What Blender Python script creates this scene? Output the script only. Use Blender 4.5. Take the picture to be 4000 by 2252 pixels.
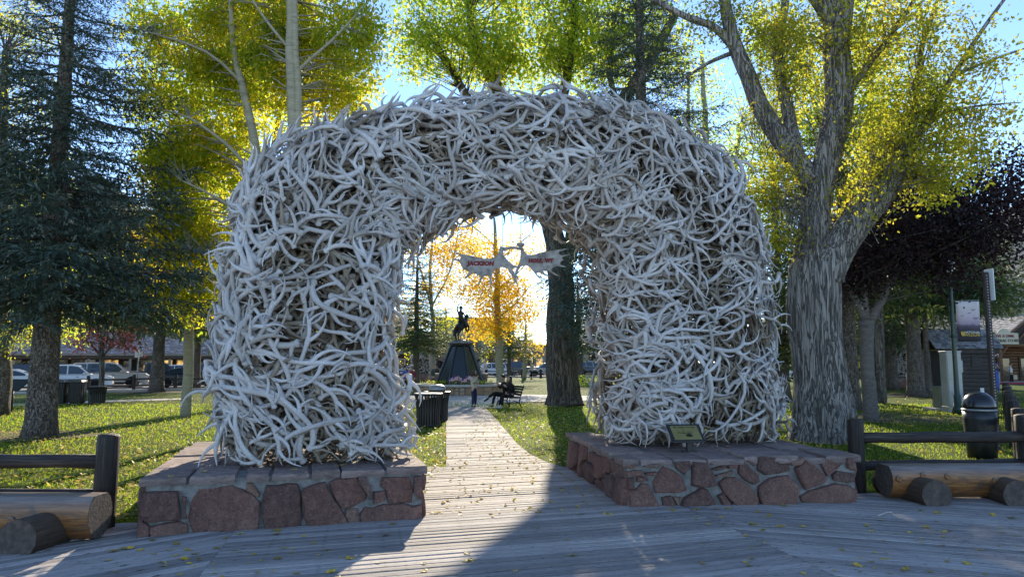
import bpy, math, random
import numpy as np
from mathutils import Vector, Matrix, noise as mnoise
from mathutils.geometry import tessellate_polygon

for o in list(bpy.data.objects):
    bpy.data.objects.remove(o)
SC = bpy.context.scene
COL = SC.collection
rad = math.radians
R = random.Random(7)

# ------------------------------------------------------------------ camera
CAM_H, PITCH, FPX = 2.0, rad(6.0), 2700.0
cam = bpy.data.objects.new('camera', bpy.data.cameras.new('camera'))
COL.objects.link(cam)
cam.location = (0, 0, CAM_H)
cam.rotation_euler = (rad(90) + PITCH, 0, 0)
cam.data.sensor_width = 36
cam.data.lens = 36 * FPX / 4000
cam.data.clip_end = 8000
SC.camera = cam

# ------------------------------------------------------------------ sky, sun, exposure
SUN_EL, SUN_AZ = rad(22.2), rad(2.4)          # ahead of the camera, a little to the right
w = bpy.data.worlds.new('World'); SC.world = w; w.use_nodes = True
nt = w.node_tree
bg = nt.nodes['Background']
sky = nt.nodes.new('ShaderNodeTexSky')
sky.sky_type = 'NISHITA'; sky.sun_disc = False
sky.sun_elevation = SUN_EL; sky.sun_rotation = SUN_AZ
sky.altitude = 1900; sky.air_density = 0.9; sky.dust_density = 0.0; sky.ozone_density = 2.2
nt.links.new(sky.outputs[0], bg.inputs[0])
bg.inputs[1].default_value = 0.10
sl = bpy.data.lights.new('sun', 'SUN'); sun = bpy.data.objects.new('sun', sl); COL.objects.link(sun)
sl.energy = 2.9; sl.angle = rad(0.53); sl.color = (1.0, 0.87, 0.66)
sdir = Vector((math.sin(SUN_AZ) * math.cos(SUN_EL), math.cos(SUN_AZ) * math.cos(SUN_EL), math.sin(SUN_EL)))
sun.rotation_euler = sdir.to_track_quat('Z', 'Y').to_euler()
sun.location = (0, 60, 40)
SC.view_settings.view_transform = 'Standard'
SC.view_settings.look = 'None'
SC.view_settings.exposure = 1.8
SC.view_settings.gamma = 1
SC.view_settings.use_curve_mapping = False
SC.render.engine = 'CYCLES'
SC.cycles.use_denoising = True
SC.cycles.max_bounces = 8; SC.cycles.diffuse_bounces = 6; SC.cycles.glossy_bounces = 2
SC.cycles.transmission_bounces = 4; SC.cycles.transparent_max_bounces = 4
SC.cycles.sample_clamp_indirect = 6

# ------------------------------------------------------------------ placing helpers
_f = Vector((0, math.cos(PITCH), math.sin(PITCH))); _u = Vector((0, -math.sin(PITCH), math.cos(PITCH)))
def ray(px, py):
    return Vector(((px - 2000) / FPX, 0, 0)) + _u * ((1126 - py) / FPX) + _f
def gp(px, py, z=0.0):
    d = ray(px, py); t = (z - CAM_H) / d.z
    return Vector((0, 0, CAM_H)) + d * t
def at(px, py, Y):
    d = ray(px, py); return Vector((0, 0, CAM_H)) + d * (Y / d.y)
def gx(px, Y, z=0.0):                       # point on height z at distance Y in the column px (near the horizon)
    p = at(px, 1410, Y); return Vector((p.x, Y, z))
def onplane(px, py, p0, n):
    d = ray(px, py); o = Vector((0, 0, CAM_H)); t = (p0 - o).dot(n) / d.dot(n)
    return o + d * t

# ------------------------------------------------------------------ object helpers
def off(o):
    v = Vector((0, 0, 0))
    while o is not None:
        v += o.location; o = o.parent
    return v
def tag(o, label=None, cat=None, group=None, kind=None):
    if label: o['label'] = label
    if cat: o['category'] = cat
    if group: o['group'] = group
    if kind: o['kind'] = kind
    return o
def thing(name, label, cat, loc=(0, 0, 0), rz=0, group=None):
    o = bpy.data.objects.new(name, None); COL.objects.link(o)
    o.location = loc; o.rotation_euler = (0, 0, rz); o.empty_display_size = .2
    return tag(o, label, cat, group)
def link(name, me, m=None, parent=None, loc=None, rz=None):
    if m is not None and len(me.materials) == 0: me.materials.append(m)
    o = bpy.data.objects.new(name, me); COL.objects.link(o)
    if parent is not None: o.parent = parent
    if loc is not None: o.location = loc
    if rz is not None: o.rotation_euler = (0, 0, rz)
    return o
def copy_tree(o, parent=None):
    c = o.copy(); COL.objects.link(c)
    if parent is not None: c.parent = parent
    for ch in list(o.children): copy_tree(ch, c)
    return c
def np_mesh(name, V, F, smooth=False):
    """V (n,3) array, F (m,k) array of equal-sized faces"""
    me = bpy.data.meshes.new(name)
    V = np.ascontiguousarray(V, dtype=np.float32); F = np.ascontiguousarray(F, dtype=np.int32)
    m, k = F.shape
    me.vertices.add(len(V)); me.vertices.foreach_set('co', V.ravel())
    me.loops.add(m * k); me.loops.foreach_set('vertex_index', F.ravel())
    me.polygons.add(m)
    me.polygons.foreach_set('loop_start', np.arange(0, m * k, k, dtype=np.int32))
    me.polygons.foreach_set('use_smooth', np.full(m, smooth, dtype=bool))
    me.update(calc_edges=True)
    return me

class MB:
    """collects shapes and links them as ONE mesh object"""
    def __init__(s): s.v = []; s.f = []; s.sm = []
    def add(s, vs, fs, smooth=False):
        n = len(s.v); s.v.extend([tuple(p) for p in vs])
        for f in fs: s.f.append(tuple(i + n for i in f)); s.sm.append(smooth)
        return s
    def box(s, c, d, rot=None, taper=1.0):
        hx, hy, hz = d[0] / 2, d[1] / 2, d[2] / 2
        vs = [Vector((x * hx * (taper if z > 0 else 1), y * hy * (taper if z > 0 else 1), z * hz)) for z in (-1, 1) for y in (-1, 1) for x in (-1, 1)]
        if rot is not None: vs = [rot @ v for v in vs]
        c = Vector(c)
        return s.add([v + c for v in vs], [(0, 2, 3, 1), (4, 5, 7, 6), (0, 1, 5, 4), (2, 6, 7, 3), (0, 4, 6, 2), (1, 3, 7, 5)])
    def bbox(s, c, d, b=.01, rot=None):
        """box with chamfered vertical and horizontal edges"""
        hx, hy, hz = d[0] / 2, d[1] / 2, d[2] / 2
        b = min(b, hx * .9, hy * .9, hz * .9)
        rings = [(-hz, b), (-hz + b, 0), (hz - b, 0), (hz, b)]
        vs = []
        for z, i in rings:
            X, Y = hx - i, hy - i
            for x, y in ((-X + b, -Y), (X - b, -Y), (X, -Y + b), (X, Y - b), (X - b, Y), (-X + b, Y), (-X, Y - b), (-X, -Y + b)):
                vs.append(Vector((x, y, z)))
        fs = [tuple(range(7, -1, -1)), tuple(range(24, 32))]
        for r in range(3):
            for k in range(8):
                a, c2 = r * 8 + k, r * 8 + (k + 1) % 8
                fs.append((a, c2, c2 + 8, a + 8))
        if rot is not None: vs = [rot @ v for v in vs]
        c = Vector(c)
        return s.add([v + c for v in vs], fs)
    def tube(s, pts, rs, n=8, caps=True, smooth=True, ridge=None, flat=None):
        pts = [Vector(p) for p in pts]
        if not hasattr(rs, '__len__'): rs = [rs] * len(pts)
        t0 = (pts[1] - pts[0]).normalized()
        ref = Vector((1, 0, 0)) if abs(t0.x) < .8 else Vector((0, 1, 0))
        u = (ref - t0 * ref.dot(t0)).normalized()
        vs, fs = [], []
        for i, p in enumerate(pts):
            t = (pts[min(i + 1, len(pts) - 1)] - pts[max(i - 1, 0)])
            t = t.normalized() if t.length > 1e-9 else t0
            u = u - t * u.dot(t)
            u = u.normalized() if u.length > 1e-6 else Vector((0, 0, 1)).cross(t).normalized()
            w2 = t.cross(u)
            for k in range(n):
                a = 2 * math.pi * k / n
                r = rs[i]
                if ridge: r *= ridge(a, p, i)
                vs.append(p + (u * math.cos(a) + w2 * math.sin(a)) * r)
        for i in range(len(pts) - 1):
            for k in range(n):
                a, b = i * n + k, i * n + (k + 1) % n
                fs.append((a, b, b + n, a + n))
        s.add(vs, fs, smooth)
        if caps:
            m = len(s.v) - len(vs)
            s.f.append(tuple(m + k for k in range(n - 1, -1, -1))); s.sm.append(False)
            s.f.append(tuple(m + (len(pts) - 1) * n + k for k in range(n))); s.sm.append(False)
        return s
    def lathe(s, prof, c=(0, 0, 0), n=16, smooth=True, sx=1, sy=1):
        """prof: list of (r, z)"""
        c = Vector(c); vs = []; fs = []
        for r, z in prof:
            for k in range(n):
                a = 2 * math.pi * k / n
                vs.append(c + Vector((r * sx * math.cos(a), r * sy * math.sin(a), z)))
        for i in range(len(prof) - 1):
            for k in range(n):
                a, b = i * n + k, i * n + (k + 1) % n
                fs.append((a, b, b + n, a + n))
        s.add(vs, fs, smooth)
        m = len(s.v) - len(vs)
        if prof[0][0] > 1e-4: s.f.append(tuple(m + k for k in range(n - 1, -1, -1))); s.sm.append(False)
        if prof[-1][0] > 1e-4: s.f.append(tuple(m + (len(prof) - 1) * n + k for k in range(n))); s.sm.append(False)
        return s
    def prism(s, poly, z0, z1):
        """poly of (x,y) ccw; extruded in z"""
        n = len(poly)
        vs = [(p[0], p[1], z0) for p in poly] + [(p[0], p[1], z1) for p in poly]
        fs = [tuple(range(n - 1, -1, -1)), tuple(range(n, 2 * n))]
        fs += [(k, (k + 1) % n, (k + 1) % n + n, k + n) for k in range(n)]
        return s.add(vs, fs)
    def slab(s, poly3, nrm, t):
        """3D polygon extruded by t along nrm (polygon may be concave: triangulated)"""
        n = len(poly3); nrm = Vector(nrm).normalized()
        P = [Vector(p) for p in poly3]
        tri = tessellate_polygon([P])
        vs = P + [p + nrm * t for p in P]
        fs = [tuple(tr) for tr in tri] + [tuple(i + n for i in tr) for tr in tri]
        fs += [(k, (k + 1) % n, (k + 1) % n + n, k + n) for k in range(n)]
        return s.add(vs, fs)
    def mesh(s, name, offset=None):
        me = bpy.data.meshes.new(name)
        v = s.v if offset is None else [(p[0] - offset.x, p[1] - offset.y, p[2] - offset.z) for p in s.v]
        me.from_pydata(v, [], s.f)
        me.polygons.foreach_set('use_smooth', s.sm)
        me.update()
        return me
    def build(s, name, m=None, parent=None, world=False, fix=True):
        me = s.mesh(name, off(parent) if (world and parent is not None) else None)
        if fix:
            import bmesh
            bm = bmesh.new(); bm.from_mesh(me); bmesh.ops.recalc_face_normals(bm, faces=bm.faces); bm.to_mesh(me); bm.free()
        return link(name, me, m, parent)

def origin_to(o, p):
    """move a top-level mesh object's origin to p without moving it"""
    p = Vector(p)
    o.data.transform(Matrix.Translation(-p)); o.location = p
    return o

# ------------------------------------------------------------------ materials
def rgba(c): return (c[0], c[1], c[2], 1)
_MC = {}
def nodes_of(m):
    m.use_nodes = True
    nt = m.node_tree
    return nt, nt.nodes['Principled BSDF']
def ramp(nt, fac, stops):
    r = nt.nodes.new('ShaderNodeValToRGB')
    e = r.color_ramp.elements
    while len(e) < len(stops): e.new(.5)
    for i, (p, c) in enumerate(stops): e[i].position = p; e[i].color = rgba(c)
    nt.links.new(fac, r.inputs[0])
    return r.outputs[0]
def coords(nt, scale=(1, 1, 1), kind='Object', rot=(0, 0, 0)):
    tc = nt.nodes.new('ShaderNodeTexCoord'); mp = nt.nodes.new('ShaderNodeMapping')
    mp.inputs['Scale'].default_value = scale; mp.inputs['Rotation'].default_value = rot
    nt.links.new(tc.outputs[kind], mp.inputs[0])
    return mp.outputs[0]
def noise_tex(nt, co, scale, detail=5, rough=.6, dist=0):
    n = nt.nodes.new('ShaderNodeTexNoise')
    n.inputs['Scale'].default_value = scale; n.inputs['Detail'].default_value = detail
    n.inputs['Roughness'].default_value = rough; n.inputs['Distortion'].default_value = dist
    nt.links.new(co, n.inputs['Vector'])
    return n.outputs['Fac']
def mixc(nt, a, b, fac, mode='MIX'):
    x = nt.nodes.new('ShaderNodeMix'); x.data_type = 'RGBA'; x.blend_type = mode
    for sck, v in ((0, fac), (6, a), (7, b)):
        if hasattr(v, 'node'): nt.links.new(v, x.inputs[sck])
        else: x.inputs[sck].default_value = v if sck == 0 else rgba(v)
    return x.outputs[2]
def math_n(nt, op, a, b=None):
    x = nt.nodes.new('ShaderNodeMath'); x.operation = op
    for i, v in enumerate((a, b)):
        if v is None: continue
        if hasattr(v, 'node'): nt.links.new(v, x.inputs[i])
        else: x.inputs[i].default_value = v
    return x.outputs[0]
def obj_rand(nt):
    return nt.nodes.new('ShaderNodeObjectInfo').outputs['Random']
def isl_rand(nt):
    return nt.nodes.new('ShaderNodeNewGeometry').outputs['Random Per Island']
def vary(nt, col, rnd, lo, hi):
    h = nt.nodes.new('ShaderNodeHueSaturation')
    mr = nt.nodes.new('ShaderNodeMapRange'); mr.inputs[3].default_value = lo; mr.inputs[4].default_value = hi
    nt.links.new(rnd, mr.inputs[0]); nt.links.new(mr.outputs[0], h.inputs['Value'])
    nt.links.new(col, h.inputs['Color'])
    return h.outputs[0]
def bump(nt, bsdf, h, strength=.4, dist=.02):
    b = nt.nodes.new('ShaderNodeBump'); b.inputs['Strength'].default_value = strength; b.inputs['Distance'].default_value = dist
    nt.links.new(h, b.inputs['Height']); nt.links.new(b.outputs[0], bsdf.inputs['Normal'])
def M(name, stops, scale=4, rough=.75, bmp=0, bscale=None, stretch=(1, 1, 1), metal=0, orand=None, irand=None, detail=6, spec=.3, kind='Object', coat=0, bdist=.02):
    """plain procedural material: noise -> colour ramp, with variation per object or island and a little relief"""
    if name in _MC: return _MC[name]
    m = bpy.data.materials.new(name); nt, b = nodes_of(m)
    if not isinstance(stops[0], tuple) or not isinstance(stops[0][1], tuple):
        c = stops; stops = [(.3, tuple(x * .82 for x in c)), (.7, tuple(min(1, x * 1.12) for x in c))]
    co = coords(nt, stretch, kind)
    n = noise_tex(nt, co, scale, detail)
    c = ramp(nt, n, stops)
    if orand: c = vary(nt, c, obj_rand(nt), *orand)
    if irand: c = vary(nt, c, isl_rand(nt), *irand)
    nt.links.new(c, b.inputs['Base Color'])
    b.inputs['Roughness'].default_value = rough; b.inputs['Metallic'].default_value = metal
    b.inputs['Specular IOR Level'].default_value = spec
    b.inputs['Coat Weight'].default_value = coat
    if bmp:
        bump(nt, b, noise_tex(nt, co, bscale or scale * 4, 6), bmp, bdist)
    _MC[name] = m
    return m
def glass_dark(name, col=(.02, .025, .03), rough=.05):
    if name in _MC: return _MC[name]
    m = bpy.data.materials.new(name); nt, b = nodes_of(m)
    b.inputs['Base Color'].default_value = rgba(col); b.inputs['Roughness'].default_value = rough
    b.inputs['Specular IOR Level'].default_value = .7
    n = noise_tex(nt, coords(nt), 1.5, 3); bump(nt, b, n, .05, .05)
    _MC[name] = m
    return m
def leaf_mat(name, stops, clump=.5, trans=.55, tstops=None, mixrand=.6):
    """leaves: colour from a random value per leaf mixed with a slow noise over the crown; light passes through them"""
    if name in _MC: return _MC[name]
    m = bpy.data.materials.new(name); nt, b = nodes_of(m)
    n = noise_tex(nt, coords(nt), clump, 3, .5)
    n2 = nt.nodes.new('ShaderNodeMapRange'); n2.inputs[1].default_value = .3; n2.inputs[2].default_value = .7
    nt.links.new(n, n2.inputs[0])
    f = math_n(nt, 'ADD', math_n(nt, 'MULTIPLY', isl_rand(nt), mixrand), math_n(nt, 'MULTIPLY', n2.outputs[0], 1 - mixrand))
    c = ramp(nt, f, stops)
    c2 = ramp(nt, f, tstops or [(p, tuple(min(1, x * 1.7) for x in q)) for p, q in stops])
    d = nt.nodes.new('ShaderNodeBsdfPrincipled'); d.inputs['Roughness'].default_value = .55; d.inputs['Specular IOR Level'].default_value = .25
    nt.links.new(c, d.inputs['Base Color'])
    t = nt.nodes.new('ShaderNodeBsdfTranslucent'); nt.links.new(c2, t.inputs[0])
    mx = nt.nodes.new('ShaderNodeMixShader'); mx.inputs[0].default_value = trans
    nt.links.new(d.outputs[0], mx.inputs[1]); nt.links.new(t.outputs[0], mx.inputs[2])
    nt.links.new(mx.outputs[0], nt.nodes['Material Output'].inputs[0])
    _MC[name] = m
    return m
def bark_mat(name, stops, sc=9, st=(1, 1, .16), rough=.9, bmp=.9, furrow=True):
    if name in _MC: return _MC[name]
    m = bpy.data.materials.new(name); nt, b = nodes_of(m)
    co = coords(nt, st)
    n = noise_tex(nt, co, sc, 8, .65, 1.2)
    n2 = noise_tex(nt, coords(nt), 1.3, 4)
    fur = math_n(nt, 'ABSOLUTE', math_n(nt, 'SUBTRACT', noise_tex(nt, co, sc * .62, 5, .6, 1.6), .5))      # long dark furrows where this crosses zero
    furm = nt.nodes.new('ShaderNodeMapRange'); furm.inputs[1].default_value = .0; furm.inputs[2].default_value = .05; nt.links.new(fur, furm.inputs[0])
    c = ramp(nt, n, stops)
    if furrow: c = mixc(nt, stops[0][1], c, furm.outputs[0]); n = math_n(nt, 'ADD', math_n(nt, 'MULTIPLY', n, .5), furm.outputs[0])
    c = mixc(nt, c, tuple(x * .6 for x in stops[-1][1]), math_n(nt, 'MULTIPLY', n2, .5))
    nt.links.new(c, b.inputs['Base Color']); b.inputs['Roughness'].default_value = rough
    b.inputs['Specular IOR Level'].default_value = .15
    bump(nt, b, n, bmp, .05)
    _MC[name] = m
    return m
# ================================================================== SETTING: ground, boardwalk, streets, hills
lawn_m = bpy.data.materials.new('lawn_turf'); nt_, b_ = nodes_of(lawn_m)
co_ = coords(nt_)
n1 = noise_tex(nt_, co_, .35, 4); n2 = noise_tex(nt_, co_, 9, 8, .75); n3 = noise_tex(nt_, co_, 60, 4, .7)
c_ = ramp(nt_, n1, [(.3, (.06, .105, .010)), (.6, (.09, .14, .012)), (.75, (.12, .135, .022))])
c_ = mixc(nt_, c_, (.035, .065, .008), math_n(nt_, 'MULTIPLY', n2, .6))
c_ = mixc(nt_, c_, (.16, .20, .025), math_n(nt_, 'MULTIPLY', math_n(nt_, 'GREATER_THAN', n3, .56), .55))
nt_.links.new(c_, b_.inputs['Base Color']); b_.inputs['Roughness'].default_value = .9; b_.inputs['Specular IOR Level'].default_value = .1
bump(nt_, b_, n3, 1.0, .06)

dirt_m = M('bare_soil', [(.3, (.05, .035, .022)), (.7, (.12, .085, .055))], 6, .95, .8, 30)
asphalt_m = M('asphalt', [(.3, (.14, .135, .13)), (.7, (.22, .215, .205))], 2.5, .9, .4, 120)
concrete_m = M('concrete', [(.3, (.36, .34, .31)), (.7, (.48, .46, .42))], 1.2, .9, .3, 60)
plank_m = bpy.data.materials.new('weathered_plank'); nt_, b_ = nodes_of(plank_m)
co_ = coords(nt_, (.55, 9, 9))
n1 = noise_tex(nt_, co_, 3.0, 10, .72, .6); n2 = noise_tex(nt_, coords(nt_, (.25, 1, 1)), 3.1, 5); n3 = noise_tex(nt_, coords(nt_, (4, 22, 22)), 2.4, 4, .6)
c_ = ramp(nt_, n1, [(.25, (.15, .125, .115)), (.42, (.34, .305, .29)), (.55, (.48, .44, .415)), (.8, (.58, .54, .52))])
c_ = mixc(nt_, c_, (.15, .13, .115), math_n(nt_, 'MULTIPLY', n2, .55))
c_ = mixc(nt_, c_, (.07, .06, .05), math_n(nt_, 'MULTIPLY', math_n(nt_, 'GREATER_THAN', n3, .63), .8))
c_ = vary(nt_, c_, obj_rand(nt_), .62, 1.25)
nt_.links.new(c_, b_.inputs['Base Color']); b_.inputs['Roughness'].default_value = .8; b_.inputs['Specular IOR Level'].default_value = .2
bump(nt_, b_, n1, .55, .02)
plank2_m = plank_m.copy(); plank2_m.name = 'weathered_plank_far'
for nd in plank2_m.node_tree.nodes:      # far planks are joined: vary them per island instead
    if nd.type == 'OBJECT_INFO':
        g = plank2_m.node_tree.nodes.new('ShaderNodeNewGeometry')
        for l in list(plank2_m.node_tree.links):
            if l.from_node == nd: plank2_m.node_tree.links.new(g.outputs['Random Per Island'], l.to_socket)
under_m = M('dark_underside', [(.3, (.006, .005, .005)), (.7, (.016, .013, .011))], 5)  # near-black tone that paints the shade below the planks

def plain(name, poly, z, m, kind='structure', label=None, cat=None, sub=0):
    me = bpy.data.meshes.new(name)
    P = [Vector((p[0], p[1], z)) for p in poly]
    tri = tessellate_polygon([P])
    me.from_pydata([tuple(p) for p in P], [], [tuple(t) for t in tri]); me.update()
    import bmesh
    bm = bmesh.new(); bm.from_mesh(me); bmesh.ops.recalc_face_normals(bm, faces=bm.faces)
    for f in bm.faces:
        if f.normal.z < 0: f.normal_flip()
    bm.to_mesh(me); bm.free()
    return tag(link(name, me, m), label, cat, None, kind)

plain('ground', [(-900, -60), (900, -60), (900, 900), (-900, 900)], -.03, M('ground_soil', [(.3, (.06, .06, .03)), (.7, (.12, .11, .06))], .05, .95))
# lawn sheet, gently uneven
nx, ny = 120, 110
xs = np.linspace(-42, 42, nx); ys = np.linspace(8.2, 86, ny)
X, Yg = np.meshgrid(xs, ys)
def lawn_z(x, y): return .012 * math.sin(x * .7 + 1) * math.sin(y * .5) if y > 12 else 0.0
Z = np.array([[lawn_z(a, b) for a in xs] for b in ys])
V = np.stack([X.ravel(), Yg.ravel(), Z.ravel() - .008], 1)
i0 = (np.arange(ny - 1)[:, None] * nx + np.arange(nx - 1)[None, :]).ravel()
tag(link('lawn', np_mesh('lawn', V, np.stack([i0, i0 + 1, i0 + nx + 1, i0 + nx], 1), True), lawn_m), kind='structure')

# ---- boardwalk
def clip(poly, a, b):
    """keep the part of a polygon left of the line a->b"""
    out = []
    for i in range(len(poly)):
        p, q = poly[i], poly[(i + 1) % len(poly)]
        sp = (b[0] - a[0]) * (p[1] - a[1]) - (b[1] - a[1]) * (p[0] - a[0])
        sq = (b[0] - a[0]) * (q[1] - a[1]) - (b[1] - a[1]) * (q[0] - a[0])
        if sp >= 0: out.append(p)
        if (sp > 0) != (sq > 0) and abs(sp - sq) > 1e-9:
            t = sp / (sp - sq); out.append((p[0] + (q[0] - p[0]) * t, p[1] + (q[1] - p[1]) * t))
    return out
board = thing('boardwalk', None, None, (0, 0, 0)); board['kind'] = 'structure'
PW, GAP, PTH = .142, .019, .035
DEG = {'l': 43.0, 'c': 16.4, 'r': -19.0}
def xy(p): return (p[0], p[1])
ML0, ML1 = gp(925, 2048), gp(770, 2252); ML1 = ML0 + (ML1 - ML0) * ((2.2 - ML0.y) / (ML1.y - ML0.y))
MR0, MR1 = gp(2660, 1990), gp(3230, 2252); MR1 = MR0 + (MR1 - MR0) * ((2.2 - MR0.y) / (MR1.y - MR0.y))
LF0, LF1 = gp(560, 2100), gp(1645, 2030)          # left plinth front edge on the boards
RF0, RF1 = gp(2452, 1985), gp(3342, 1965)         # right plinth front edge
RB0 = gp(2226, 1828)                              # right plinth rear left corner
LE = (Vector((LF0.x, LF0.y + .25, 0)))
regions = {
    'l': [xy(ML0 + Vector((.0, .25, 0))), (-4.6, 8.75), (-16, 8.75), (-16, 2.2), xy(ML1)],
    'c': [xy(ML0 + Vector((0, .25, 0))), xy(ML1), xy(MR1), xy(MR0 + Vector((0, .3, 0))), xy(RF0 + Vector((0.1, .4, 0))), xy(LF1 + Vector((0, .4, 0)))],
    'r': [xy(MR1), (16, 2.2), (16, 11.2), (4.9, 10.6), xy(MR0 + Vector((0, .35, 0)))],
}
def ccw(p):
    a = sum(p[i][0] * p[(i + 1) % len(p)][1] - p[(i + 1) % len(p)][0] * p[i][1] for i in range(len(p)))
    return p if a > 0 else p[::-1]
def hull_clip(strip, conv):
    for i in range(len(conv)):
        strip = clip(strip, conv[i], conv[(i + 1) % len(conv)])
        if len(strip) < 3: return []
    return strip
far_mb = MB(); n_pl = 0
def lay(conv, deg, ylim=10.4):
    """planks across a convex piece of ground; near ones one by one"""
    global n_pl
    conv = ccw(conv); a = rad(deg); dx, dy = math.cos(a), math.sin(a)
    ss = [-p[0] * dy + p[1] * dx for p in conv]; uu = [p[0] * dx + p[1] * dy for p in conv]
    k0, k1 = math.floor(min(ss) / PW), math.ceil(max(ss) / PW)
    for k in range(k0, k1 + 1):
        s0 = k * PW + GAP / 2; s1 = s0 + PW - GAP + R.uniform(-.003, .002)
        def wp(u, s): return (u * dx - s * dy, u * dy + s * dx)
        u0, u1 = min(uu) - 1, max(uu) + 1
        poly = hull_clip([wp(u0, s0), wp(u1, s0), wp(u1, s1), wp(u0, s1)], conv)
        if len(poly) < 3: continue
        loc = [((p[0] * dx + p[1] * dy), (-p[0] * dy + p[1] * dx)) for p in poly]
        cu = sum(p[0] for p in loc) / len(loc); cs = (s0 + s1) / 2
        c = wp(cu, cs); zt = R.uniform(-.004, .003); tilt = R.uniform(-.003, .003)
        if max(p[0] for p in loc) - min(p[0] for p in loc) < .08: continue
        pl = ccw([(p[0] - cu, p[1] - cs) for p in loc])
        mb = MB()
        n = len(pl); bev = .006
        ctr = (0, 0)
        ins = [(p[0] - math.copysign(min(bev, abs(p[0]) * .5), p[0]), p[1] - math.copysign(min(bev, abs(p[1]) * .5), p[1])) for p in pl]
        vs = [(p[0], p[1], -PTH) for p in pl] + [(p[0], p[1], zt - .005 + tilt * (1 if p[1] > 0 else -1)) for p in pl] + [(p[0], p[1], zt + tilt * (1 if p[1] > 0 else -1)) for p in ins]
        fs = [tuple(range(2 * n, 3 * n))] + [(i, (i + 1) % n, (i + 1) % n + n, i + n) for i in range(n)] + [(i + n, (i + 1) % n + n, (i + 1) % n + 2 * n, i + 2 * n) for i in range(n)]
        if c[1] < ylim and n_pl < 290:
            mb.add(vs, fs)
            o = link('plank', mb.mesh('plank'), plank_m, board, (c[0], c[1], 0), a); n_pl += 1
        else:
            ca, sa = math.cos(a), math.sin(a)
            far_mb.add([(c[0] + v[0] * ca - v[1] * sa, c[1] + v[0] * sa + v[1] * ca, v[2]) for v in vs], fs)
def lay_all():
    lay(regions['l'], DEG['l'])
    # centre: two convex pieces
    C = regions['c']
    lay([C[0], C[1], C[2], C[3], C[4]], DEG['c'])
    lay([C[0], C[4], C[5]], DEG['c'])
    lay(regions['r'], DEG['r'])
    # between the plinths and on along the path
    P = lambda x, y: xy(gp(x, y))
    lay([xy(LF1 + Vector((0, .4, 0))), C[4], P(2262, 1838), P(2200, 1828), P(1560, 1828)], DEG['c'])
    rows = [(1828, 2200), (1806, 2130), (1778, 2070), (1735, 2020), (1690, 1981), (1645, 1943), (1590, 1893)]
    for (ya, xa), (yb, xb) in zip(rows, rows[1:]): lay([P(1742, ya), P(xa, ya), P(xb, yb), P(1742, yb)], DEG['c'])
lay_all()
fm = far_mb.build('plank_run', plank2_m, board, fix=False); fm['kind'] = 'stuff'
bu = MB(); bu.prism(ccw([(-16, 2.2), (16, 2.2), (16, 11.2), (4.9, 10.6), xy(RF0 + Vector((.1, .5, 0))), xy(gp(2250, 1840)), xy(gp(2200, 1828)), xy(gp(2130, 1806)), xy(gp(2070, 1778)), xy(gp(2020, 1735)), xy(gp(1893, 1592)),
    xy(gp(1744, 1592)), xy(gp(1744, 1826)), xy(LF1 + Vector((-.3, .4, 0))), xy(LF0 + Vector((0, .3, 0))), (-4.6, 8.74), (-16, 8.74)]), -.12, -PTH - .002)
ub = MB(); poly_ = [Vector((p[0], p[1], -PTH)) for p in [(-16, 2.2), (16, 2.2), (16, 11.2), (4.9, 10.6), xy(RF0 + Vector((.1, .5, 0))), xy(gp(2250, 1840)), xy(gp(2200, 1828)), xy(gp(2130, 1806)), xy(gp(2070, 1778)), xy(gp(2020, 1735)), xy(gp(1893, 1592)),
    xy(gp(1744, 1592)), xy(gp(1744, 1826)), xy(LF1 + Vector((-.3, .4, 0))), xy(LF0 + Vector((0, .3, 0))), (-4.6, 8.74), (-16, 8.74)]]
# near-black sheet painting the shade in the gaps between planks: raise a thin bed just over the lawn sheet
P_ = [Vector((p.x, p.y, -.002)) for p in poly_]
ub.add(P_, [tuple(t) for t in tessellate_polygon([P_])])
# planks stand 10-14 mm proud of the bed
for o in list(board.children):
    if o.name.startswith('plank'): o.location.z += .034
bed = ub.build('gap_shade_sheet', under_m, board)
for p in bed.data.polygons:
    if p.normal.z < 0: p.flip()

plain('street', [(-60, -55), (60, -55), (60, 1.9), (-60, 1.9)], -.012, concrete_m)  # unseen street behind the camera, added in pale concrete to bounce sunlight forward
# ---- concrete walks
plain('concrete_path', [xy(gp(1560, 1592)), xy(gp(1960, 1592)), xy(gp(1960, 1572)), xy(gx(2440, 37)), xy(gx(2440, 39.5)), xy(gp(2060, 1540)), xy(gp(1640, 1538)), xy(gp(1480, 1560))], .006, concrete_m)
plain('side_path', [xy(gx(-300, 29)), xy(gx(440, 34.5)), xy(gx(760, 37)), xy(gx(760, 38.4)), xy(gx(430, 36)), xy(gx(-300, 30.6))], .006, concrete_m)
plain('mulch_bed', [(-13.5 + 2.3 * math.cos(t), 18.9 + 1.5 * math.sin(t)) for t in np.linspace(0, 6.28, 18)[:-1]], .008, dirt_m)
plain('mulch_bed', [(gx(2205, 32).x + 1.5 * math.cos(t), 32 + 1.3 * math.sin(t)) for t in np.linspace(0, 6.28, 18)[:-1]], .008, dirt_m)
plain('mulch_bed', [(gx(3420, 25).x + 3.2 * math.cos(t), 25 + 2.4 * math.sin(t)) for t in np.linspace(0, 6.28, 18)[:-1]], .008, dirt_m)
plain('mulch_bed', [(gx(3585, 41).x + 3 * math.cos(t), 41 + 2 * math.sin(t)) for t in np.linspace(0, 6.28, 18)[:-1]], .008, dirt_m)
plain('mulch_bed', [(gx(620, 46).x + 2.6 * math.cos(t), 45.3 + 1.4 * math.sin(t)) for t in np.linspace(0, 6.28, 18)[:-1]], .008, dirt_m)
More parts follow.
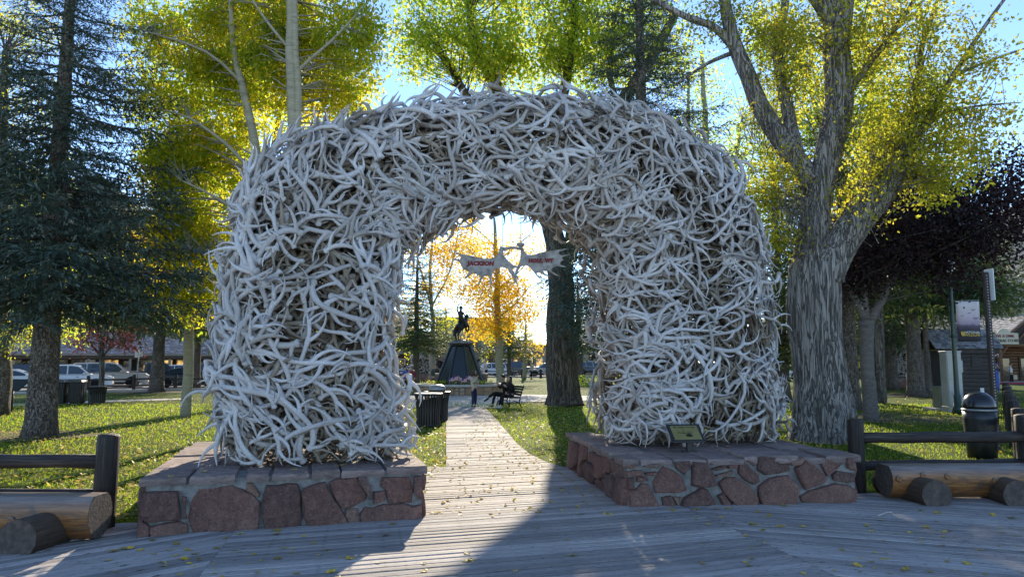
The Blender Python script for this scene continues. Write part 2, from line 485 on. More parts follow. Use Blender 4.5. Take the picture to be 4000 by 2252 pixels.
# ---- streets
def fY(px): return 42.5 + 7 * px / 830.0      # the rail fence along the street at the left
SL0, SL1 = gx(-700, fY(-700)), gx(1500, fY(1500))
ld = (SL1 - SL0).normalized(); ln = Vector((-ld.y, ld.x, 0))
plain('street', [xy(SL0 + ln * 1.2 - ld * 40), xy(SL1 + ln * 1.2), xy(SL1 + ln * 21), xy(SL0 + ln * 21 - ld * 40)], .012, asphalt_m)
plain('street', [(-22, 87.5), (60, 87.5), (60, 104), (-22, 104)], .012, asphalt_m)
plain('sidewalk', [(-22, 104), (60, 104), (60, 110), (-22, 110)], .14, concrete_m)
plain('sidewalk', [xy(SL0 + ln * 21 - ld * 40), xy(SL1 + ln * 21), xy(SL1 + ln * 25), xy(SL0 + ln * 25 - ld * 40)], .14, concrete_m)
def kerb(a, b, name='kerb'):
    d = (b - a); L = d.length; d.normalize(); n = Vector((-d.y, d.x, 0))
    mb = MB(); c = (a + b) / 2
    mb.bbox((c.x, c.y, .07), (L, .18, .16), .02, Matrix.Rotation(math.atan2(d.y, d.x), 3, 'Z'))
    tag(mb.build(name, concrete_m), kind='structure')
kerb(SL0 + ln * 1.1 - ld * 40, SL1 + ln * 1.1); kerb(Vector((-22, 87.4, 0)), Vector((60, 87.4, 0))); kerb(Vector((-22, 104, 0)), Vector((60, 104, 0)))
# street on the right, running away from the corner
SR0, SR1 = Vector((12.6, 12, 0)), Vector((39.5, 50, 0))
plain('street', [(12.9, 11), (33.2, 41), (39, 52), (60, 84), (110, 84), (60, 20), (40, 8)], .012, asphalt_m)
plain('sidewalk', [(36, 62), (90, 62), (90, 70), (36, 70)], .14, concrete_m)
# ---- wooded hills
def hill(name, pts, m, seedv):
    """pts: ridge line as (x, y, z) from one end to the other; slopes down towards the viewer"""
    nseg = 60; rows = 14; vs = []; fs = []
    for j in range(rows):
        t = j / (rows - 1)
        for i in range(nseg):
            s = i / (nseg - 1) * (len(pts) - 1); k = min(int(s), len(pts) - 2); fr = s - k
            p = Vector(pts[k]).lerp(Vector(pts[k + 1]), fr)
            base = Vector((p.x * .62, p.y * .62, 0))
            q = base.lerp(p, t)
            q.z = p.z * (t ** .85) + mnoise.noise(Vector((q.x * .02 + seedv, q.y * .02, t * 3))) * p.z * .10 * t
            vs.append(q)
    for j in range(rows - 1):
        for i in range(nseg - 1):
            a = j * nseg + i; fs.append((a, a + 1, a + nseg + 1, a + nseg))
    mb = MB(); mb.add(vs, fs, True)
    return tag(mb.build(name, m), kind='structure')
hill('hill', [(-900, 500, 170), (-620, 640, 210), (-420, 700, 180), (-240, 760, 110), (-90, 800, 30)], M('forest_hill', [(.35, (.05, .075, .055)), (.6, (.11, .125, .09)), (.75, (.2, .19, .15))], .035, .95, .8, .2, detail=10), 3)
hill('hill', [(250, 560, 20), (340, 480, 110), (430, 430, 170), (560, 420, 200), (760, 360, 150)], M('dry_hill', [(.35, (.16, .145, .11)), (.6, (.28, .25, .20)), (.75, (.36, .33, .27))], .03, .95, .8, .15, detail=10), 9)
# ================================================================== ANTLER ARCH
bone_m = bpy.data.materials.new('weathered_antler'); nt_, b_ = nodes_of(bone_m)
co_ = coords(nt_)
n1 = noise_tex(nt_, coords(nt_, (1.2, 1.2, 1.2)), 3.2, 5); n2 = noise_tex(nt_, co_, 38, 6, .7)
c_ = ramp(nt_, n1, [(.25, (.45, .40, .36)), (.45, (.63, .60, .585)), (.7, (.75, .735, .73))])
c_ = mixc(nt_, c_, (.26, .22, .19), math_n(nt_, 'MULTIPLY', math_n(nt_, 'POWER', n2, 2.0), 1.1))
c_ = mixc(nt_, c_, (.40, .33, .25), math_n(nt_, 'MULTIPLY', math_n(nt_, 'POWER', obj_rand(nt_), 4.0), .55))
c_ = vary(nt_, c_, obj_rand(nt_), 1.08, .74)
nt_.links.new(c_, b_.inputs['Base Color']); b_.inputs['Roughness'].default_value = .62; b_.inputs['Specular IOR Level'].default_value = .3
bump(nt_, b_, n2, .35, .01)
bone2_m = bpy.data.materials.new('inner_antler'); nt_, b_ = nodes_of(bone2_m)  # unbleached tan bone, with the shade of the gaps darkened into its colour
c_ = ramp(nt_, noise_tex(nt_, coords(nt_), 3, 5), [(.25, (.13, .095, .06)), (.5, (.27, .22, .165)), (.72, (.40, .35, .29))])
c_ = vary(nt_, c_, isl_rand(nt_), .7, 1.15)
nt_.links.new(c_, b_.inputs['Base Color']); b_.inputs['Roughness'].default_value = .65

def tube_pts(P, r, n, ell=1.0):
    """numpy tube: P (k,3), r (k) -> verts, quad faces (with a pinched tip)"""
    P = np.asarray(P, float); k = len(P)
    T = np.gradient(P, axis=0); T /= np.linalg.norm(T, axis=1)[:, None]
    u = np.array([0, 0, 1.0]); 
    if abs(T[0] @ u) > .9: u = np.array([1.0, 0, 0])
    V = []
    for i in range(k):
        u = u - T[i] * (u @ T[i]); u /= np.linalg.norm(u); w_ = np.cross(T[i], u)
        a = np.arange(n) * 2 * np.pi / n
        V.append(P[i] + (np.cos(a)[:, None] * u * ell + np.sin(a)[:, None] * w_) * r[i])
    V = np.concatenate(V)
    a = (np.arange(k - 1)[:, None] * n + np.arange(n)[None, :]).ravel()
    b = (np.arange(k - 1)[:, None] * n + (np.arange(n)[None, :] + 1) % n).ravel()
    return V, np.stack([a, b, b + n, a + n], 1)

def antler_template(seed, hi=True):
    rg = np.random.RandomState(seed)
    ns = 8 if hi else 5; kb = 17 if hi else 9; kt = 8 if hi else 4
    L = rg.uniform(1.05, 1.6)
    s = np.linspace(0, 1, kb)
    curv = rg.uniform(1.5, 2.9); th0 = -curv * .5
    th = th0 + curv * s + (.55 * np.sin(s * 6.3 + rg.uniform(-.6, .6)) * rg.uniform(.4, 1.2))
    ds = L / (kb - 1)
    x = np.concatenate([[0], np.cumsum(np.cos(th[:-1]) * ds)]); y = np.concatenate([[0], np.cumsum(np.sin(th[:-1]) * ds)])
    z = -.6 * (s - .5) ** 2 * L + .035 * np.sin(s * 5 + rg.uniform(0, 6))
    P = np.stack([x, y, z], 1)
    tin = [(.035, .36, 1.1, .35), (.16, .34, .95, -.3), (.42, .34, .9, .2), (.68, .46, .75, -.12), (.86, .34, .72, .25)]
    if rg.rand() < .45: tin.pop(rg.randint(1, 3))
    if rg.rand() < .35: tin.append((.93, .22, .7, -.3))
    r = .0345 * (1 - .34 * s) * rg.uniform(.85, 1.12)
    for tt in tin[1:]: r = r + .011 * np.exp(-((s - tt[0]) / .05) ** 2)
    r[-1] = .006; r[-2] *= .62; r[-3] *= .85
    parts = [tube_pts(P, r, ns, 1.0)]
    for (ts, tl, ta, tz) in tin:
        tl *= rg.uniform(.7, 1.25); ts = min(.95, ts + rg.uniform(-.02, .03))
        i = ts * (kb - 1); i0 = int(i); fr = i - i0
        p0 = P[i0] * (1 - fr) + P[min(i0 + 1, kb - 1)] * fr
        tdir = th[i0]; rb = np.interp(ts, s, r)
        q = np.linspace(0, 1, kt) ** (1.25 if hi else 1); a0 = tdir - ta * rg.uniform(.9, 1.35); bend = rg.uniform(1.0, 2.0) * (1 if rg.rand() < .85 else -.6)
        ang = a0 + bend * q
        dt = np.diff(q) * tl
        tx = p0[0] + np.concatenate([[0], np.cumsum(np.cos(ang[:-1]) * dt)]); ty = p0[1] + np.concatenate([[0], np.cumsum(np.sin(ang[:-1]) * dt)])
        tzz = p0[2] + tz * tl * (q - .9 * q * q) * rg.uniform(.4, 1.2)
        rr = np.maximum(.005, min(rb, .036) * .80 * (1 - q ** 1.6 * .88)); rr[0] = rb * 1.08; rr[1] = max(rr[1], rb * .86)
        parts.append(tube_pts(np.stack([tx, ty, tzz], 1), rr, ns))
    t = P[1] - P[0]; t /= np.linalg.norm(t)
    R0 = r[0]
    bp = [P[0] + t * d for d in (.05, .02, .0, -.016, -.019)]
    br = [R0 * 1.0, R0 * 1.28, R0 * 1.36, R0 * 1.15, .002]
    nb = 12 if hi else 6
    Vb, Fb = tube_pts(np.array(bp), br, nb)
    if hi: Vb = Vb + (rg.rand(len(Vb), 1) - .5) * .008
    parts.append((Vb, Fb))
    Vs, Fs, n0 = [], [], 0
    for v, f in parts: Vs.append(v); Fs.append(f + n0); n0 += len(v)
    V = np.concatenate(Vs); F = np.concatenate(Fs)
    V -= (P[kb // 2] * .8 + P[0] * .1 + P[-1] * .1)
    return V, F
HI = [antler_template(100 + i) for i in range(16)]
LO = [antler_template(300 + i, False) for i in range(12)]
HI_ME = []
for V, F in HI:
    me = np_mesh('antler', V, F, True); me.materials.append(bone_m); HI_ME.append(me)

# arch frame: u along the front, v to the rear
ARCH_A = rad(16.4)
UX = Vector((math.cos(ARCH_A), math.sin(ARCH_A), 0)); VX = Vector((-math.sin(ARCH_A), math.cos(ARCH_A), 0))
AO = Vector((0.2, 11.05, 0))
def to_uz(px, py):
    p = onplane(px, py, AO, VX); return ((p - AO).dot(UX), p.z)
CAP_Z = .66
# pairs of outer and inner outline points of the arch in the photograph, from the left foot over the top to the right foot
PAIRS = [((833, 1790), (1590, 1760)), ((822, 1640), (1578, 1600)), ((830, 1480), (1560, 1450)), ((848, 1300), (1553, 1290)), ((862, 1120), (1556, 1130)), ((880, 960), (1572, 1010)),
         ((905, 800), (1612, 920)), ((990, 610), (1680, 868)), ((1170, 455), (1760, 850)), ((1420, 365), (1830, 842)), ((1700, 322), (1920, 838)), ((1990, 308), (2010, 838)),
         ((2260, 318), (2100, 845)), ((2490, 372), (2180, 862)), ((2690, 475), (2260, 895)), ((2845, 600), (2325, 945)), ((2915, 770), (2352, 1030)), ((2958, 940), (2362, 1120)),
         ((2990, 1110), (2362, 1230)), ((3008, 1290), (2362, 1350)), ((3022, 1470), (2366, 1490)), ((3040, 1610), (2372, 1620)), ((3046, 1690), (2378, 1700))]
pathC, pathN, pathH = [], [], []
for o_, i_ in PAIRS:
    a, b = to_uz(*o_), to_uz(*i_)
    a, b = Vector(a), Vector(b)
    a.y -= .42 * min(1, max(0, (a.y - 4.2) / 1.4))          # the crown's own thickness carries it up again
    pathC.append((a + b) / 2); pathN.append((a - b).normalized()); pathH.append((a - b).length / 2)
NP = len(PAIRS)
def sect(t):
    s = max(0, min(NP - 1.001, t * (NP - 1))); k = int(s); f = s - k
    return pathC[k].lerp(pathC[k + 1], f), pathN[k].lerp(pathN[k + 1], f).normalized(), pathH[k] * (1 - f) + pathH[k + 1] * f
def arch_point(t, phi, inset):
    """phi 0 = outer side, 90 = rear, 180 = inner side, 270 = front"""
    C, N, h = sect(t)
    up = min(1, max(0, (C.y - 2.5) / 2.5))
    hd = 1.28 - .22 * up
    h2 = max(.1, h - .10 - inset); hd2 = max(.1, hd - .10 - inset)
    e = .62
    c, s_ = math.cos(phi), math.sin(phi)
    cc = math.copysign(abs(c) ** e, c); ss = math.copysign(abs(s_) ** e, s_)
    uz = C + N * (h2 * cc); v = hd2 * ss + .38 * min(1, max(0, (t - .55) / .25))
    p = AO + UX * uz.x + VX * v + Vector((0, 0, uz.y))
    nn = (UX * N.x + Vector((0, 0, N.y))) * (math.copysign(abs(c) ** (2 - e), c) / h2) + VX * (math.copysign(abs(s_) ** (2 - e), s_) / hd2)
    return p, nn.normalized()
arch = thing('antler_arch', 'large arch of interlocked bleached elk antlers standing on two stone plinths', 'arch', AO)
ra = random.Random(21)
def antler_matrix(p, n, sc, ang, tilt1, tilt2, mirror):
    n = Vector(n); ref = Vector((0, 0, 1)) if abs(n.z) < .9 else UX
    e1 = ref.cross(n).normalized(); e2 = n.cross(e1)
    d = e1 * math.cos(ang) + e2 * math.sin(ang)
    z = (n + d * tilt1 + d.cross(n) * tilt2).normalized()
    x = (d - z * d.dot(z)).normalized(); y = z.cross(x)
    if mirror: y = -y
    m = Matrix(((x.x, y.x, z.x, p.x), (x.y, y.y, z.y, p.y), (x.z, y.z, z.z, p.z), (0, 0, 0, 1)))
    return m @ Matrix.Diagonal((sc, sc, sc, 1))
spots = []          # (front-ness, matrix, layer)
def scatter(n, inset, jit, phis, tr=(0, 1), layer=0, sc=(.8, 1.1)):
    for i in range(n):
        t = tr[0] + (tr[1] - tr[0]) * (i + ra.random()) / n
        C, N, h = sect(t)
        phi = rad(ra.uniform(*phis[ra.randrange(len(phis))]))
        p, nn = arch_point(t, phi, inset + ra.uniform(-jit, jit))
        if p.z < CAP_Z + .1: p.z = CAP_Z + ra.uniform(.05, .3)
        ang = ra.gauss(0, .75) if ra.random() < .6 else ra.uniform(0, 6.28)
        if ra.random() < .5: ang += math.pi
        m = antler_matrix(p, nn, ra.uniform(*sc), ang, ra.gauss(0, .13), ra.gauss(0, .2), ra.random() < .5)
        spots.append((layer, m, p, nn))
FRONT = [(205, 335)]
scatter(480, .04, .07, FRONT, layer=0)
scatter(270, .05, .07, [(-25, 25), (155, 205), (-40, 40)], layer=1)
scatter(60, .06, .06, [(-30, 30)], tr=(.28, .72), layer=1)
scatter(200, .04, .07, [(40, 140)], layer=1)
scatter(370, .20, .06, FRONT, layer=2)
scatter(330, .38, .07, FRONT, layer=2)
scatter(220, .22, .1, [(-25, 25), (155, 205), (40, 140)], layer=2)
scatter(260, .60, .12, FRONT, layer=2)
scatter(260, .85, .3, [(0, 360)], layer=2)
# the upper arm carries a wider, looser fringe of tines
def zmin_fix(m, V):
    M3 = np.array(m)
    z = V @ M3[2, :3] + M3[2, 3]
    zm = z.min()
    if zm < CAP_Z + .012: m = Matrix.Translation((0, 0, CAP_Z + .012 - zm)) @ m
    return m
parts_n = 0; accV, accF, n0 = [], [], 0; accV1, accF1, n1_ = [], [], 0
camv = Vector((0, 0, CAM_H))
for layer, m, p, nn in spots:
    if layer == 0 and parts_n < 300:
        k = ra.randrange(len(HI)); m = zmin_fix(m, HI[k][0])
        o = link('antler', HI_ME[k], None, arch); o.matrix_local = Matrix.Translation(-AO) @ m; parts_n += 1
    else:
        T = HI if (layer <= 1 and (camv - p).normalized().dot(nn) > -.25 and ra.random() < .3) else LO
        k = ra.randrange(len(T)); V, F = T[k]; m = zmin_fix(m, V)
        A = np.array(m); W = V @ A[:3, :3].T + A[:3, 3]
        if layer <= 1: accV1.append(W); accF1.append(F + n1_); n1_ += len(W)
        else: accV.append(W); accF.append(F + n0); n0 += len(W)
aoff = np.array(AO)
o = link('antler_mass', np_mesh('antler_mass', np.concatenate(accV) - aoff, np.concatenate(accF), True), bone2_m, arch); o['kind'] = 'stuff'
bone3_m = bone_m.copy(); bone3_m.name = 'weathered_antler_joined'
for nd in list(bone3_m.node_tree.nodes):
    if nd.type == 'OBJECT_INFO':
        g = bone3_m.node_tree.nodes.new('ShaderNodeNewGeometry')
        for l in list(bone3_m.node_tree.links):
            if l.from_node == nd: bone3_m.node_tree.links.new(g.outputs['Random Per Island'], l.to_socket)
o = link('antler_fringe', np_mesh('antler_fringe', np.concatenate(accV1) - aoff, np.concatenate(accF1), True), bone3_m, arch); o['kind'] = 'stuff'
# ================================================================== STONE PLINTHS
stone_m = bpy.data.materials.new('red_sandstone'); nt_, b_ = nodes_of(stone_m)
co_ = coords(nt_)
n1 = noise_tex(nt_, co_, 5, 8, .7, .8); n2 = noise_tex(nt_, co_, 45, 6, .75); n3 = noise_tex(nt_, co_, 1.7, 3)
c_ = ramp(nt_, n1, [(.28, (.07, .04, .036)), (.42, (.17, .088, .072)), (.55, (.28, .15, .118)), (.68, (.42, .26, .20)), (.8, (.52, .39, .32))])
oi = nt_.nodes.new('ShaderNodeObjectInfo')
c_ = mixc(nt_, c_, ramp(nt_, oi.outputs['Random'], [(0, (.09, .07, .068)), (.2, (.16, .095, .082)), (.45, (.25, .135, .11)), (.7, (.30, .17, .135)), (.86, (.46, .32, .23)), (1, (.12, .10, .10))]), .45)
c_ = mixc(nt_, c_, (.055, .042, .04), math_n(nt_, 'MULTIPLY', math_n(nt_, 'GREATER_THAN', n2, .57), .65))
c_ = mixc(nt_, c_, (.50, .42, .37), math_n(nt_, 'MULTIPLY', math_n(nt_, 'LESS_THAN', n2, .38), .6))
nt_.links.new(c_, b_.inputs['Base Color']); b_.inputs['Roughness'].default_value = .85; b_.inputs['Specular IOR Level'].default_value = .2
bump(nt_, b_, math_n(nt_, 'ADD', n1, math_n(nt_, 'MULTIPLY', n2, .6)), 1.0, .06)
mortar_m = M('mortar', [(.3, (.13, .125, .118)), (.7, (.33, .32, .30))], 9, .95, .9, 55)
cap_m = bpy.data.materials.new('cap_flagstone'); nt_, b_ = nodes_of(cap_m)
co_ = coords(nt_, (1, 1, 4)); n1 = noise_tex(nt_, co_, 4, 9, .7, 1.0); n2 = noise_tex(nt_, co_, 30, 5, .7)
c_ = ramp(nt_, n1, [(.3, (.11, .08, .07)), (.45, (.23, .165, .145)), (.6, (.36, .27, .235)), (.8, (.46, .38, .33))])
c_ = mixc(nt_, c_, (.07, .06, .06), math_n(nt_, 'MULTIPLY', n2, .5)); c_ = vary(nt_, c_, obj_rand(nt_), .8, 1.2)
nt_.links.new(c_, b_.inputs['Base Color']); b_.inputs['Roughness'].default_value = .85
bump(nt_, b_, n1, .9, .04)

def c1(p): return [(520 + x * .27586, 1720 + y * .27586) for x, y in p]
def c2(p): return [(1080 + x * .27586, 1680 + y * .27586) for x, y in p]
def c3(p): return [(2200 + x * .24824, 1660 + y * .24824) for x, y in p]
def c4(p): return [(2760 + x * .24824, 1660 + y * .24824) for x, y in p]
rs_ = random.Random(5)
def stone(parent, pts, n, name='stone', th=.05):
    """pts: 3D outline on the mortar face; n: outward normal"""
    n = Vector(n).normalized()
    P = [Vector(p) for p in pts]; out = []
    for i in range(len(P)):
        a, b = P[i], P[(i + 1) % len(P)]
        L = (b - a).length; k = max(1, min(4, int(L / .11)))
        e = (b - a).normalized(); sd = e.cross(n)
        for j in range(k):
            q = a.lerp(b, j / k)
            if j: q += sd * rs_.uniform(-.018, .018)
            else:                                   # round the corner a little
                q = q.lerp((P[i - 1] + b) / 2, .06)
            out.append(q)
    m = len(out); c = sum(out, Vector()) / m
    out = [c + (q - c) * (1 + .016 / max(.08, (q - c).length)) for q in out]
    for q in out: q.z = max(q.z, .006)
    t = th * rs_.uniform(.8, 1.9); skew = Vector((rs_.uniform(-.12, .12), rs_.uniform(-.12, .12), rs_.uniform(-.12, .12)))
    vs = []
    for k, (d, s) in enumerate(((-.06, 1.0), (t * .45, 1.0), (t * .85, .955), (t * 1.0, .86), (t * 1.08, .5))):
        for q in out:
            r = c + (q - c) * s
            wob = (mnoise.noise(r * 5 + Vector((11, 3, k))) * .018 + mnoise.noise(r * 16) * .008) if k > 1 else 0
            vs.append(r + n * (d + wob + ((r - c).dot(skew) if k > 0 else 0)))
    vs.append(c + n * t * 1.08)
    fs = []
    for k in range(4):
        for i in range(m):
            a, b = k * m + i, k * m + (i + 1) % m
            fs.append((a, b, b + m, a + m))
    for i in range(m): fs.append((4 * m + i, 4 * m + (i + 1) % m, 5 * m))
    mb = MB(); mb.add([v - c for v in vs], fs, False)
    o = mb.build(name, stone_m, parent); o.location = c - off(parent)
    return o
def cap(parent, a, b, inn, depth, z=.575, th=.085, over=.05, name='cap_stone'):
    """slab along an edge a-b (plan), reaching depth inwards"""
    d = (b - a); L = d.length; d.normalize()
    k = max(2, int(L / .16)); pts = []
    for i in range(k + 1): pts.append(a + d * (L * i / k) - inn * (over + rs_.uniform(-.025, .025)))
    kb = max(1, k // 2)
    for i in range(kb + 1): pts.append(b - d * (L * i / kb) + inn * (depth + rs_.uniform(-.08, .06)))
    c = sum(pts, Vector()) / len(pts); m = len(pts); t = th * rs_.uniform(.8, 1.2); zz = rs_.uniform(-.008, .008)
    vs = []
    for (dz, s) in ((0, .985), (t * .3, 1.0), (t * .8, .995), (t, .96)):
        for q in pts:
            r = c + (q - c) * s
            vs.append((r.x - c.x, r.y - c.y, z + zz + dz + (mnoise.noise(Vector((r.x * 3, r.y * 3, dz * 9))) * .012 if dz else 0)))
    fs = [tuple(range(m - 1, -1, -1)), tuple(range(3 * m, 4 * m))]
    for k2 in range(3):
        for i in range(m): fs.append((k2 * m + i, k2 * m + (i + 1) % m, (k2 + 1) * m + (i + 1) % m, (k2 + 1) * m + i))
    mb = MB(); mb.add(vs, fs)
    o = mb.build(name, cap_m, parent); o.location = Vector((c.x, c.y, 0)) - off(parent)
    return o
def random_face(parent, a, b, n, z1=.57):
    """irregular stones over a wall face a-b where the photograph shows little"""
    d = (b - a); L = d.length; d.normalize(); x = .03
    while x < L - .1:
        w_ = min(rs_.uniform(.3, .65), L - x - .03)
        cuts = [.02, rs_.uniform(.22, .38), z1] if rs_.random() < .75 else [.02, z1]
        for i in range(len(cuts) - 1):
            z0_, z1_ = cuts[i] + .015, cuts[i + 1] - .015
            j = lambda: rs_.uniform(-.03, .03)
            x0, x1 = x + .015, x + w_ - .015
            stone(parent, [a + d * (x0 + .05) + Vector((0, 0, z0_)), a + d * (x1 + j()) + Vector((0, 0, z0_)), a + d * x1 + Vector((0, 0, (z0_ + z1_) / 2)), a + d * (x1 - .04) + Vector((0, 0, z1_)), a + d * (x0 + abs(j())) + Vector((0, 0, z1_)), a + d * x0 + Vector((0, 0, (z0_ + z1_) / 2 + j()))], n)
        x += w_
def plinth(label, A, B, Cc, D, front, side, caps_f, caps_l, caps_r):
    """A front left, B front right, Cc rear right, D rear left (plan points)"""
    t = thing('stone_plinth', label, 'plinth', ((A.x + B.x + Cc.x + D.x) / 4, (A.y + B.y + Cc.y + D.y) / 4, 0), 0, 'stone plinths of the near antler arch')
    ctr = Vector((t.location.x, t.location.y, 0))
    mb = MB(); mb.prism([(p.x, p.y) for p in (A, B, Cc, D)], -.03, .628); mb.build('mortar', mortar_m, t, world=True)
    def outn(p, q):
        d = (q - p).normalized(); n = Vector((d.y, -d.x, 0)); return n if n.dot(p - ctr) > 0 else -n
    nf = outn(A, B)
    for poly in front: stone(t, [onplane(x, y, A, nf) for x, y in poly], nf)
    nl = outn(A, D)
    if side:
        for poly in side: stone(t, [onplane(x, y, A, nl) for x, y in poly], nl)
    else: random_face(t, D, A, nl)
    random_face(t, B, Cc, outn(B, Cc)); random_face(t, Cc, D, outn(Cc, D))
    for x0, x1, dp in caps_f:
        a = A + (B - A) * x0; b = A + (B - A) * x1
        cap(t, a, b, -nf, dp)
    for s0, s1, dp in caps_l: cap(t, A + (D - A) * s0, A + (D - A) * s1, -nl, dp)
    for s0, s1, dp in caps_r: cap(t, B + (Cc - B) * s0, B + (Cc - B) * s1, -outn(B, Cc), dp)
    # broad flags under the antlers and along the rear
    e1 = (B - A); e2 = (D - A)
    for i in range(3):
        for j in range(3):
            u0, u1 = .20 + i * .2 + .006, .20 + (i + 1) * .2 - .006; v0, v1 = .18 + j * .265, .18 + (j + 1) * .265 - .008
            q = [A + e1 * u0 + e2 * v0, A + e1 * u1 + e2 * v0, A + e1 * u1 + e2 * v1, A + e1 * u0 + e2 * v1]
            c = sum(q, Vector()) / 4
            mb = MB(); mb.prism(ccw([((p.x - c.x) + rs_.uniform(-.02, .02), (p.y - c.y) + rs_.uniform(-.02, .02)) for p in q]), .585, .645 + rs_.uniform(-.006, .006))
            o = mb.build('flagstone', cap_m, t); o.location = Vector((c.x, c.y, 0)) - off(t)
    return t
A, B = Vector((LF0.x, LF0.y, 0)), Vector((LF1.x, LF1.y, 0))
plinth('low red sandstone plinth nearest the camera, under the leg beside the short log bench', A, B, B + VX * 3.9, A + VX * 3.9,
    [c1([(150, 730), (640, 710), (660, 1000), (660, 1110), (220, 1140), (150, 1080), (110, 1000), (135, 850)]), c1([(140, 1140), (200, 1180), (245, 1220), (240, 1385), (70, 1390), (90, 1220)]),
     c1([(260, 1215), (640, 1140), (770, 1180), (780, 1355), (330, 1380), (260, 1300)]), c1([(920, 680), (1400, 640), (1560, 700), (1780, 870), (1780, 1270), (850, 1340), (830, 1180), (795, 1080), (805, 900), (855, 790)]),
     c1([(705, 790), (760, 800), (765, 1090), (715, 1080)]), c1([(1625, 600), (1700, 610), (1790, 740), (1770, 790), (1610, 690)]), [(1040, 1893), (1165, 1890), (1173, 1928), (1173, 2057), (1038, 2067), (1025, 1960)],
     c2([(380, 830), (690, 730), (750, 880), (890, 1090), (1040, 1330), (460, 1385), (400, 1080), (365, 900)]), c2([(740, 730), (1130, 660), (1290, 930), (1280, 980), (1090, 1080), (930, 1085), (850, 960)]),
     c2([(1150, 650), (1260, 650), (1340, 900), (1320, 970), (1180, 740)]), c2([(1380, 870), (1530, 850), (1520, 970), (1470, 1000), (1385, 1020)]), c2([(1500, 660), (1880, 650), (1910, 1020), (1580, 1025), (1560, 830), (1480, 770)]),
     c2([(1945, 650), (2040, 640), (2045, 960), (1990, 930), (1945, 860)]), c2([(990, 1110), (1150, 1105), (1145, 1290), (1060, 1300), (985, 1200)]), c2([(1250, 1080), (1640, 1055), (2040, 1040), (2035, 1150), (2055, 1280), (1180, 1330), (1180, 1180)])],
    None, [(-.02, .135, .75), (.145, .30, .8), (.34, .42, .7), (.43, .565, .85), (.575, .68, .75), (.685, .85, .8), (.86, 1.02, .7)],
    [(.2, .5, .7), (.51, .78, .6), (.79, 1.02, .7)], [(.19, .45, .62), (.46, .7, .65), (.71, 1.02, .6)])
A, B = Vector((RF0.x, RF0.y, 0)), Vector((RF1.x, RF1.y, 0)); D = Vector((RB0.x, RB0.y, 0))
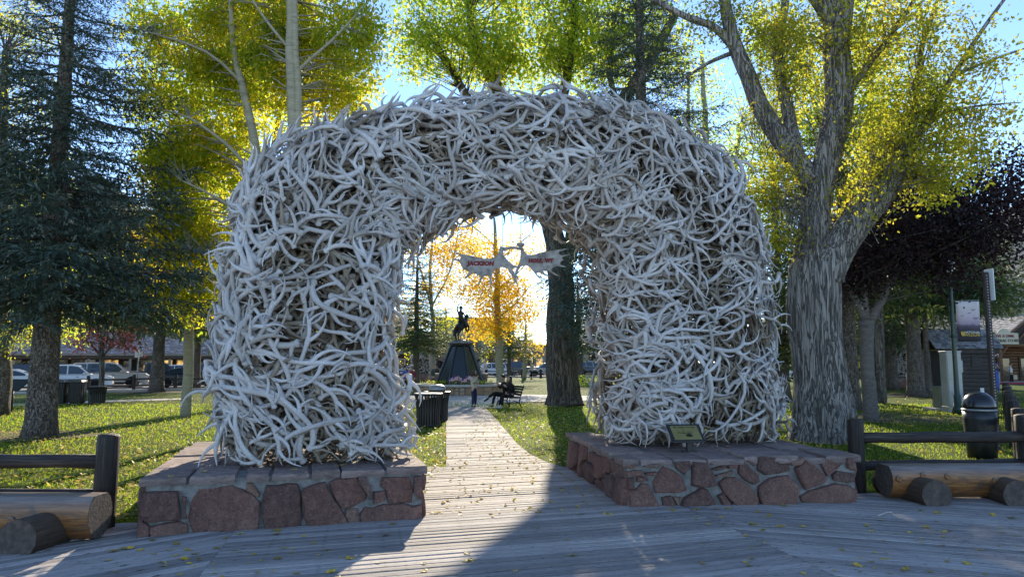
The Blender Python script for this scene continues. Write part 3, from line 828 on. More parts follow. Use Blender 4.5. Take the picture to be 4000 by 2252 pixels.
PR = plinth('red and grey fieldstone plinth with thick pale mortar, carrying the plaque, by the furrowed cottonwood', A, B, B + (D - A), D,
    [c3(p) for p in ([(1030, 1020), (1150, 1010), (1220, 920), (1330, 930), (1390, 1080), (1480, 1240), (1470, 1310), (1050, 1325), (1035, 1150)], [(1560, 640), (1720, 710), (1850, 820), (1920, 1010), (1800, 1040), (1450, 1050), (1410, 900), (1480, 770)],
     [(1740, 580), (1970, 555), (1985, 640), (1900, 760), (1780, 670)], [(2025, 570), (2240, 590), (2380, 930), (2300, 940), (2010, 935), (2030, 700)], [(985, 600), (1140, 620), (1080, 670), (990, 660)], [(990, 730), (1240, 710), (1245, 780), (1000, 800)],
     [(1290, 740), (1440, 720), (1440, 770), (1300, 770)], [(1160, 800), (1290, 810), (1310, 850), (1240, 880), (1160, 880)], [(1260, 640), (1380, 600), (1480, 600), (1460, 660)], [(1010, 830), (1090, 830), (1100, 960), (1010, 990)],
     [(1550, 1130), (1680, 1110), (1720, 1190), (1730, 1310), (1570, 1315)], [(1900, 1130), (2000, 1085), (2080, 1050), (2150, 980), (2260, 1010), (2410, 1300), (1820, 1310)], [(1720, 1120), (1830, 1120), (1790, 1260)])] +
    [c4(p) for p in ([(180, 900), (300, 820), (430, 820), (600, 920), (770, 1130), (780, 1270), (430, 1290), (260, 1050)], [(165, 1100), (245, 1065), (410, 1275), (250, 1290)], [(475, 590), (620, 620), (780, 770), (800, 870), (720, 915), (500, 760)],
     [(790, 490), (1270, 490), (1300, 710), (1120, 740), (900, 760), (800, 700)], [(805, 960), (980, 835), (1270, 785), (1420, 940), (1430, 1040), (1390, 1230), (1100, 1265), (860, 1260), (815, 1130)], [(1375, 680), (1530, 540), (1700, 660), (1845, 790), (1845, 880), (1530, 1000), (1430, 800)],
     [(1460, 1110), (1780, 985), (2000, 915), (2220, 945), (2325, 1030), (2310, 1220), (1560, 1250), (1490, 1180)], [(1750, 510), (1930, 500), (2140, 580), (2020, 680), (1880, 780), (1820, 660)], [(1970, 770), (2050, 720), (2280, 750), (2305, 880), (1980, 850)], [(2180, 510), (2275, 520), (2285, 690), (2200, 660)],
     [(1300, 580), (1480, 490), (1510, 520), (1440, 610), (1330, 620)], [(30, 580), (165, 570), (170, 610), (40, 610)], [(60, 680), (270, 620), (290, 660), (130, 700)], [(330, 620), (460, 615), (460, 660), (330, 665)], [(150, 770), (390, 705), (390, 760), (140, 795)], [(580, 540), (660, 550), (770, 600), (730, 630)])],
    [c3(p) for p in ([(100, 235), (190, 270), (175, 600), (180, 770), (110, 720)], [(200, 270), (265, 310), (270, 610), (200, 660), (190, 500)], [(185, 700), (270, 640), (305, 870), (190, 800)], [(285, 310), (390, 330), (390, 540), (340, 600), (330, 870), (312, 870)],
     [(430, 420), (520, 430), (550, 560), (540, 660), (440, 520)], [(345, 620), (420, 580), (525, 700), (520, 1000), (350, 890)], [(560, 470), (640, 490), (640, 820), (555, 820), (550, 600)], [(650, 500), (775, 510), (775, 740), (650, 750)], [(795, 530), (950, 600), (960, 810), (850, 820), (805, 650)],
     [(545, 860), (700, 860), (730, 1140), (590, 1055)], [(740, 780), (800, 780), (845, 900), (850, 1200), (750, 1150)], [(880, 840), (1000, 830), (1005, 1300), (870, 1215)])],
    [(-.02, .05, .5), (.055, .19, .8), (.20, .34, .9), (.345, .50, .8), (.505, .745, .95), (.75, .865, .8), (.87, 1.03, .8)],
    [(.18, .34, .5), (.35, .52, .55), (.53, .7, .5), (.71, .86, .55), (.87, 1.04, .5)], [(.2, .55, .6), (.56, 1.02, .6)])
# ================================================================== TREES
bark_cotton = bark_mat('furrowed_cottonwood_bark', [(.22, (.05, .04, .033)), (.38, (.17, .148, .125)), (.55, (.33, .30, .265)), (.75, (.45, .42, .38))], 13, (1, 1, .07), bmp=1.0)
bark_dark = bark_mat('dark_cottonwood_bark', [(.28, (.035, .028, .022)), (.45, (.12, .10, .08)), (.65, (.25, .215, .18))], 9, (1, 1, .13))
bark_spruce = bark_mat('spruce_bark', [(.28, (.04, .03, .024)), (.45, (.16, .13, .105)), (.65, (.31, .265, .225))], 16, (1, 1, .45))
bark_aspen = bark_mat('pale_aspen_bark', [(.28, (.06, .05, .04)), (.40, (.26, .24, .17)), (.7, (.42, .39, .28))], 5, (.4, .4, 2.2), bmp=.25, furrow=False)
bark_smooth = bark_mat('smooth_grey_bark', [(.3, (.07, .06, .055)), (.55, (.15, .135, .125)), (.8, (.23, .21, .20))], 6, (.5, .5, 1.6), bmp=.3, furrow=False)

def rot_frames(n, rg, droop=0.0):
    d = rg.normal(size=(n, 3)); d[:, 2] -= droop
    d /= np.linalg.norm(d, axis=1)[:, None]
    a = rg.normal(size=(n, 3)); b = np.cross(d, a); b /= np.linalg.norm(b, axis=1)[:, None]
    c = np.cross(d, b)
    return d, b, c
def leaf_mesh(name, C, size, rg, droop=.6, wide=.62):
    """one folded four-sided leaf per centre"""
    n = len(C); d, b, c = rot_frames(n, rg, droop)
    s = size * rg.uniform(.65, 1.3, size=(n, 1))
    base = C - d * s * .5; tip = C + d * s * .5
    l = C - d * s * .08 + b * s * wide * .5 + c * s * .10; r = C - d * s * .08 - b * s * wide * .5 + c * s * .10
    V = np.stack([base, r, tip, l], 1).reshape(-1, 3)
    F = np.arange(4 * n).reshape(n, 4)
    return np_mesh(name, V, F, False)
def clumps_in(blobs, rg):
    out = []
    for c, r, n in blobs:
        q = rg.normal(size=(n, 3)); q /= np.linalg.norm(q, axis=1)[:, None]
        q *= (rg.rand(n, 1) ** .5)
        q = np.array(c)[None, :] + q * np.array(r)[None, :]
        sc_ = 1.15 / max(.55, min(r) * .42)
        out.append(np.array([p for p in q if mnoise.noise(Vector(p) * sc_) + .16 * rg.normal() > -.10]).reshape(-1, 3))     # leave gaps between the boughs
    return np.concatenate(out)
def blob(px, py, Y, rx, ry, n, depth=None):
    c = at(px, py, Y); k = Y / FPX
    return (tuple(c), (rx * k, depth or max(rx, ry) * k, ry * k), n)
def bark_ridge(seedv, k=9, amp=.09, flare=None):
    def f(a, p, i):
        v = mnoise.noise(Vector((math.cos(a) * k * .32, math.sin(a) * k * .32, p.z * .5 + seedv)))
        v2 = mnoise.noise(Vector((math.cos(a) * k, math.sin(a) * k, p.z * 1.1 + seedv)))
        r = 1 + amp * (1.2 * v + 1.0 * (1 - 2.2 * abs(v2)))
        return r
    return f
def smooth_path(pts, rs, step=.35):
    """Catmull-Rom through the given points"""
    P = [Vector(p) for p in pts]; out, ro = [], []
    for i in range(len(P) - 1):
        p0, p1, p2, p3 = P[max(i - 1, 0)], P[i], P[i + 1], P[min(i + 2, len(P) - 1)]
        k = max(2, int((p2 - p1).length / step))
        for j in range(k):
            t = j / k
            out.append(.5 * ((2 * p1) + (p2 - p0) * t + (2 * p0 - 5 * p1 + 4 * p2 - p3) * t * t + (3 * p1 - p0 - 3 * p2 + p3) * t ** 3))
            ro.append(rs[i] + (rs[i + 1] - rs[i]) * t)
    out.append(P[-1]); ro.append(rs[-1])
    return out, ro
TREE_LEAVES = 0
def broadleaf(name, label, cat, base, limbs, blobs, leafm, barkm, leaf=.085, per=70, clr=.42, seed=1, group=None, ridge=None, sides=12, droop=.6, twigs=.8, shoots=None, step=.4, wide=.62, squash=.75):
    """limbs: [(points, radii, sides)] in world space, the first is the trunk; blobs: where the leaf clumps are"""
    global TREE_LEAVES
    rg = np.random.RandomState(seed); rr = random.Random(seed)
    t = thing(name, label, cat, base, 0, group)
    mb = MB(); nodes = []
    for li, lim in enumerate(limbs):
        pts, rs = smooth_path(lim[0], lim[1], step)
        n = lim[2] if len(lim) > 2 else sides
        pts = [p + Vector((mnoise.noise(p * .7 + Vector((seed, 0, 0))), mnoise.noise(p * .7 + Vector((0, seed, 5))), 0)) * min(.12, r * .5) if 0 < i else p for i, (p, r) in enumerate(zip(pts, rs))]
        mb.tube(pts, rs, n, True, True, bark_ridge(seed + li, ridge[0], ridge[1]) if ridge and rs[0] > .12 else None)
        nodes += [(p, r) for p, r in zip(pts, rs)]
    mb.build('trunk', barkm, t, world=True)
    C = clumps_in(blobs, rg)
    NP_ = np.array([tuple(p) for p, r in nodes]); NR = np.array([r for p, r in nodes])
    tw = MB()
    for c in C:
        if rr.random() > twigs: continue
        d = NP_ - c; hor = np.hypot(d[:, 0], d[:, 1]); dist = hor + np.abs(NP_[:, 2] - (c[2] - hor * .3)) * .9
        i = int(np.argmin(dist + rg.rand(len(dist)) * .6))
        a = Vector(NP_[i]); b = Vector(c); L = (b - a).length
        if L < .25 or L > 7: continue
        m = a.lerp(b, .5) + Vector((rr.uniform(-.1, .1), rr.uniform(-.1, .1), rr.uniform(0, .16))) * L
        r0 = min(NR[i] * .5, .006 + .008 * L)
        tw.tube([a, a.lerp(m, .6), m, m.lerp(b, .6), b], [r0, r0 * .8, r0 * .62, r0 * .45, r0 * .25], 4, False)
    if shoots: shoots(tw, rr)
    if tw.v:
        o = tw.build('branches', barkm, t, world=True, fix=False); o['kind'] = 'stuff'
    if len(C):
        k = rg.poisson(per, len(C)); L = np.repeat(C, k, axis=0)
        L = L + rg.normal(size=L.shape) * clr * np.array([1, 1, squash]) * rg.uniform(.5, 1.1, size=(len(L), 1))
        L = L[L[:, 2] > 1.6]
        TREE_LEAVES += len(L)
        link('crown', leaf_mesh('crown', L - np.array(base), leaf, rg, droop, wide), leafm, t)
    return t

# ---------------- spruces
def sprig_template(rg, n=14, dens=1.0, cs=.9):
    """one branch along +x, length 1: drooping stem with side shoots carrying narrow needle tufts"""
    V, F = [], []
    def card(p, d, l, w_, up):
        s = np.cross(d, up); s /= (np.linalg.norm(s) + 1e-9)
        i = len(V)
        V.extend([p - s * w_ * .5, p + d * l * .6 - s * w_, p + d * l, p + d * l * .4 + s * w_]); F.append((i, i + 1, i + 2, i + 3))
    def stem_z(x): return -.16 * x + .16 * x * x * x
    for i in range(n):
        x = .12 + .88 * (i + rg.rand() * .6) / n
        ll = (.34 * (1 - x * .62) * (0.6 + .5 * min(1, x * 3))) * rg.uniform(.75, 1.2)
        for sgn in (-1, 1):
            a = rg.uniform(.6, 1.05)
            d = np.array([math.cos(a), sgn * math.sin(a), rg.uniform(-.45, .0)]); d /= np.linalg.norm(d)
            p0 = np.array([x, 0, stem_z(x)])
            m = max(2, int(5 * ll / .34 * dens) + 1)
            for j in range(m + 1):
                q = p0 + d * ll * j / m + np.array([0, 0, -.12 * (j / m) ** 2 * ll])
                for k in range(3):
                    e = d + rg.normal(size=3) * .5 + np.array([0, 0, -.1]); e /= np.linalg.norm(e)
                    card(q, e, cs * rg.uniform(.05, .09), cs * rg.uniform(.005, .009), np.array([rg.normal() * .6, rg.normal() * .6, 1.0]))
    for j in range(14):
        x = .1 + .9 * j / 13; q = np.array([x, 0, stem_z(x)])
        for k in range(3):
            e = np.array([1, 0, 0]) + rg.normal(size=3) * .7; e /= np.linalg.norm(e)
            card(q, e, cs * rg.uniform(.05, .085), cs * rg.uniform(.006, .010), rg.normal(size=3))
    return np.array(V), np.array(F)
SPR = [sprig_template(np.random.RandomState(50 + i)) for i in range(5)]
SPR_LO = [sprig_template(np.random.RandomState(80 + i), 8, .6, 1.15) for i in range(4)]
def spruce(name, label, base, H, Rb, z0, leafm, trunk_r, seed=1, nb=170, lo=False, group=None, rmin=.35, top=True, arc=(0, 6.283), cut=None, droop=.0, cat='tree', lean=0):
    rg = np.random.RandomState(seed); t = thing(name, label, cat, base, 0, group)
    mb = MB(); b = Vector(base)
    pts = [b + Vector((lean * z, 0, z)) for z in np.linspace(-.1, H * .97, 16)]
    rs = [trunk_r * (1.25 if i == 0 else 1.0) * (1 - .95 * (i / 15)) + .012 for i in range(16)]
    pts.insert(1, b + Vector((0, 0, .45))); rs.insert(1, trunk_r * 1.03)
    mb.tube(pts, rs, 16, True, True, bark_ridge(seed, 10, .05))
    mb.build('trunk', bark_spruce, t, world=True)
    T = SPR_LO if lo else SPR
    Vs, Fs, n0 = [], [], 0; br = MB()
    for i in range(nb):
        u = (i + rg.rand()) / nb
        zz = z0 + (H - z0) * (1 - (1 - u) ** .62) if top else z0 + (H - z0) * u
        f = 1 - (zz - z0) / max(.1, H - z0)
        Lb = max(rmin, Rb * (f ** .85) * rg.uniform(.72, 1.12))
        if zz - z0 < .6: Lb *= .8
        a = i * 2.399 + rg.uniform(-.4, .4)
        a = arc[0] + (a % 6.283) / 6.283 * (arc[1] - arc[0])
        V, F = T[rg.randint(len(T))]
        W = V * Lb; W[:, 2] += -droop * W[:, 0] * Lb * .12
        pitch = .32 * (1 - f) - .10 * f + rg.normal() * .07
        roll = rg.normal() * .25
        cr, sr = math.cos(roll), math.sin(roll); W = np.stack([W[:, 0], W[:, 1] * cr - W[:, 2] * sr, W[:, 1] * sr + W[:, 2] * cr], 1)
        cp, sp = math.cos(pitch), math.sin(pitch); W = np.stack([W[:, 0] * cp - W[:, 2] * sp, W[:, 1], W[:, 0] * sp + W[:, 2] * cp], 1)
        ca, sa = math.cos(a), math.sin(a); W = np.stack([W[:, 0] * ca - W[:, 1] * sa, W[:, 0] * sa + W[:, 1] * ca, W[:, 2]], 1)
        W += np.array([lean * zz, 0, zz])
        Vs.append(W); Fs.append(F + n0); n0 += len(W)
        e = Vector((ca * Lb * cp, sa * Lb * cp, Lb * sp))
        st = b + Vector((lean * zz, 0, zz))
        mm = st + e * .5 + Vector((0, 0, -.06 * Lb)); br.tube([st, mm, st + e * .92 + Vector((0, 0, -.02 * Lb))], [.014 + .008 * Lb, .008 + .004 * Lb, .004], 4, False)
    br.build('branches', bark_spruce, t, world=True, fix=False)['kind'] = 'stuff'
    link('crown', np_mesh('crown', np.concatenate(Vs), np.concatenate(Fs), False), leafm, t)
    return t
spr_blue = leaf_mat('blue_spruce_needles', [(0, (.022, .04, .028)), (.5, (.055, .085, .068)), (1, (.17, .21, .185))], 1.2, .12, [(0, (.07, .11, .04)), (1, (.22, .28, .14))])
spr_green = leaf_mat('green_spruce_needles', [(0, (.025, .05, .022)), (.5, (.055, .095, .038)), (1, (.11, .155, .055))], 1.2, .22, [(0, (.09, .14, .02)), (1, (.32, .38, .08))])
lf_yg = leaf_mat('yellow_green_leaves', [(0, (.07, .12, .012)), (.35, (.15, .21, .018)), (.6, (.33, .32, .025)), (.85, (.50, .36, .025)), (1, (.50, .26, .025))], .35, .6,
                 [(0, (.26, .42, .03)), (.35, (.56, .70, .04)), (.6, (.88, .84, .06)), (.85, (1.0, .78, .06)), (1, (.98, .55, .04))], .66)
lf_green = leaf_mat('green_turning_leaves', [(0, (.07, .12, .013)), (.5, (.15, .21, .02)), (.8, (.32, .32, .03)), (1, (.5, .37, .04))], .4, .62,
                    [(0, (.28, .45, .04)), (.5, (.56, .72, .06)), (.8, (.90, .86, .10)), (1, (1.0, .78, .08))], .68)
lf_gold = leaf_mat('golden_leaves', [(0, (.30, .23, .015)), (.4, (.48, .31, .018)), (1, (.52, .26, .018))], .4, .62, [(0, (.78, .72, .05)), (.35, (.98, .70, .04)), (1, (.98, .56, .03))], .6)
lf_amber = leaf_mat('amber_leaves', [(0, (.14, .17, .018)), (.3, (.36, .30, .022)), (.6, (.52, .34, .02)), (1, (.52, .24, .02))], .45, .6, [(0, (.50, .60, .04)), (.3, (.88, .78, .05)), (.6, (1.0, .70, .04)), (1, (.98, .50, .03))], .55)
lf_twig = leaf_mat('small_fading_leaves', [(0, (.08, .10, .015)), (.5, (.18, .185, .025)), (1, (.36, .27, .035))], .5, .58, [(0, (.30, .40, .03)), (.5, (.66, .66, .05)), (1, (.95, .74, .08))], .5)
lf_purple = leaf_mat('dark_purple_leaves', [(0, (.012, .010, .012)), (.6, (.026, .018, .022)), (1, (.05, .028, .03))], .6, .3, [(0, (.03, .008, .012)), (1, (.10, .025, .022))])
lf_red = leaf_mat('red_leaves', [(0, (.12, .03, .028)), (.6, (.30, .07, .06)), (1, (.42, .17, .12))], .8, .5, [(0, (.55, .09, .07)), (1, (.9, .32, .2))])

# --- the cottonwood right of the arch: thick furrowed trunk, forked
YC = 18.0
def pc(px, py, dy=0): return at(px, py, YC + dy)
cb = gx(3205, YC)
def shoots_c(tw, rr):
    for px, py, n, spread in ((3130, 960, 60, 1.0), (3320, 900, 70, 1.2), (3420, 760, 60, 1.1), (3090, 900, 30, .7), (3480, 640, 50, 1.0), (2990, 560, 40, .9), (3250, 560, 30, .8)):
        c = pc(px, py, rr.uniform(-.6, .2))
        for i in range(n):
            a = c + Vector((rr.gauss(0, .25), rr.gauss(0, .3), rr.gauss(0, .25)))
            d = Vector((rr.gauss(0, .38) * spread, rr.gauss(0, .38), 1)).normalized(); L = rr.uniform(.8, 2.1)
            tw.tube([a, a + d * L * .5 + Vector((rr.uniform(-.1, .1), 0, 0)), a + d * L], [.012, .008, .003], 3, False)
broadleaf('cottonwood_tree', 'huge forked cottonwood with pale furrowed bark, right behind the plaque plinth', 'tree', cb,
    [([cb + Vector((.0, 0, -.2)), cb + Vector((-.02, 0, .35)), pc(3198, 1500), pc(3190, 1330), pc(3185, 1180), pc(3190, 1040)], [.92, .76, .645, .60, .62, .60], 60),
     ([pc(3172, 1080), pc(3172, 960), pc(3195, 800), pc(3225, 640), pc(3262, 480), pc(3272, 330), pc(3272, 150), pc(3285, -60), pc(3280, -300)], [.52, .40, .33, .32, .33, .36, .33, .30, .22], 40),
     ([pc(3215, 1090, -.1), pc(3275, 960, -.2), pc(3355, 840, -.3), pc(3450, 730, -.4), pc(3520, 640, -.5), pc(3560, 520, -.5)], [.50, .42, .38, .34, .26, .13], 36),
     ([pc(3175, 720), pc(3120, 640, .3), pc(3055, 560, .5), pc(2992, 455, .7), pc(2935, 340, .8), pc(2880, 210, .9), pc(2838, 60, 1), pc(2820, -140, 1)], [.30, .28, .26, .25, .22, .20, .17, .12], 20),
     ([pc(2880, 205, .9), pc(2790, 110, .9), pc(2680, 65, 1), pc(2570, 10, 1.1), pc(2450, -60, 1.3)], [.14, .11, .09, .08, .05], 10),
     ([pc(2880, 200, .9), pc(2760, 250, 1.1), pc(2640, 330, 1.4)], [.08, .05, .03], 8),
     ([pc(3110, 610, .3), pc(3080, 430, .8), pc(3040, 200, 1.2), pc(3070, 0, 1.4), pc(3060, -150, 1.5)], [.20, .17, .14, .11, .08], 12),
     ([pc(3262, 110), pc(3215, 30), pc(3150, -50), pc(3060, -160)], [.22, .20, .17, .1], 14),
     ([pc(3520, 640, -.5), pc(3620, 470, -.6), pc(3720, 300, -.8), pc(3850, 100, -.9), pc(3980, -80, -1)], [.13, .10, .07, .05, .03], 8),
     ([pc(3560, 520, -.5), pc(3580, 380, -.5), pc(3600, 200, -.5), pc(3660, 0, -.5)], [.12, .09, .07, .04], 8),
     ([pc(3290, 380), pc(3400, 240, -.4), pc(3520, 80, -.5), pc(3620, -80, -.6)], [.12, .09, .07, .04], 8),
     ([pc(3720, 300, -.8), pc(3860, 240, -.8), pc(4060, 170, -.8)], [.05, .035, .015], 6),
     ([pc(3620, 470, -.6), pc(3780, 420, -.8), pc(3990, 400, -.9)], [.05, .03, .012], 6)],
    [blob(3500, 220, 17.2, 250, 260, 230), blob(3620, 660, 17.0, 190, 140, 170), blob(3800, 560, 17.0, 130, 120, 60), blob(3620, 430, 17.2, 190, 160, 150), blob(3400, 560, 17.6, 150, 200, 100), blob(3080, 330, 18.8, 190, 260, 170), blob(3010, 720, 18.4, 120, 160, 110),
     blob(3380, 60, 17.5, 330, 140, 90), blob(2800, 60, 19.0, 160, 110, 40), blob(3060, 940, 17.8, 70, 110, 35), blob(3830, 250, 16.9, 130, 190, 55), blob(3150, 150, 18.5, 200, 160, 50), blob(3000, 100, 19, 170, 150, 70), blob(3340, 800, 17.6, 100, 130, 30), blob(3900, 480, 16.9, 90, 80, 16)],
    lf_twig, bark_cotton, leaf=.105, per=30, clr=.30, seed=11, ridge=(8, .075), shoots=shoots_c, droop=.3, twigs=.95, step=.16)

# --- the dark cottonwood beyond the arch, whose crown closes the sky above it
YB = 32.0
def pb(px, py, dy=0): return at(px, py, YB + dy)
bb = gx(2205, YB)
broadleaf('cottonwood_tree', 'dark straight cottonwood on the lawn seen through the arch, its crown above the arch', 'tree', bb,
    [([bb + Vector((0, 0, -.2)), bb + Vector((0, 0, .5)), pb(2196, 1400), pb(2192, 1250), pb(2185, 1080), pb(2168, 950), pb(2140, 800)], [.98, .74, .66, .62, .56, .46, .38], 40),
     ([pb(2195, 1080), pb(2228, 960), pb(2262, 800), pb(2310, 640), pb(2420, 420), pb(2520, 260), pb(2640, 60)], [.34, .36, .34, .32, .30, .26, .18], 24),
     ([pb(2140, 800), pb(2080, 640), pb(2000, 480), pb(1935, 320), pb(1870, 200), pb(1838, 80), pb(1815, -120)], [.38, .34, .32, .30, .24, .21, .15], 18),
     ([pb(2150, 840), pb(2010, 640), pb(1880, 470), pb(1775, 290), pb(1700, 180), pb(1640, 60)], [.28, .26, .22, .16, .10, .06], 12),
     ([pb(2170, 860), pb(2170, 640), pb(2190, 420), pb(2230, 220), pb(2250, 0)], [.32, .28, .24, .2, .14], 12),
     ([pb(1870, 200), pb(1800, 165), pb(1740, 120)], [.13, .1, .05], 8),
     ([pb(2420, 420), pb(2380, 280), pb(2400, 100)], [.16, .12, .07], 8)],
    [blob(1730, 150, 31, 250, 160, 160), blob(2000, 230, 31, 260, 140, 200), blob(2280, 210, 32, 250, 140, 190), blob(2450, 120, 32, 260, 160, 150), blob(1900, 20, 32, 380, 140, 180), blob(2250, 30, 33, 400, 140, 180), blob(1620, 230, 30.5, 110, 90, 28), blob(2600, 250, 34, 160, 140, 40)],
    lf_green, bark_dark, leaf=.19, per=42, clr=.52, seed=12, ridge=(9, .07), droop=.8, step=.3, sides=12)

# --- the tall yellow-green trees behind the left leg
YY = 19.5
def py_(px, py, dy=0): return at(px, py, YY + dy)
b1 = gx(1185, YY); b2 = gx(1060, YY + 1.2); b3 = gx(1150, YY - .3)
broadleaf('aspen_tree', 'tall yellow green tree with a pale straight trunk rising behind the arch', 'tree', b1,
    [([b1, py_(1165, 900), py_(1140, 430), py_(1136, 200), py_(1136, 0), py_(1130, -300)], [.22, .19, .15, .14, .125, .1], 14), ([py_(1150, 600), py_(1163, 400), py_(1155, 180), py_(1150, 0), py_(1160, -200)], [.1, .11, .10, .09, .07], 10),
     ([py_(1140, 300), py_(1215, 230), py_(1290, 165), py_(1390, 60)], [.06, .05, .04, .02], 7), ([py_(1138, 200), py_(1040, 80), py_(960, -40)], [.05, .04, .02], 6)],
    [blob(1200, 120, 21.4, 260, 230, 250, 1.1), blob(1330, 280, 21.0, 150, 210, 150, 1.1), blob(1060, 240, 21.0, 170, 220, 150, 1.1), blob(1000, 20, 21.2, 260, 140, 150, 1.1), blob(1420, 100, 21.4, 80, 110, 44, 1.1), blob(1200, 420, 22.4, 230, 140, 110, 1.1)],
    lf_yg, bark_aspen, leaf=.165, per=46, clr=.34, seed=21, droop=1.1, wide=.44, twigs=.4)
broadleaf('aspen_tree', 'leaning pale aspen, orange low branches, between the dark spruces and the arch leg', 'tree', b2,
    [([b2, py_(1030, 900, 1.2), py_(985, 500, 1.2), py_(955, 360, 1.2), py_(915, 220, 1.2), py_(900, 0, 1.2)], [.18, .16, .13, .12, .1, .07], 12), ([py_(1010, 700, 1.2), py_(880, 560, .8), py_(740, 460, .4), py_(640, 430, 0)], [.07, .055, .035, .015], 6), ([py_(1020, 900, 1.2), py_(860, 780, .6), py_(700, 700, 0)], [.06, .045, .02], 6), ([py_(1030, 1000, 1.2), py_(900, 1000, .6), py_(740, 980, .2)], [.06, .04, .02], 6), ([py_(940, 320, 1.2), py_(800, 200, 1), py_(560, 120, .8)], [.06, .045, .02], 6)],
    [blob(800, 260, 22.1, 230, 230, 240, 1.2), blob(620, 110, 22.2, 170, 120, 80, 1.2), blob(700, 640, 21.6, 130, 180, 160, 1.2), blob(860, 600, 22.2, 170, 240, 220, 1.2), blob(700, 900, 21.6, 120, 180, 160, 1.2), blob(860, 980, 22.0, 140, 200, 150, 1.2), blob(760, 1150, 21.8, 110, 130, 80, 1.2), blob(950, 320, 22.2, 140, 220, 110, 1.2), blob(560, 330, 22.3, 90, 80, 16, 1.2), blob(880, 60, 22.4, 200, 140, 110, 1.2), blob(640, 420, 22.0, 120, 90, 50, 1.2)],
    lf_yg, bark_aspen, leaf=.165, per=44, clr=.33, seed=22, droop=1.1, wide=.44, twigs=.4)
bo_ = gx(735, 25)
broadleaf('aspen_tree', 'orange gold aspen filling the gap between the dark spruce and the arch leg', 'tree', bo_,
    [([bo_, at(740, 1250, 25), at(750, 900, 25), at(745, 600, 25)], [.2, .17, .12, .05], 8)], [blob(660, 660, 25, 110, 170, 90, 1.0), blob(800, 700, 25.3, 130, 200, 90, 1.0), blob(690, 960, 24.6, 120, 190, 100, 1.0), blob(840, 1000, 25, 120, 170, 80, 1.0), blob(740, 1180, 24.8, 110, 80, 40, 1.0)], lf_amber, bark_aspen, leaf=.17, per=40, clr=.36, seed=38, droop=1.0, wide=.46, twigs=.4)
# golden crown far behind them, and a yellow tree at the left edge
bg_ = gx(760, 60)
broadleaf('aspen_tree', 'bright golden tree far behind the leaning aspen beyond the street', 'tree', bg_,
    [([bg_, at(760, 1200, 60), at(750, 900, 60), at(740, 700, 60)], [.3, .25, .18, .08], 8)], [blob(720, 800, 60, 190, 200, 90), blob(820, 640, 60, 170, 190, 60), blob(600, 1000, 60, 120, 140, 40)], lf_gold, bark_aspen, leaf=.22, per=45, clr=.9, seed=23)
bl = gx(5, 26)
broadleaf('cottonwood_tree', 'yellow leaved tree at the far edge of the lawn beyond the big spruce', 'tree', bl,
    [([bl, at(8, 1500, 26), at(5, 1350, 26), at(0, 1000, 26), at(10, 600, 26), at(20, 200, 26)], [.42, .33, .30, .26, .2, .1], 16)], [blob(60, 80, 27, 140, 150, 60), blob(40, 400, 27, 160, 200, 70), blob(120, 700, 27.5, 160, 160, 40), blob(70, 1330, 25.5, 70, 60, 14), blob(150, 1080, 28, 200, 150, 40), blob(230, 1310, 27, 70, 40, 8)], lf_yg, bark_spruce, leaf=.12, per=55, clr=.42, seed=24, droop=.9, wide=.45)
# --- golden aspen in the opening, more gold behind
ba = gx(1952, 52)
broadleaf('aspen_tree', 'golden aspen with a slim pale trunk behind the couple on the bench', 'tree', ba,
    [([ba, at(1950, 1400, 52), at(1946, 1250, 52), at(1942, 1100, 52), at(1936, 950, 52), at(1930, 850, 52)], [.34, .29, .26, .21, .14, .08], 12)] + [([at(1946 - i * 2, 1240 - i * 55, 52), at(1946 + s * 60, 1190 - i * 55, 52 - .3 * s), at(1946 + s * 130, 1110 - i * 50, 52)], [.08, .05, .02], 5) for i, s in enumerate((1, -1, 1, -1, 1, -1))],
    [blob(1950, 1190, 51.5, 150, 130, 150), blob(1930, 1010, 52, 150, 120, 90), blob(2040, 1180, 52, 110, 110, 70), blob(1850, 1110, 52, 110, 110, 55), blob(2080, 1000, 53, 100, 110, 40), blob(1900, 1280, 51, 80, 50, 30)], lf_gold, bark_aspen, leaf=.17, per=52, clr=.6, seed=25)
bk = gx(1690, 68)
broadleaf('aspen_tree', 'thin golden tree against the sky behind the bronze rider', 'tree', bk,
    [([bk, at(1690, 1250, 68), at(1680, 1050, 68), at(1700, 850, 68)], [.25, .2, .14, .06], 8), ([at(1685, 1200, 68), at(1760, 1050, 68), at(1790, 900, 68)], [.1, .07, .03], 6), ([at(1685, 1200, 68), at(1630, 1000, 68), at(1590, 880, 68)], [.1, .07, .03], 6)],
    [blob(1660, 950, 67, 130, 120, 110), blob(1730, 1080, 68, 110, 130, 80), blob(1800, 960, 68, 120, 110, 90), blob(1640, 1200, 68, 90, 90, 40), blob(1730, 850, 68, 170, 70, 70)], lf_gold, bark_aspen, leaf=.24, per=34, clr=.75, seed=26)
bk2 = gx(1745, 75)
broadleaf('aspen_tree', 'low yellow green trees behind the monument', 'tree', bk2, [([bk2, at(1745, 1300, 75), at(1740, 1200, 75)], [.2, .16, .06], 8)],
    [blob(1730, 1280, 74, 90, 70, 50), blob(1840, 1360, 73, 80, 70, 40), blob(1580, 1330, 75, 80, 80, 30), blob(1890, 1300, 74, 80, 60, 30)], lf_yg, bark_aspen, leaf=.22, per=38, clr=.8, seed=27)
bt = gx(2048, 80)
broadleaf('aspen_tree', 'thin yellow sapling standing at the far rail fence', 'tree', bt, [([bt, at(2050, 1380, 80), at(2055, 1250, 80)], [.26, .22, .08], 8)], [blob(2080, 1330, 80, 90, 60, 40)], lf_gold, bark_aspen, leaf=.22, per=36, clr=.8, seed=28)
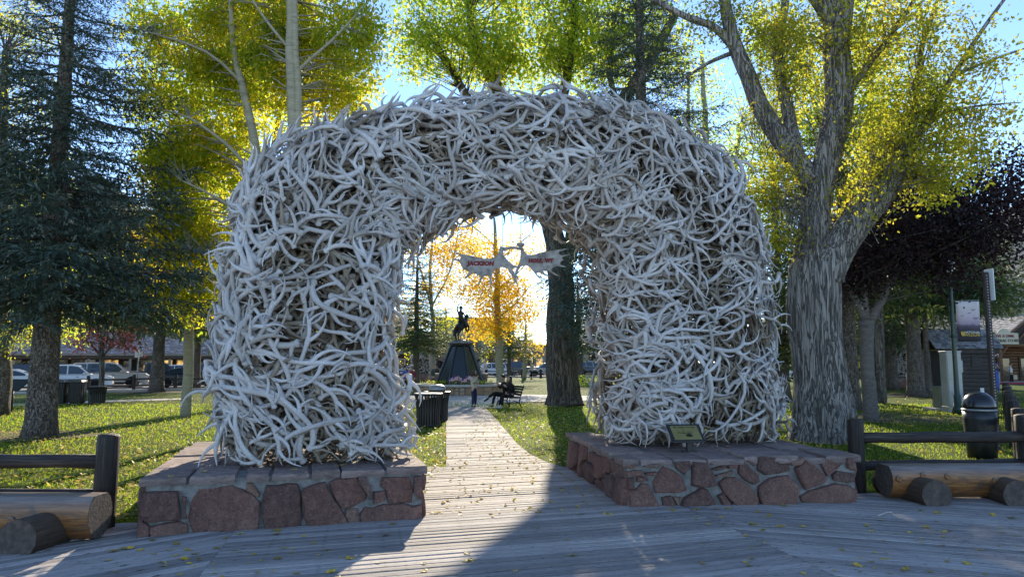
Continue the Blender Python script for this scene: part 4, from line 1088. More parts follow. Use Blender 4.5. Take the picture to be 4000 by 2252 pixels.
# --- small red tree
br_ = gx(398, 40.5)
broadleaf('crabapple_tree', 'small red leaved ornamental tree by the litter bins', 'tree', br_, [([br_, at(398, 1450, 40.5), at(400, 1390, 40.5), at(395, 1320, 40.5)], [.17, .14, .15, .06], 10), ([at(400, 1395, 40.5), at(360, 1350, 40.5), at(320, 1320, 40.5)], [.08, .06, .02], 6), ([at(402, 1390, 40.5), at(440, 1350, 40.5), at(490, 1330, 40.5)], [.08, .06, .02], 6)],
    [blob(400, 1320, 40.5, 130, 50, 44), blob(320, 1320, 40.3, 70, 50, 24), blob(500, 1330, 40.3, 60, 40, 20)], lf_red, bark_dark, leaf=.15, per=34, clr=.38, seed=29)
# --- dark purple cherry at the right
bp_ = gx(3392, 23.5)
def pp(px, py, dy=0): return at(px, py, 23.5 + dy)
broadleaf('plum_tree', 'dark purple leaved tree with smooth grey forked stems', 'tree', bp_,
    [([bp_ + Vector((0, 0, -.1)), pp(3390, 1500), pp(3385, 1350), pp(3388, 1250)], [.26, .22, .22, .26], 16), ([pp(3385, 1260), pp(3350, 1180), pp(3310, 1110), pp(3290, 1000)], [.15, .12, .10, .05], 10), ([pp(3387, 1260), pp(3378, 1150), pp(3375, 1040), pp(3380, 940)], [.14, .10, .09, .04], 10),
     ([pp(3390, 1265), pp(3440, 1180), pp(3480, 1090), pp(3530, 1030), pp(3600, 960)], [.17, .14, .12, .08, .04], 10)],
    [blob(3560, 880, 22.5, 330, 180, 260), blob(3780, 830, 22.5, 240, 180, 200), blob(3420, 980, 23, 220, 150, 100), blob(3700, 1020, 23, 260, 120, 90), blob(3950, 780, 22.5, 140, 150, 60), blob(3480, 740, 23, 200, 100, 70), blob(3900, 640, 24, 160, 90, 40), blob(3330, 1080, 23.5, 120, 100, 34)],
    lf_purple, bark_smooth, leaf=.13, per=48, clr=.42, seed=30, droop=.7, twigs=.3)

# --- spruces
spruce('spruce_tree', 'big blue green spruce with a bare grey trunk beyond the short log bench', gx(175, 18.7), 17.5, 4.3, 3.45, spr_blue, .36, 41, 200)
spruce('spruce_tree', 'dark narrow spruce by the street lamp, between the big spruce and the yellow trees', gx(618, 45.5), 14.5, 6.0, 4.6, spr_green, .42, 42, 150, True)
spruce('spruce_tree', 'dark spruce whose low branches hang over the dark coupe', gx(770, 52), 9.5, 4.6, 4.2, spr_green, .3, 43, 100, True)
spruce('spruce_tree', 'tall blue spruce between the arch opening and the sky right of the sun', gx(2525, 27.5), 25, 4.5, 2.9, spr_blue, .40, 44, 250)
spruce('spruce_tree', 'green spruce seen at the edge of the opening by the man in maroon', gx(1625, 57), 13, 3.9, 3.0, spr_green, .3, 45, 115)
spruce('spruce_tree', 'tan trunked spruce behind the dark cottonwood trunk', gx(2260, 72), 11, 3.8, 3.4, spr_green, .55, 46, 110, True)
spruce('spruce_tree', 'dark spruce behind the golden aspen', gx(1988, 62), 8.0, 3.2, 2.6, spr_green, .2, 47, 80, True)
spruce('spruce_tree', 'straight grey spruce trunk just beyond the furrowed cottonwood', gx(3318, 29), 15, 4.2, 4.7, spr_green, .36, 48, 150, True)
spruce('spruce_tree', 'spruce with bright green lit sprays low on a mottled trunk near the kiosk', gx(3572, 40), 15.5, 6.0, 5.6, spr_green, .46, 49, 170, True)
spruce('spruce_tree', 'thin spruce trunk close beside the dark kiosk', gx(3622, 41), 11, 5.0, 5.4, spr_green, .2, 50, 110, True)
spruce('spruce_tree', 'dark spruce rising behind the kiosk roof and the banner', gx(3765, 54), 17, 6.4, 6.2, spr_green, .4, 51, 150, True)
spruce('spruce_tree', 'green spruce glimpsed between the arch and the furrowed trunk', gx(3050, 36), 15, 4.6, 2.2, spr_green, .4, 52, 150, True)
spruce('spruce_tree', 'dark background spruce behind the purple tree', gx(3230, 58), 16, 6.5, 2.5, spr_green, .4, 53, 130, True)
# a broad tree behind the furrowed cottonwood
bz = gx(3420, 34)
broadleaf('cottonwood_tree', 'leafy green tree filling the view behind the furrowed cottonwood limbs', 'tree', bz,
    [([bz, at(3420, 1200, 34), at(3410, 800, 34), at(3400, 300, 34)], [.4, .36, .26, .1], 10), ([at(3415, 900, 34), at(3250, 600, 34), at(3150, 300, 34)], [.2, .14, .06], 7), ([at(3412, 850, 34), at(3560, 600, 34), at(3640, 350, 34)], [.2, .14, .06], 7)],
    [blob(3330, 560, 34, 200, 260, 170), blob(3520, 480, 34, 190, 260, 150), blob(3120, 500, 34, 140, 260, 120), blob(3350, 180, 35, 300, 200, 150), blob(3060, 160, 36, 180, 180, 80)], lf_green, bark_dark, leaf=.2, per=40, clr=.6, seed=36)
bz = gx(930, 30)
broadleaf('cottonwood_tree', 'green tree deep behind the two pale aspens', 'tree', bz,
    [([bz, at(930, 1200, 30), at(935, 800, 30), at(940, 300, 30)], [.36, .32, .24, .1], 10), ([at(935, 900, 30), at(800, 600, 30), at(700, 300, 30)], [.18, .12, .05], 7), ([at(937, 850, 30), at(1060, 600, 30), at(1120, 250, 30)], [.18, .12, .05], 7)],
    [blob(760, 420, 30, 230, 330, 120), blob(1020, 350, 30, 220, 330, 110)], lf_green, bark_dark, leaf=.2, per=36, clr=.6, seed=37)
spruce('spruce_tree', 'tall dark spruce closing the view behind the purple tree', gx(3480, 50), 21, 6.0, 3.4, spr_green, .4, 54, 110, True)
# pale poplars behind the right shoulder of the arch
bq = gx(2760, 45)
broadleaf('poplar_tree', 'pale green poplars behind the right shoulder of the arch', 'tree', bq,
    [([bq, at(2760, 900, 45), at(2755, 500, 45), at(2740, 200, 45)], [.3, .26, .2, .1], 8), ([at(2765, 1100, 45), at(2700, 700, 45), at(2690, 300, 45)], [.2, .16, .08], 8), ([at(2765, 1000, 45), at(2860, 700, 45), at(2900, 450, 45)], [.2, .14, .06], 8)],
    [blob(2760, 520, 45, 130, 200, 90), blob(2880, 640, 44, 130, 180, 80), blob(2960, 480, 46, 120, 180, 60), blob(2700, 330, 46, 120, 140, 40), blob(3020, 760, 45, 100, 160, 50), blob(2960, 850, 44, 80, 130, 35)], lf_green, bark_aspen, leaf=.17, per=42, clr=.7, seed=31)
# broad far crowns closing the view over the street roofs
for i, (px, py, Y, rx, ry, n) in enumerate(((330, 1230, 95, 260, 60, 60), (1060, 1250, 100, 200, 90, 50), (2200, 1290, 118, 110, 60, 36), (2520, 1250, 110, 200, 110, 50), (3150, 1290, 95, 160, 80, 40))):
    b0 = gx(px, Y)
    broadleaf('cottonwood_tree', ['distant tree crowns over the shingled arcade roof', 'distant trees behind the left leg of the arch', 'distant trees above the far parked vehicles', 'distant trees behind the right leg of the arch', 'distant trees beyond the furrowed trunk'][i], 'tree', b0,
        [([b0, at(px, 1330, Y), at(px, py, Y)], [.4, .3, .1], 8)], [blob(px, py, Y, rx, ry, n)], lf_green if i % 2 else lf_yg, bark_dark, leaf=.32, per=46, clr=1.3, seed=60 + i)
print('LEAVES', TREE_LEAVES, sum(len(o.data.polygons) for o in bpy.data.objects if o.type == 'MESH' and o.name.startswith('crown')))
# ================================================================== STREET FURNITURE
dark_wood = M('dark_stained_wood', [(.32, (.008, .006, .005)), (.5, (.030, .022, .018)), (.62, (.060, .047, .040)), (.75, (.12, .10, .085))], 6, .55, .7, 22, (.35, 6, 6), spec=.4)
dark_post = M('dark_stained_post', [(.32, (.008, .006, .005)), (.5, (.026, .019, .015)), (.62, (.05, .038, .032)), (.75, (.10, .08, .068))], 6, .6, .7, 22, (6, 6, .35), spec=.35)
black_metal = M('black_painted_metal', [(.3, (.010, .010, .011)), (.7, (.022, .022, .024))], 8, .38, .1, 60, spec=.5)
black_rib = M('black_plastic', [(.3, (.012, .012, .013)), (.7, (.028, .028, .030))], 8, .55, .1, 60)
green_metal = M('dark_green_metal', [(.3, (.012, .035, .022)), (.7, (.025, .06, .038))], 8, .4, spec=.5)
grey_metal = M('galvanised_steel', [(.3, (.22, .22, .22)), (.7, (.34, .34, .34))], 12, .45, metal=.6)
rust_metal = M('brown_sign_post', [(.3, (.035, .025, .022)), (.7, (.07, .05, .045))], 12, .6)
pale_paint = M('pale_grey_enamel', [(.3, (.40, .39, .36)), (.7, (.50, .485, .45))], 2, .5, .1, 40)
olive_paint = M('olive_enamel', [(.3, (.16, .17, .12)), (.7, (.22, .23, .17))], 2, .5)
white_paint = M('white_paint', [(.3, (.66, .66, .64)), (.7, (.78, .78, .76))], 3, .5)
log_m = bpy.data.materials.new('varnished_log'); nt_, b_ = nodes_of(log_m)
co_ = coords(nt_, (.5, 5, 5)); n1 = noise_tex(nt_, co_, 2.6, 9, .7, 1.2); n2 = noise_tex(nt_, coords(nt_, (1.3, 2.5, 2.5)), 1.6, 5, .6, .8)
c_ = ramp(nt_, n1, [(.25, (.05, .022, .010)), (.45, (.20, .08, .022)), (.62, (.36, .155, .042)), (.8, (.42, .22, .08))])
c_ = mixc(nt_, c_, (.055, .04, .032), ramp(nt_, n2, [(.5, (0, 0, 0)), (.66, (.85, .85, .85))]))
geo = nt_.nodes.new('ShaderNodeNewGeometry'); sx_ = nt_.nodes.new('ShaderNodeSeparateXYZ'); nt_.links.new(geo.outputs['Normal'], sx_.inputs[0])
mr_ = nt_.nodes.new('ShaderNodeMapRange'); mr_.inputs[1].default_value = .35; mr_.inputs[2].default_value = .85; nt_.links.new(math_n(nt_, 'ADD', sx_.outputs[2], math_n(nt_, 'MULTIPLY', n1, .3)), mr_.inputs[0])
c_ = mixc(nt_, c_, ramp(nt_, n1, [(.3, (.12, .10, .09)), (.7, (.30, .265, .24))]), math_n(nt_, 'MULTIPLY', mr_.outputs[0], .85))   # rain-greyed upper side
nt_.links.new(c_, b_.inputs['Base Color']); b_.inputs['Roughness'].default_value = .35; b_.inputs['Coat Weight'].default_value = .25; b_.inputs['Coat Roughness'].default_value = .3
bump(nt_, b_, n1, .7, .03)
logend_m = M('sawn_log_end', [(.3, (.05, .04, .036)), (.6, (.11, .085, .07)), (.8, (.17, .13, .105))], 14, .8, .5, 40)
logdark_m = M('dark_support_log', [(.25, (.02, .014, .010)), (.55, (.07, .045, .03)), (.8, (.13, .085, .055))], 4, .5, .6, 20, (5, .5, 5), spec=.4)

def log_profile(rx, rz, flat, n=20):
    """cross-section of a log with a flat sawn top, as (y, z) from the centre"""
    out = []
    for k in range(n):
        a = 2 * math.pi * k / n - math.pi / 2 + .05
        out.append((math.cos(a) * rx, min(flat, math.sin(a) * rz)))
    return out
def log_bench(label, x0, x1, Y, zc, rx, rz, flat, supports, knots, dy=0):
    t = thing('log_bench', label, 'bench', ((x0 + x1) / 2, Y, 0), 0, 'half-log benches on the boardwalk')
    mb = MB(); prof = log_profile(rx, rz, flat); n = len(prof); S = 26; vs = []; fs = []
    for i in range(S):
        x = x0 + (x1 - x0) * i / (S - 1); k = 1 - (.045 if i in (0, S - 1) else 0)
        xx = x + (.02 if i == 0 else 0)
        for (y, z) in prof:
            w_ = 1 + .05 * mnoise.noise(Vector((x * .8, y * 3, z * 3 + 7))) + sum(.10 * math.exp(-((x - kx) / .1) ** 2 - ((z - kz) / .09) ** 2) for kx, kz in knots if y < 0)
            vs.append((xx, Y + dy * (x - x0) / (x1 - x0) + y * k * w_, zc + (z * k * w_ if z < flat * .98 else z)))
    for i in range(S - 1):
        for k in range(n):
            a, b = i * n + k, i * n + (k + 1) % n; fs.append((a, b, b + n, a + n))
    mb.add(vs, fs, True)
    o = mb.build('seat_log', log_m, t, world=True)
    for s_i, nm in ((0, 'end_grain'), (S - 1, 'end_grain')):
        e = MB(); q = [Vector(vs[s_i * n + k]) for k in range(n)]; c = sum(q, Vector()) / n
        dx = Vector((-.004 if s_i == 0 else .004, 0, 0))
        e.add([p + dx for p in q] + [c + dx], [(k, (k + 1) % n, n) for k in range(n)]); 
        eo = e.build(nm, logend_m, o, world=True, fix=False)
    for kx, kz in knots:
        kb = MB(); kb.lathe([(0.001, .004), (.022, .006), (.032, .010), (.042, .002), (.05, -.02)], (0, 0, 0), 10)
        y_ = -rx * math.sqrt(max(.05, 1 - (kz / rz) ** 2)) * 1.13
        k_o = kb.build('knot', log_m, o); k_o.location = Vector((kx, Y + y_, zc + kz)) - off(o); k_o.rotation_euler = (rad(90), 0, 0)
    for (px_, yy0, yy1, r, ang) in supports:
        s = MB(); pts = []; 
        S2 = 8; vs2 = []; fs2 = []; pr = [(math.cos(a) * r, max(-r * .86, math.sin(a) * r * .98)) for a in np.linspace(0, 2 * math.pi, 19)[:-1]]; n2_ = len(pr)
        for i in range(S2):
            y = yy0 + (yy1 - yy0) * i / (S2 - 1); cx = px_ + (y - yy0) * math.tan(ang)
            for (x, z) in pr: vs2.append((cx + x * (1 + .03 * mnoise.noise(Vector((x * 4, y * 2, z * 4)))), y, r * .86 + z))
        for i in range(S2 - 1):
            for k in range(n2_):
                a, b = i * n2_ + k, i * n2_ + (k + 1) % n2_; fs2.append((a, b, b + n2_, a + n2_))
        s.add(vs2, fs2, True); fs_e = tuple(range(n2_))
        so = s.build('support_log', logdark_m, t, world=True)
        e = MB(); q = [Vector(vs2[k]) + Vector((0, -.004, 0)) for k in range(n2_)]; c = sum(q, Vector()) / n2_
        e.add(q + [c], [(k, (k + 1) % n2_, n2_) for k in range(n2_)]); e.build('end_grain', logend_m, so, world=True, fix=False)
    return t
bL = at(405, 1990, 7.75)
log_bench('short visible end of a varnished log bench before the fence, left of the plinths', -7.6, bL.x - .14, 7.93, .31, .24, .27, .21, [(at(66, 2110, 7.35).x, 7.35, 8.35, .205, rad(8)), (-7.1, 7.4, 8.3, .205, 0)], [(-5.4, -.02)])
bR = at(3440, 1860, 10.3)
log_bench('long varnished log bench with knots, between the plaque plinth and the frame edge', bR.x, 9.4, 10.25, .32, .25, .27, .19, [(at(3655, 1940, 9.75).x, 9.72, 10.75, .205, rad(-8)), (at(3960, 1930, 9.8).x, 9.72, 10.7, .205, rad(6)), (9.0, 9.7, 10.7, .205, 0)],
          [(at(3510, 1865, 10).x, .03), (at(3605, 1850, 10).x, .07), (at(3700, 1870, 10).x, .06), (at(3885, 1880, 10).x, 0)])

def post_mesh(h, r, dome=.015):
    mb = MB(); mb.lathe([(r * 1.02, -.1), (r, .1), (r * .985, h * .6), (r * .97, h - .03), (r * .90, h - .008), (r * .5, h + dome * .6), (.001, h + dome)], n=14)
    return mb
def fence(label, posts, rails, r, h, mrail, group=None, cat='fence', pm=None):
    """posts: plan points; rails: (i, j, z, radius)"""
    t = thing('rail_fence', label, cat, (posts[0].x, posts[0].y, 0), 0, group)
    for k, p in enumerate(posts):
        o = post_mesh(h * R.uniform(.97, 1.03), r * R.uniform(.95, 1.05)).build('post', pm or dark_post, t); o.location = Vector((p.x, p.y, 0)) - t.location; o.rotation_euler = (R.uniform(-.012, .012), R.uniform(-.012, .012), R.uniform(0, 6))
    for (i, j, z, rr) in rails:
        a, b = posts[i], posts[j]; L = (b - a).length; m = 7; mb = MB()
        mb.tube([(L * k / m, R.uniform(-.008, .008), R.uniform(-.008, .008)) for k in range(m + 1)], [rr * R.uniform(.93, 1.07) for k in range(m + 1)], 10)
        o = mb.build('rail', mrail, t); o.location = Vector((a.x, a.y, z + R.uniform(-.01, .01))) - t.location
        o.rotation_euler = (0, R.uniform(-.004, .004), math.atan2(b.y - a.y, b.x - a.x))
    return t
pL = gp(412, 2066); pL.x -= .02
fence('dark log rail fence ending in a thick round post beside the nearest plinth', [Vector((pL.x, 8.5, 0)), Vector((-8.6, 8.55, 0))], [(0, 1, .80, .085), (0, 1, .40, .08)], .128, 1.1, dark_wood)
fence('dark log rail fence behind the long log bench, up to the corner post', [gp(3352, 1925), Vector((at(4010, 1700, 10.95).x, 10.95, 0))], [(0, 1, .83, .085), (0, 1, .42, .08)], .122, 1.12, dark_wood)
rowp = [Vector((x, y, 0)) for x, y in [(8.9, 12.2), (10.35, 14.3), (11.75, 16.4), (13.2, 18.5), (14.7, 20.7), (16.2, 22.8), (17.7, 25), (19.3, 27.2), (20.9, 29.5)]]
fence('row of dark log posts running back along the street by the domed bin', rowp, [(i, i + 1, z, .075) for i in range(8) for z in (.42, .80)], .14, 1.06, dark_wood)
fp = [gx(px, fY(px)) for px in (-120, 15, 175, 350, 528, 690, 850, 1010, 1170)]
fence('thin dark rail fence between the lawn and the parked cars', fp, [(i, i + 1, z, .06) for i in range(len(fp) - 1) for z in (.38, .80)], .115, 1.08, dark_wood)
fp = [gx(px, 84.0) for px in (1480, 1590, 1700, 1800, 1900, 2040, 2112, 2225, 2335, 2450, 2560)]
fence('far dark rail fence across the end of the park behind the monument', fp, [(i, i + 1, z, .07) for i in range(len(fp) - 1) for z in (.36, .80)], .15, 1.1, dark_wood)

# ---- bins
def slat_bin(label, loc, h=.92, r=.36, dome=False, rz=0, group='black slatted litter bins', flat_lid=False):
    t = thing('litter_bin', label, 'litter bin', loc, rz, group)
    mb = MB(); mb.lathe([(r * .80, .04), (r * .84, h * .5), (r * .88, h - .20), (r * .86, h - .20), (r * .78, .06)], n=24); mb.build('liner', black_rib, t)
    mb = MB(); mb.lathe([(r * .86, .0), (r * .88, .0), (r * .88, .07), (r * .84, .07)], n=24); mb.build('base_ring', black_metal, t)
    mb = MB(); mb.lathe([(r * 1.02, h - .03), (r * 1.12, h - .035), (r * 1.15, h), (r * 1.10, h + .018), (r * .9, h + .012)], n=28); mb.build('rim', black_metal, t)
    sm = MB(); sm.tube([(0, 0, .05), (.0, 0, h * .55), (.035, 0, h * .86), (r * .16, 0, h - .02)], .02, 4, True, False)
    me = sm.mesh('slat'); me.materials.append(black_metal)
    for k in range(26):
        a = 2 * math.pi * k / 26; o = link('slat', me, None, t); o.location = (math.cos(a) * r * .88, math.sin(a) * r * .88, 0); o.rotation_euler = (0, 0, a)
        o.scale = (1, 1.4, 1)
    if dome:
        mb = MB(); mb.lathe([(r * .72, h + .01), (r * .72, h + .10), (r * .70, h + .15), (r * .6, h + .20), (r * .4, h + .235), (.001, h + .25)], n=24); mb.build('lid', grey_metal if dome == 'grey' else black_metal, t)
        mb = MB(); mb.lathe([(r * .74, h + .01), (r * .745, h + .05), (r * .72, h + .055)], n=24); mb.build('lid_band', black_metal, t)
    return t
slat_bin('nearer of the two slatted bins beside the boardwalk path, open topped', gp(1672, 1664), 1.0, .40)
slat_bin('slatted bin with a steel dome lid, tucked behind the open one by the path', gp(1706, 1645), .98, .40, 'grey')
slat_bin('short slatted bin with pale slots under its rim, by the red tree trunk', gx(388, 33), .80, .38)
def lidded_bin(label, loc):
    t = thing('recycling_bin', label, 'recycling bin', loc, .1, 'dark square recycling bins on the side path')
    mb = MB(); mb.bbox((0, 0, .55), (.58, .52, 1.0), .05); mb.build('body', black_rib, t)
    sm = MB(); sm.bbox((0, 0, 0), (.035, .03, .9), .008); me = sm.mesh('slat'); me.materials.append(black_metal)
    for k in range(9): o = link('slat', me, None, t); o.location = (-.26 + k * .065, -.275, .53)
    mb = MB(); mb.slab([(-.31, -.29, 1.03), (.31, -.29, 1.03), (.27, -.29, 1.12), (.12, -.29, 1.17), (-.12, -.29, 1.17), (-.27, -.29, 1.12)], (0, 1, 0), .58); mb.build('lid', black_metal, t)
    for sx in (-.33, .33):
        mb = MB(); mb.tube([(sx, -.15, .05), (sx, -.15, .95)], .02, 6); mb.tube([(sx, -.15, .35), (sx, -.15, .37)], .03, 6); mb.build('side_rail', black_metal, t)
    return t
lidded_bin('dark square bin with an arched lid, the one nearer the big spruce trunk', gx(243, 32.5))
lidded_bin('dark square bin with an arched lid, between its twin and the red tree', gx(311, 32.8))
t = thing('litter_bin', 'black domed litter bin with a grey band behind the log rail', 'litter bin', gx(3812, 14.6))
mb = MB(); mb.lathe([(.26, 0), (.285, .3), (.305, .80), (.31, .98)], n=32); mb.build('body', black_metal, t)
mb = MB(); mb.lathe([(.315, .975), (.322, .985), (.322, 1.01), (.315, 1.02)], n=32); mb.build('band', grey_metal, t)
mb = MB(); mb.lathe([(.31, 1.02), (.308, 1.08), (.29, 1.18), (.24, 1.27), (.16, 1.335), (.07, 1.365), (.001, 1.37)], n=32); mb.build('dome', M('glossy_black', (.012, .012, .014), 6, .22, spec=.6), t)
# ---- two interpretive panels
def text(body, size, m, parent, M4, ext=.002, offs=0, shear=0, align='CENTER', name='lettering', space=1.0):
    cu = bpy.data.curves.new(name, 'FONT'); cu.body = body; cu.size = size; cu.align_x = align; cu.align_y = 'CENTER'; cu.extrude = ext; cu.offset = offs; cu.shear = shear; cu.space_character = space
    cu.resolution_u = 3; cu.materials.append(m)
    tmp = bpy.data.objects.new(name, cu); COL.objects.link(tmp)
    me = bpy.data.meshes.new_from_object(tmp.evaluated_get(bpy.context.evaluated_depsgraph_get())); bpy.data.objects.remove(tmp); bpy.data.curves.remove(cu)
    me.name = name; me.materials.clear(); me.materials.append(m)
    o = bpy.data.objects.new(name, me); COL.objects.link(o); o.parent = parent
    o.matrix_local = M4
    return o
ink = M('dark_ink', (.02, .018, .012), 10, .7)
t = thing('interpretive_sign', 'small tilted plaque about the arches on top of the fieldstone plinth', 'sign', at(2692, 1742, 10.62)); t.location.z = CAP_Z - .01
tl = Matrix.Rotation(rad(10), 4, 'Z') @ Matrix.Translation((-.06, -.02, .27)) @ Matrix.Rotation(rad(42), 4, 'X')
mb = MB(); mb.bbox((0, 0, .10), (.085, .085, .28), .008); mb.box((0, 0, .006), (.2, .18, .012)); mb.build('post', black_metal, t)
mb = MB(); mb.bbox((0, 0, 0), (.52, .36, .03), .008); o = mb.build('frame', black_metal, t); o.matrix_local = tl
mb = MB(); mb.box((0, .0, .0165), (.43, .275, .004)); o = mb.build('panel', M('olive_printed_panel', [(.3, (.17, .145, .05)), (.7, (.235, .20, .075))], 5, .5), t); o.matrix_local = tl
text('Elk Antler Arches', .048, ink, t, tl @ Matrix.Translation((0, .105, .0195)), .0006, .0006)
mb = MB(); mb.tube([(-.15, 0, 0), (-.05, -.01, 0), (.03, -.03, 0), (.09, -.06, 0)], [.004, .007, .008, .005], 5); mb.tube([(-.10, 0, 0), (-.12, .06, 0)], [.005, .002], 5); mb.tube([(-.02, -.01, 0), (-.04, .06, 0)], [.005, .002], 5)
for k in range(5): mb.tube([(.02 + k * .012, -.03, 0), (.03 + k * .02, .03 - k * .005, 0)], [.004, .0015], 4)
mb.lathe([(.045, -.002), (.045, .002)], (.035, -.06, 0), 14, sx=1.3, sy=.6); o = mb.build('antler_drawing', ink, t); o.matrix_local = tl @ Matrix.Translation((0, 0, .0195)) @ Matrix.Diagonal((1, 1, .15, 1))
t = thing('interpretive_sign', 'dark slanted information board on a thin post beside the leftmost trunk', 'sign', gx(58, 27.5))
mb = MB(); mb.tube([(0, 0, 0), (0, 0, .95)], .05, 8); mb.build('post', black_metal, t)
mb = MB(); mb.slab([(-.55, -.30, .88), (.42, -.30, .88), (.62, .12, 1.30), (-.45, .12, 1.30)], (0, .7, -.7), .05); mb.build('board', M('dark_green_board', (.02, .028, .02), 4, .4), t)

# ---- hanging moose antler sign
palm_m = M('moose_antler_bone', [(.3, (.17, .15, .14)), (.5, (.38, .355, .33)), (.72, (.50, .47, .445))], 9, .7, .4, 60)
red_ink = M('dark_red_paint', (.20, .012, .015), 8, .5)
SGN = AO + VX * .15
def c7(p): return [(1700 + x * .2329, 900 + y * .2330) for x, y in p]
def sg(px, py, dv=0): return onplane(px, py, SGN + VX * dv, VX)
sign = thing('antler_sign', 'pair of pale moose antlers lettered in dark red, hanging in the arch opening', 'sign', sg(2000, 1010))
LPOLY = [(265, 318), (330, 345), (430, 395), (560, 412), (700, 445), (820, 470), (920, 470), (1000, 450), (1050, 400), (1075, 330), (1095, 262), (1170, 285), (1145, 340), (1140, 400), (1190, 470), (1260, 540), (1330, 590), (1440, 598), (1400, 622), (1320, 632), (1290, 645), (1322, 700), (1380, 760), (1420, 845), (1355, 795), (1395, 940), (1345, 870), (1330, 905), (1308, 800), (1280, 740), (1240, 690), (1210, 640), (1140, 610), (1090, 615), (1060, 670), (1040, 620), (1000, 650), (960, 710), (945, 800), (945, 880), (915, 960), (908, 870), (905, 780), (880, 755), (820, 765), (780, 820), (745, 890), (700, 930), (735, 850), (760, 770), (720, 750), (680, 790), (698, 735), (650, 720), (600, 735), (540, 790), (470, 830), (520, 760), (565, 700), (540, 670), (500, 655), (440, 690), (465, 650), (440, 590), (420, 550), (380, 510), (260, 485), (330, 470), (410, 485), (430, 450), (400, 410), (340, 370)]
RPOLY = [(1390, 235), (1430, 220), (1475, 230), (1470, 290), (1500, 350), (1540, 405), (1640, 410), (1740, 380), (1850, 350), (2000, 330), (2100, 310), (2225, 300), (2160, 330), (2080, 360), (2075, 390), (2110, 410), (2180, 405), (2275, 392), (2220, 420), (2140, 440), (2130, 470), (2150, 490), (2180, 497), (2130, 510), (2100, 530), (2100, 570), (2200, 610), (2130, 612), (2050, 595), (1990, 620), (1945, 650), (1960, 680), (2030, 730), (2095, 765), (2010, 745), (1930, 700), (1880, 670), (1810, 680), (1840, 720), (1945, 775), (1870, 765), (1790, 730), (1740, 705), (1700, 710), (1740, 780), (1850, 885), (1770, 830), (1700, 760), (1650, 690), (1590, 620), (1550, 585), (1490, 580), (1430, 610), (1410, 640), (1370, 720), (1360, 760), (1335, 740), (1340, 690), (1370, 620), (1400, 560), (1430, 460), (1440, 370), (1425, 290), (1395, 265)]
def palm(poly, dv):
    """a palmed antler: thick in the middle, thin at the points and rims"""
    import bmesh
    P2 = [Vector(((p[0]) * .01, -(p[1]) * .01, 0)) for p in poly]
    bm = bmesh.new(); vv = [bm.verts.new(p) for p in P2]; ee = [bm.edges.new((vv[i], vv[(i + 1) % len(vv)])) for i in range(len(vv))]
    bmesh.ops.triangle_fill(bm, use_beauty=True, edges=ee)
    for _ in range(2): bmesh.ops.subdivide_edges(bm, edges=[e for e in bm.edges if e.calc_length() > .35], cuts=1); bmesh.ops.triangulate(bm, faces=bm.faces)
    bm.verts.ensure_lookup_table(); bm.verts.index_update()
    seg = [(P2[i], P2[(i + 1) % len(P2)]) for i in range(len(P2))]
    def dist(p):
        b = 9
        for a, c in seg:
            d = c - a; t_ = max(0, min(1, (p - a).dot(d) / d.dot(d))); b = min(b, (p - (a + d * t_)).length)
        return b
    fr, bk_ = [], []
    for v in bm.verts:
        q = c7([(v.co.x * 100, -v.co.y * 100)])[0]; d = dist(v.co); th = .006 + .022 * min(1, (d / 1.0)) ** .6
        fr.append(sg(q[0], q[1], dv - th)); bk_.append(sg(q[0], q[1], dv + th))
    tris = [tuple(v.index for v in f.verts) for f in bm.faces]; n = len(fr)
    bnd = [(e.verts[0].index, e.verts[1].index) for e in bm.edges if len(e.link_faces) == 1]
    bm.free()
    mb = MB(); mb.add(fr + bk_, tris + [tuple(i + n for i in t_[::-1]) for t_ in tris] + [(a, b, b + n, a + n) for a, b in bnd], True)
    return mb.build('moose_antler', palm_m, sign, world=True)
palm(LPOLY, 0); palm(RPOLY, .03)
mb = MB(); q = [sg(*p, .0) for p in c7([(1150, 318), (1240, 292), (1330, 286), (1430, 308)])]; mb.tube(*smooth_path(q, [.028, .024, .022, .026], .05), 8); mb.build('linking_tine', palm_m, sign, world=True)
mb = MB(); a = sg(*c7([(1432, 232)])[0], .03); mb.lathe([(.05, -.03), (.065, 0), (.055, .02), (.03, .028)], a, 12); mb.build('antler_burr', palm_m, sign, world=True)
for p in ((1130, 268), (1435, 225)):
    a = sg(*c7([p])[0]); mb = MB(); mb.tube([a, a + Vector((.02, 0, 1.0)) + VX * .05], .004, 4); mb.build('hanging_wire', grey_metal, sign, world=True)
ROT = Matrix(((UX.x, 0, -VX.x, 0), (UX.y, 0, -VX.y, 0), (0, 1, 0, 0), (0, 0, 0, 1)))
def sgtext(body, px, py, tilt, size):
    p = sg(px, py, -.034)
    text(body, size, red_ink, sign, Matrix.Translation(p - sign.location) @ ROT @ Matrix.Rotation(tilt, 4, 'Z'), .003, .006, .18, space=1.1)
sgtext('JACKSON', *c7([(762, 553)])[0], rad(1.5), .092); sgtext('HOLE, WY', *c7([(1770, 503)])[0], rad(3), .085)

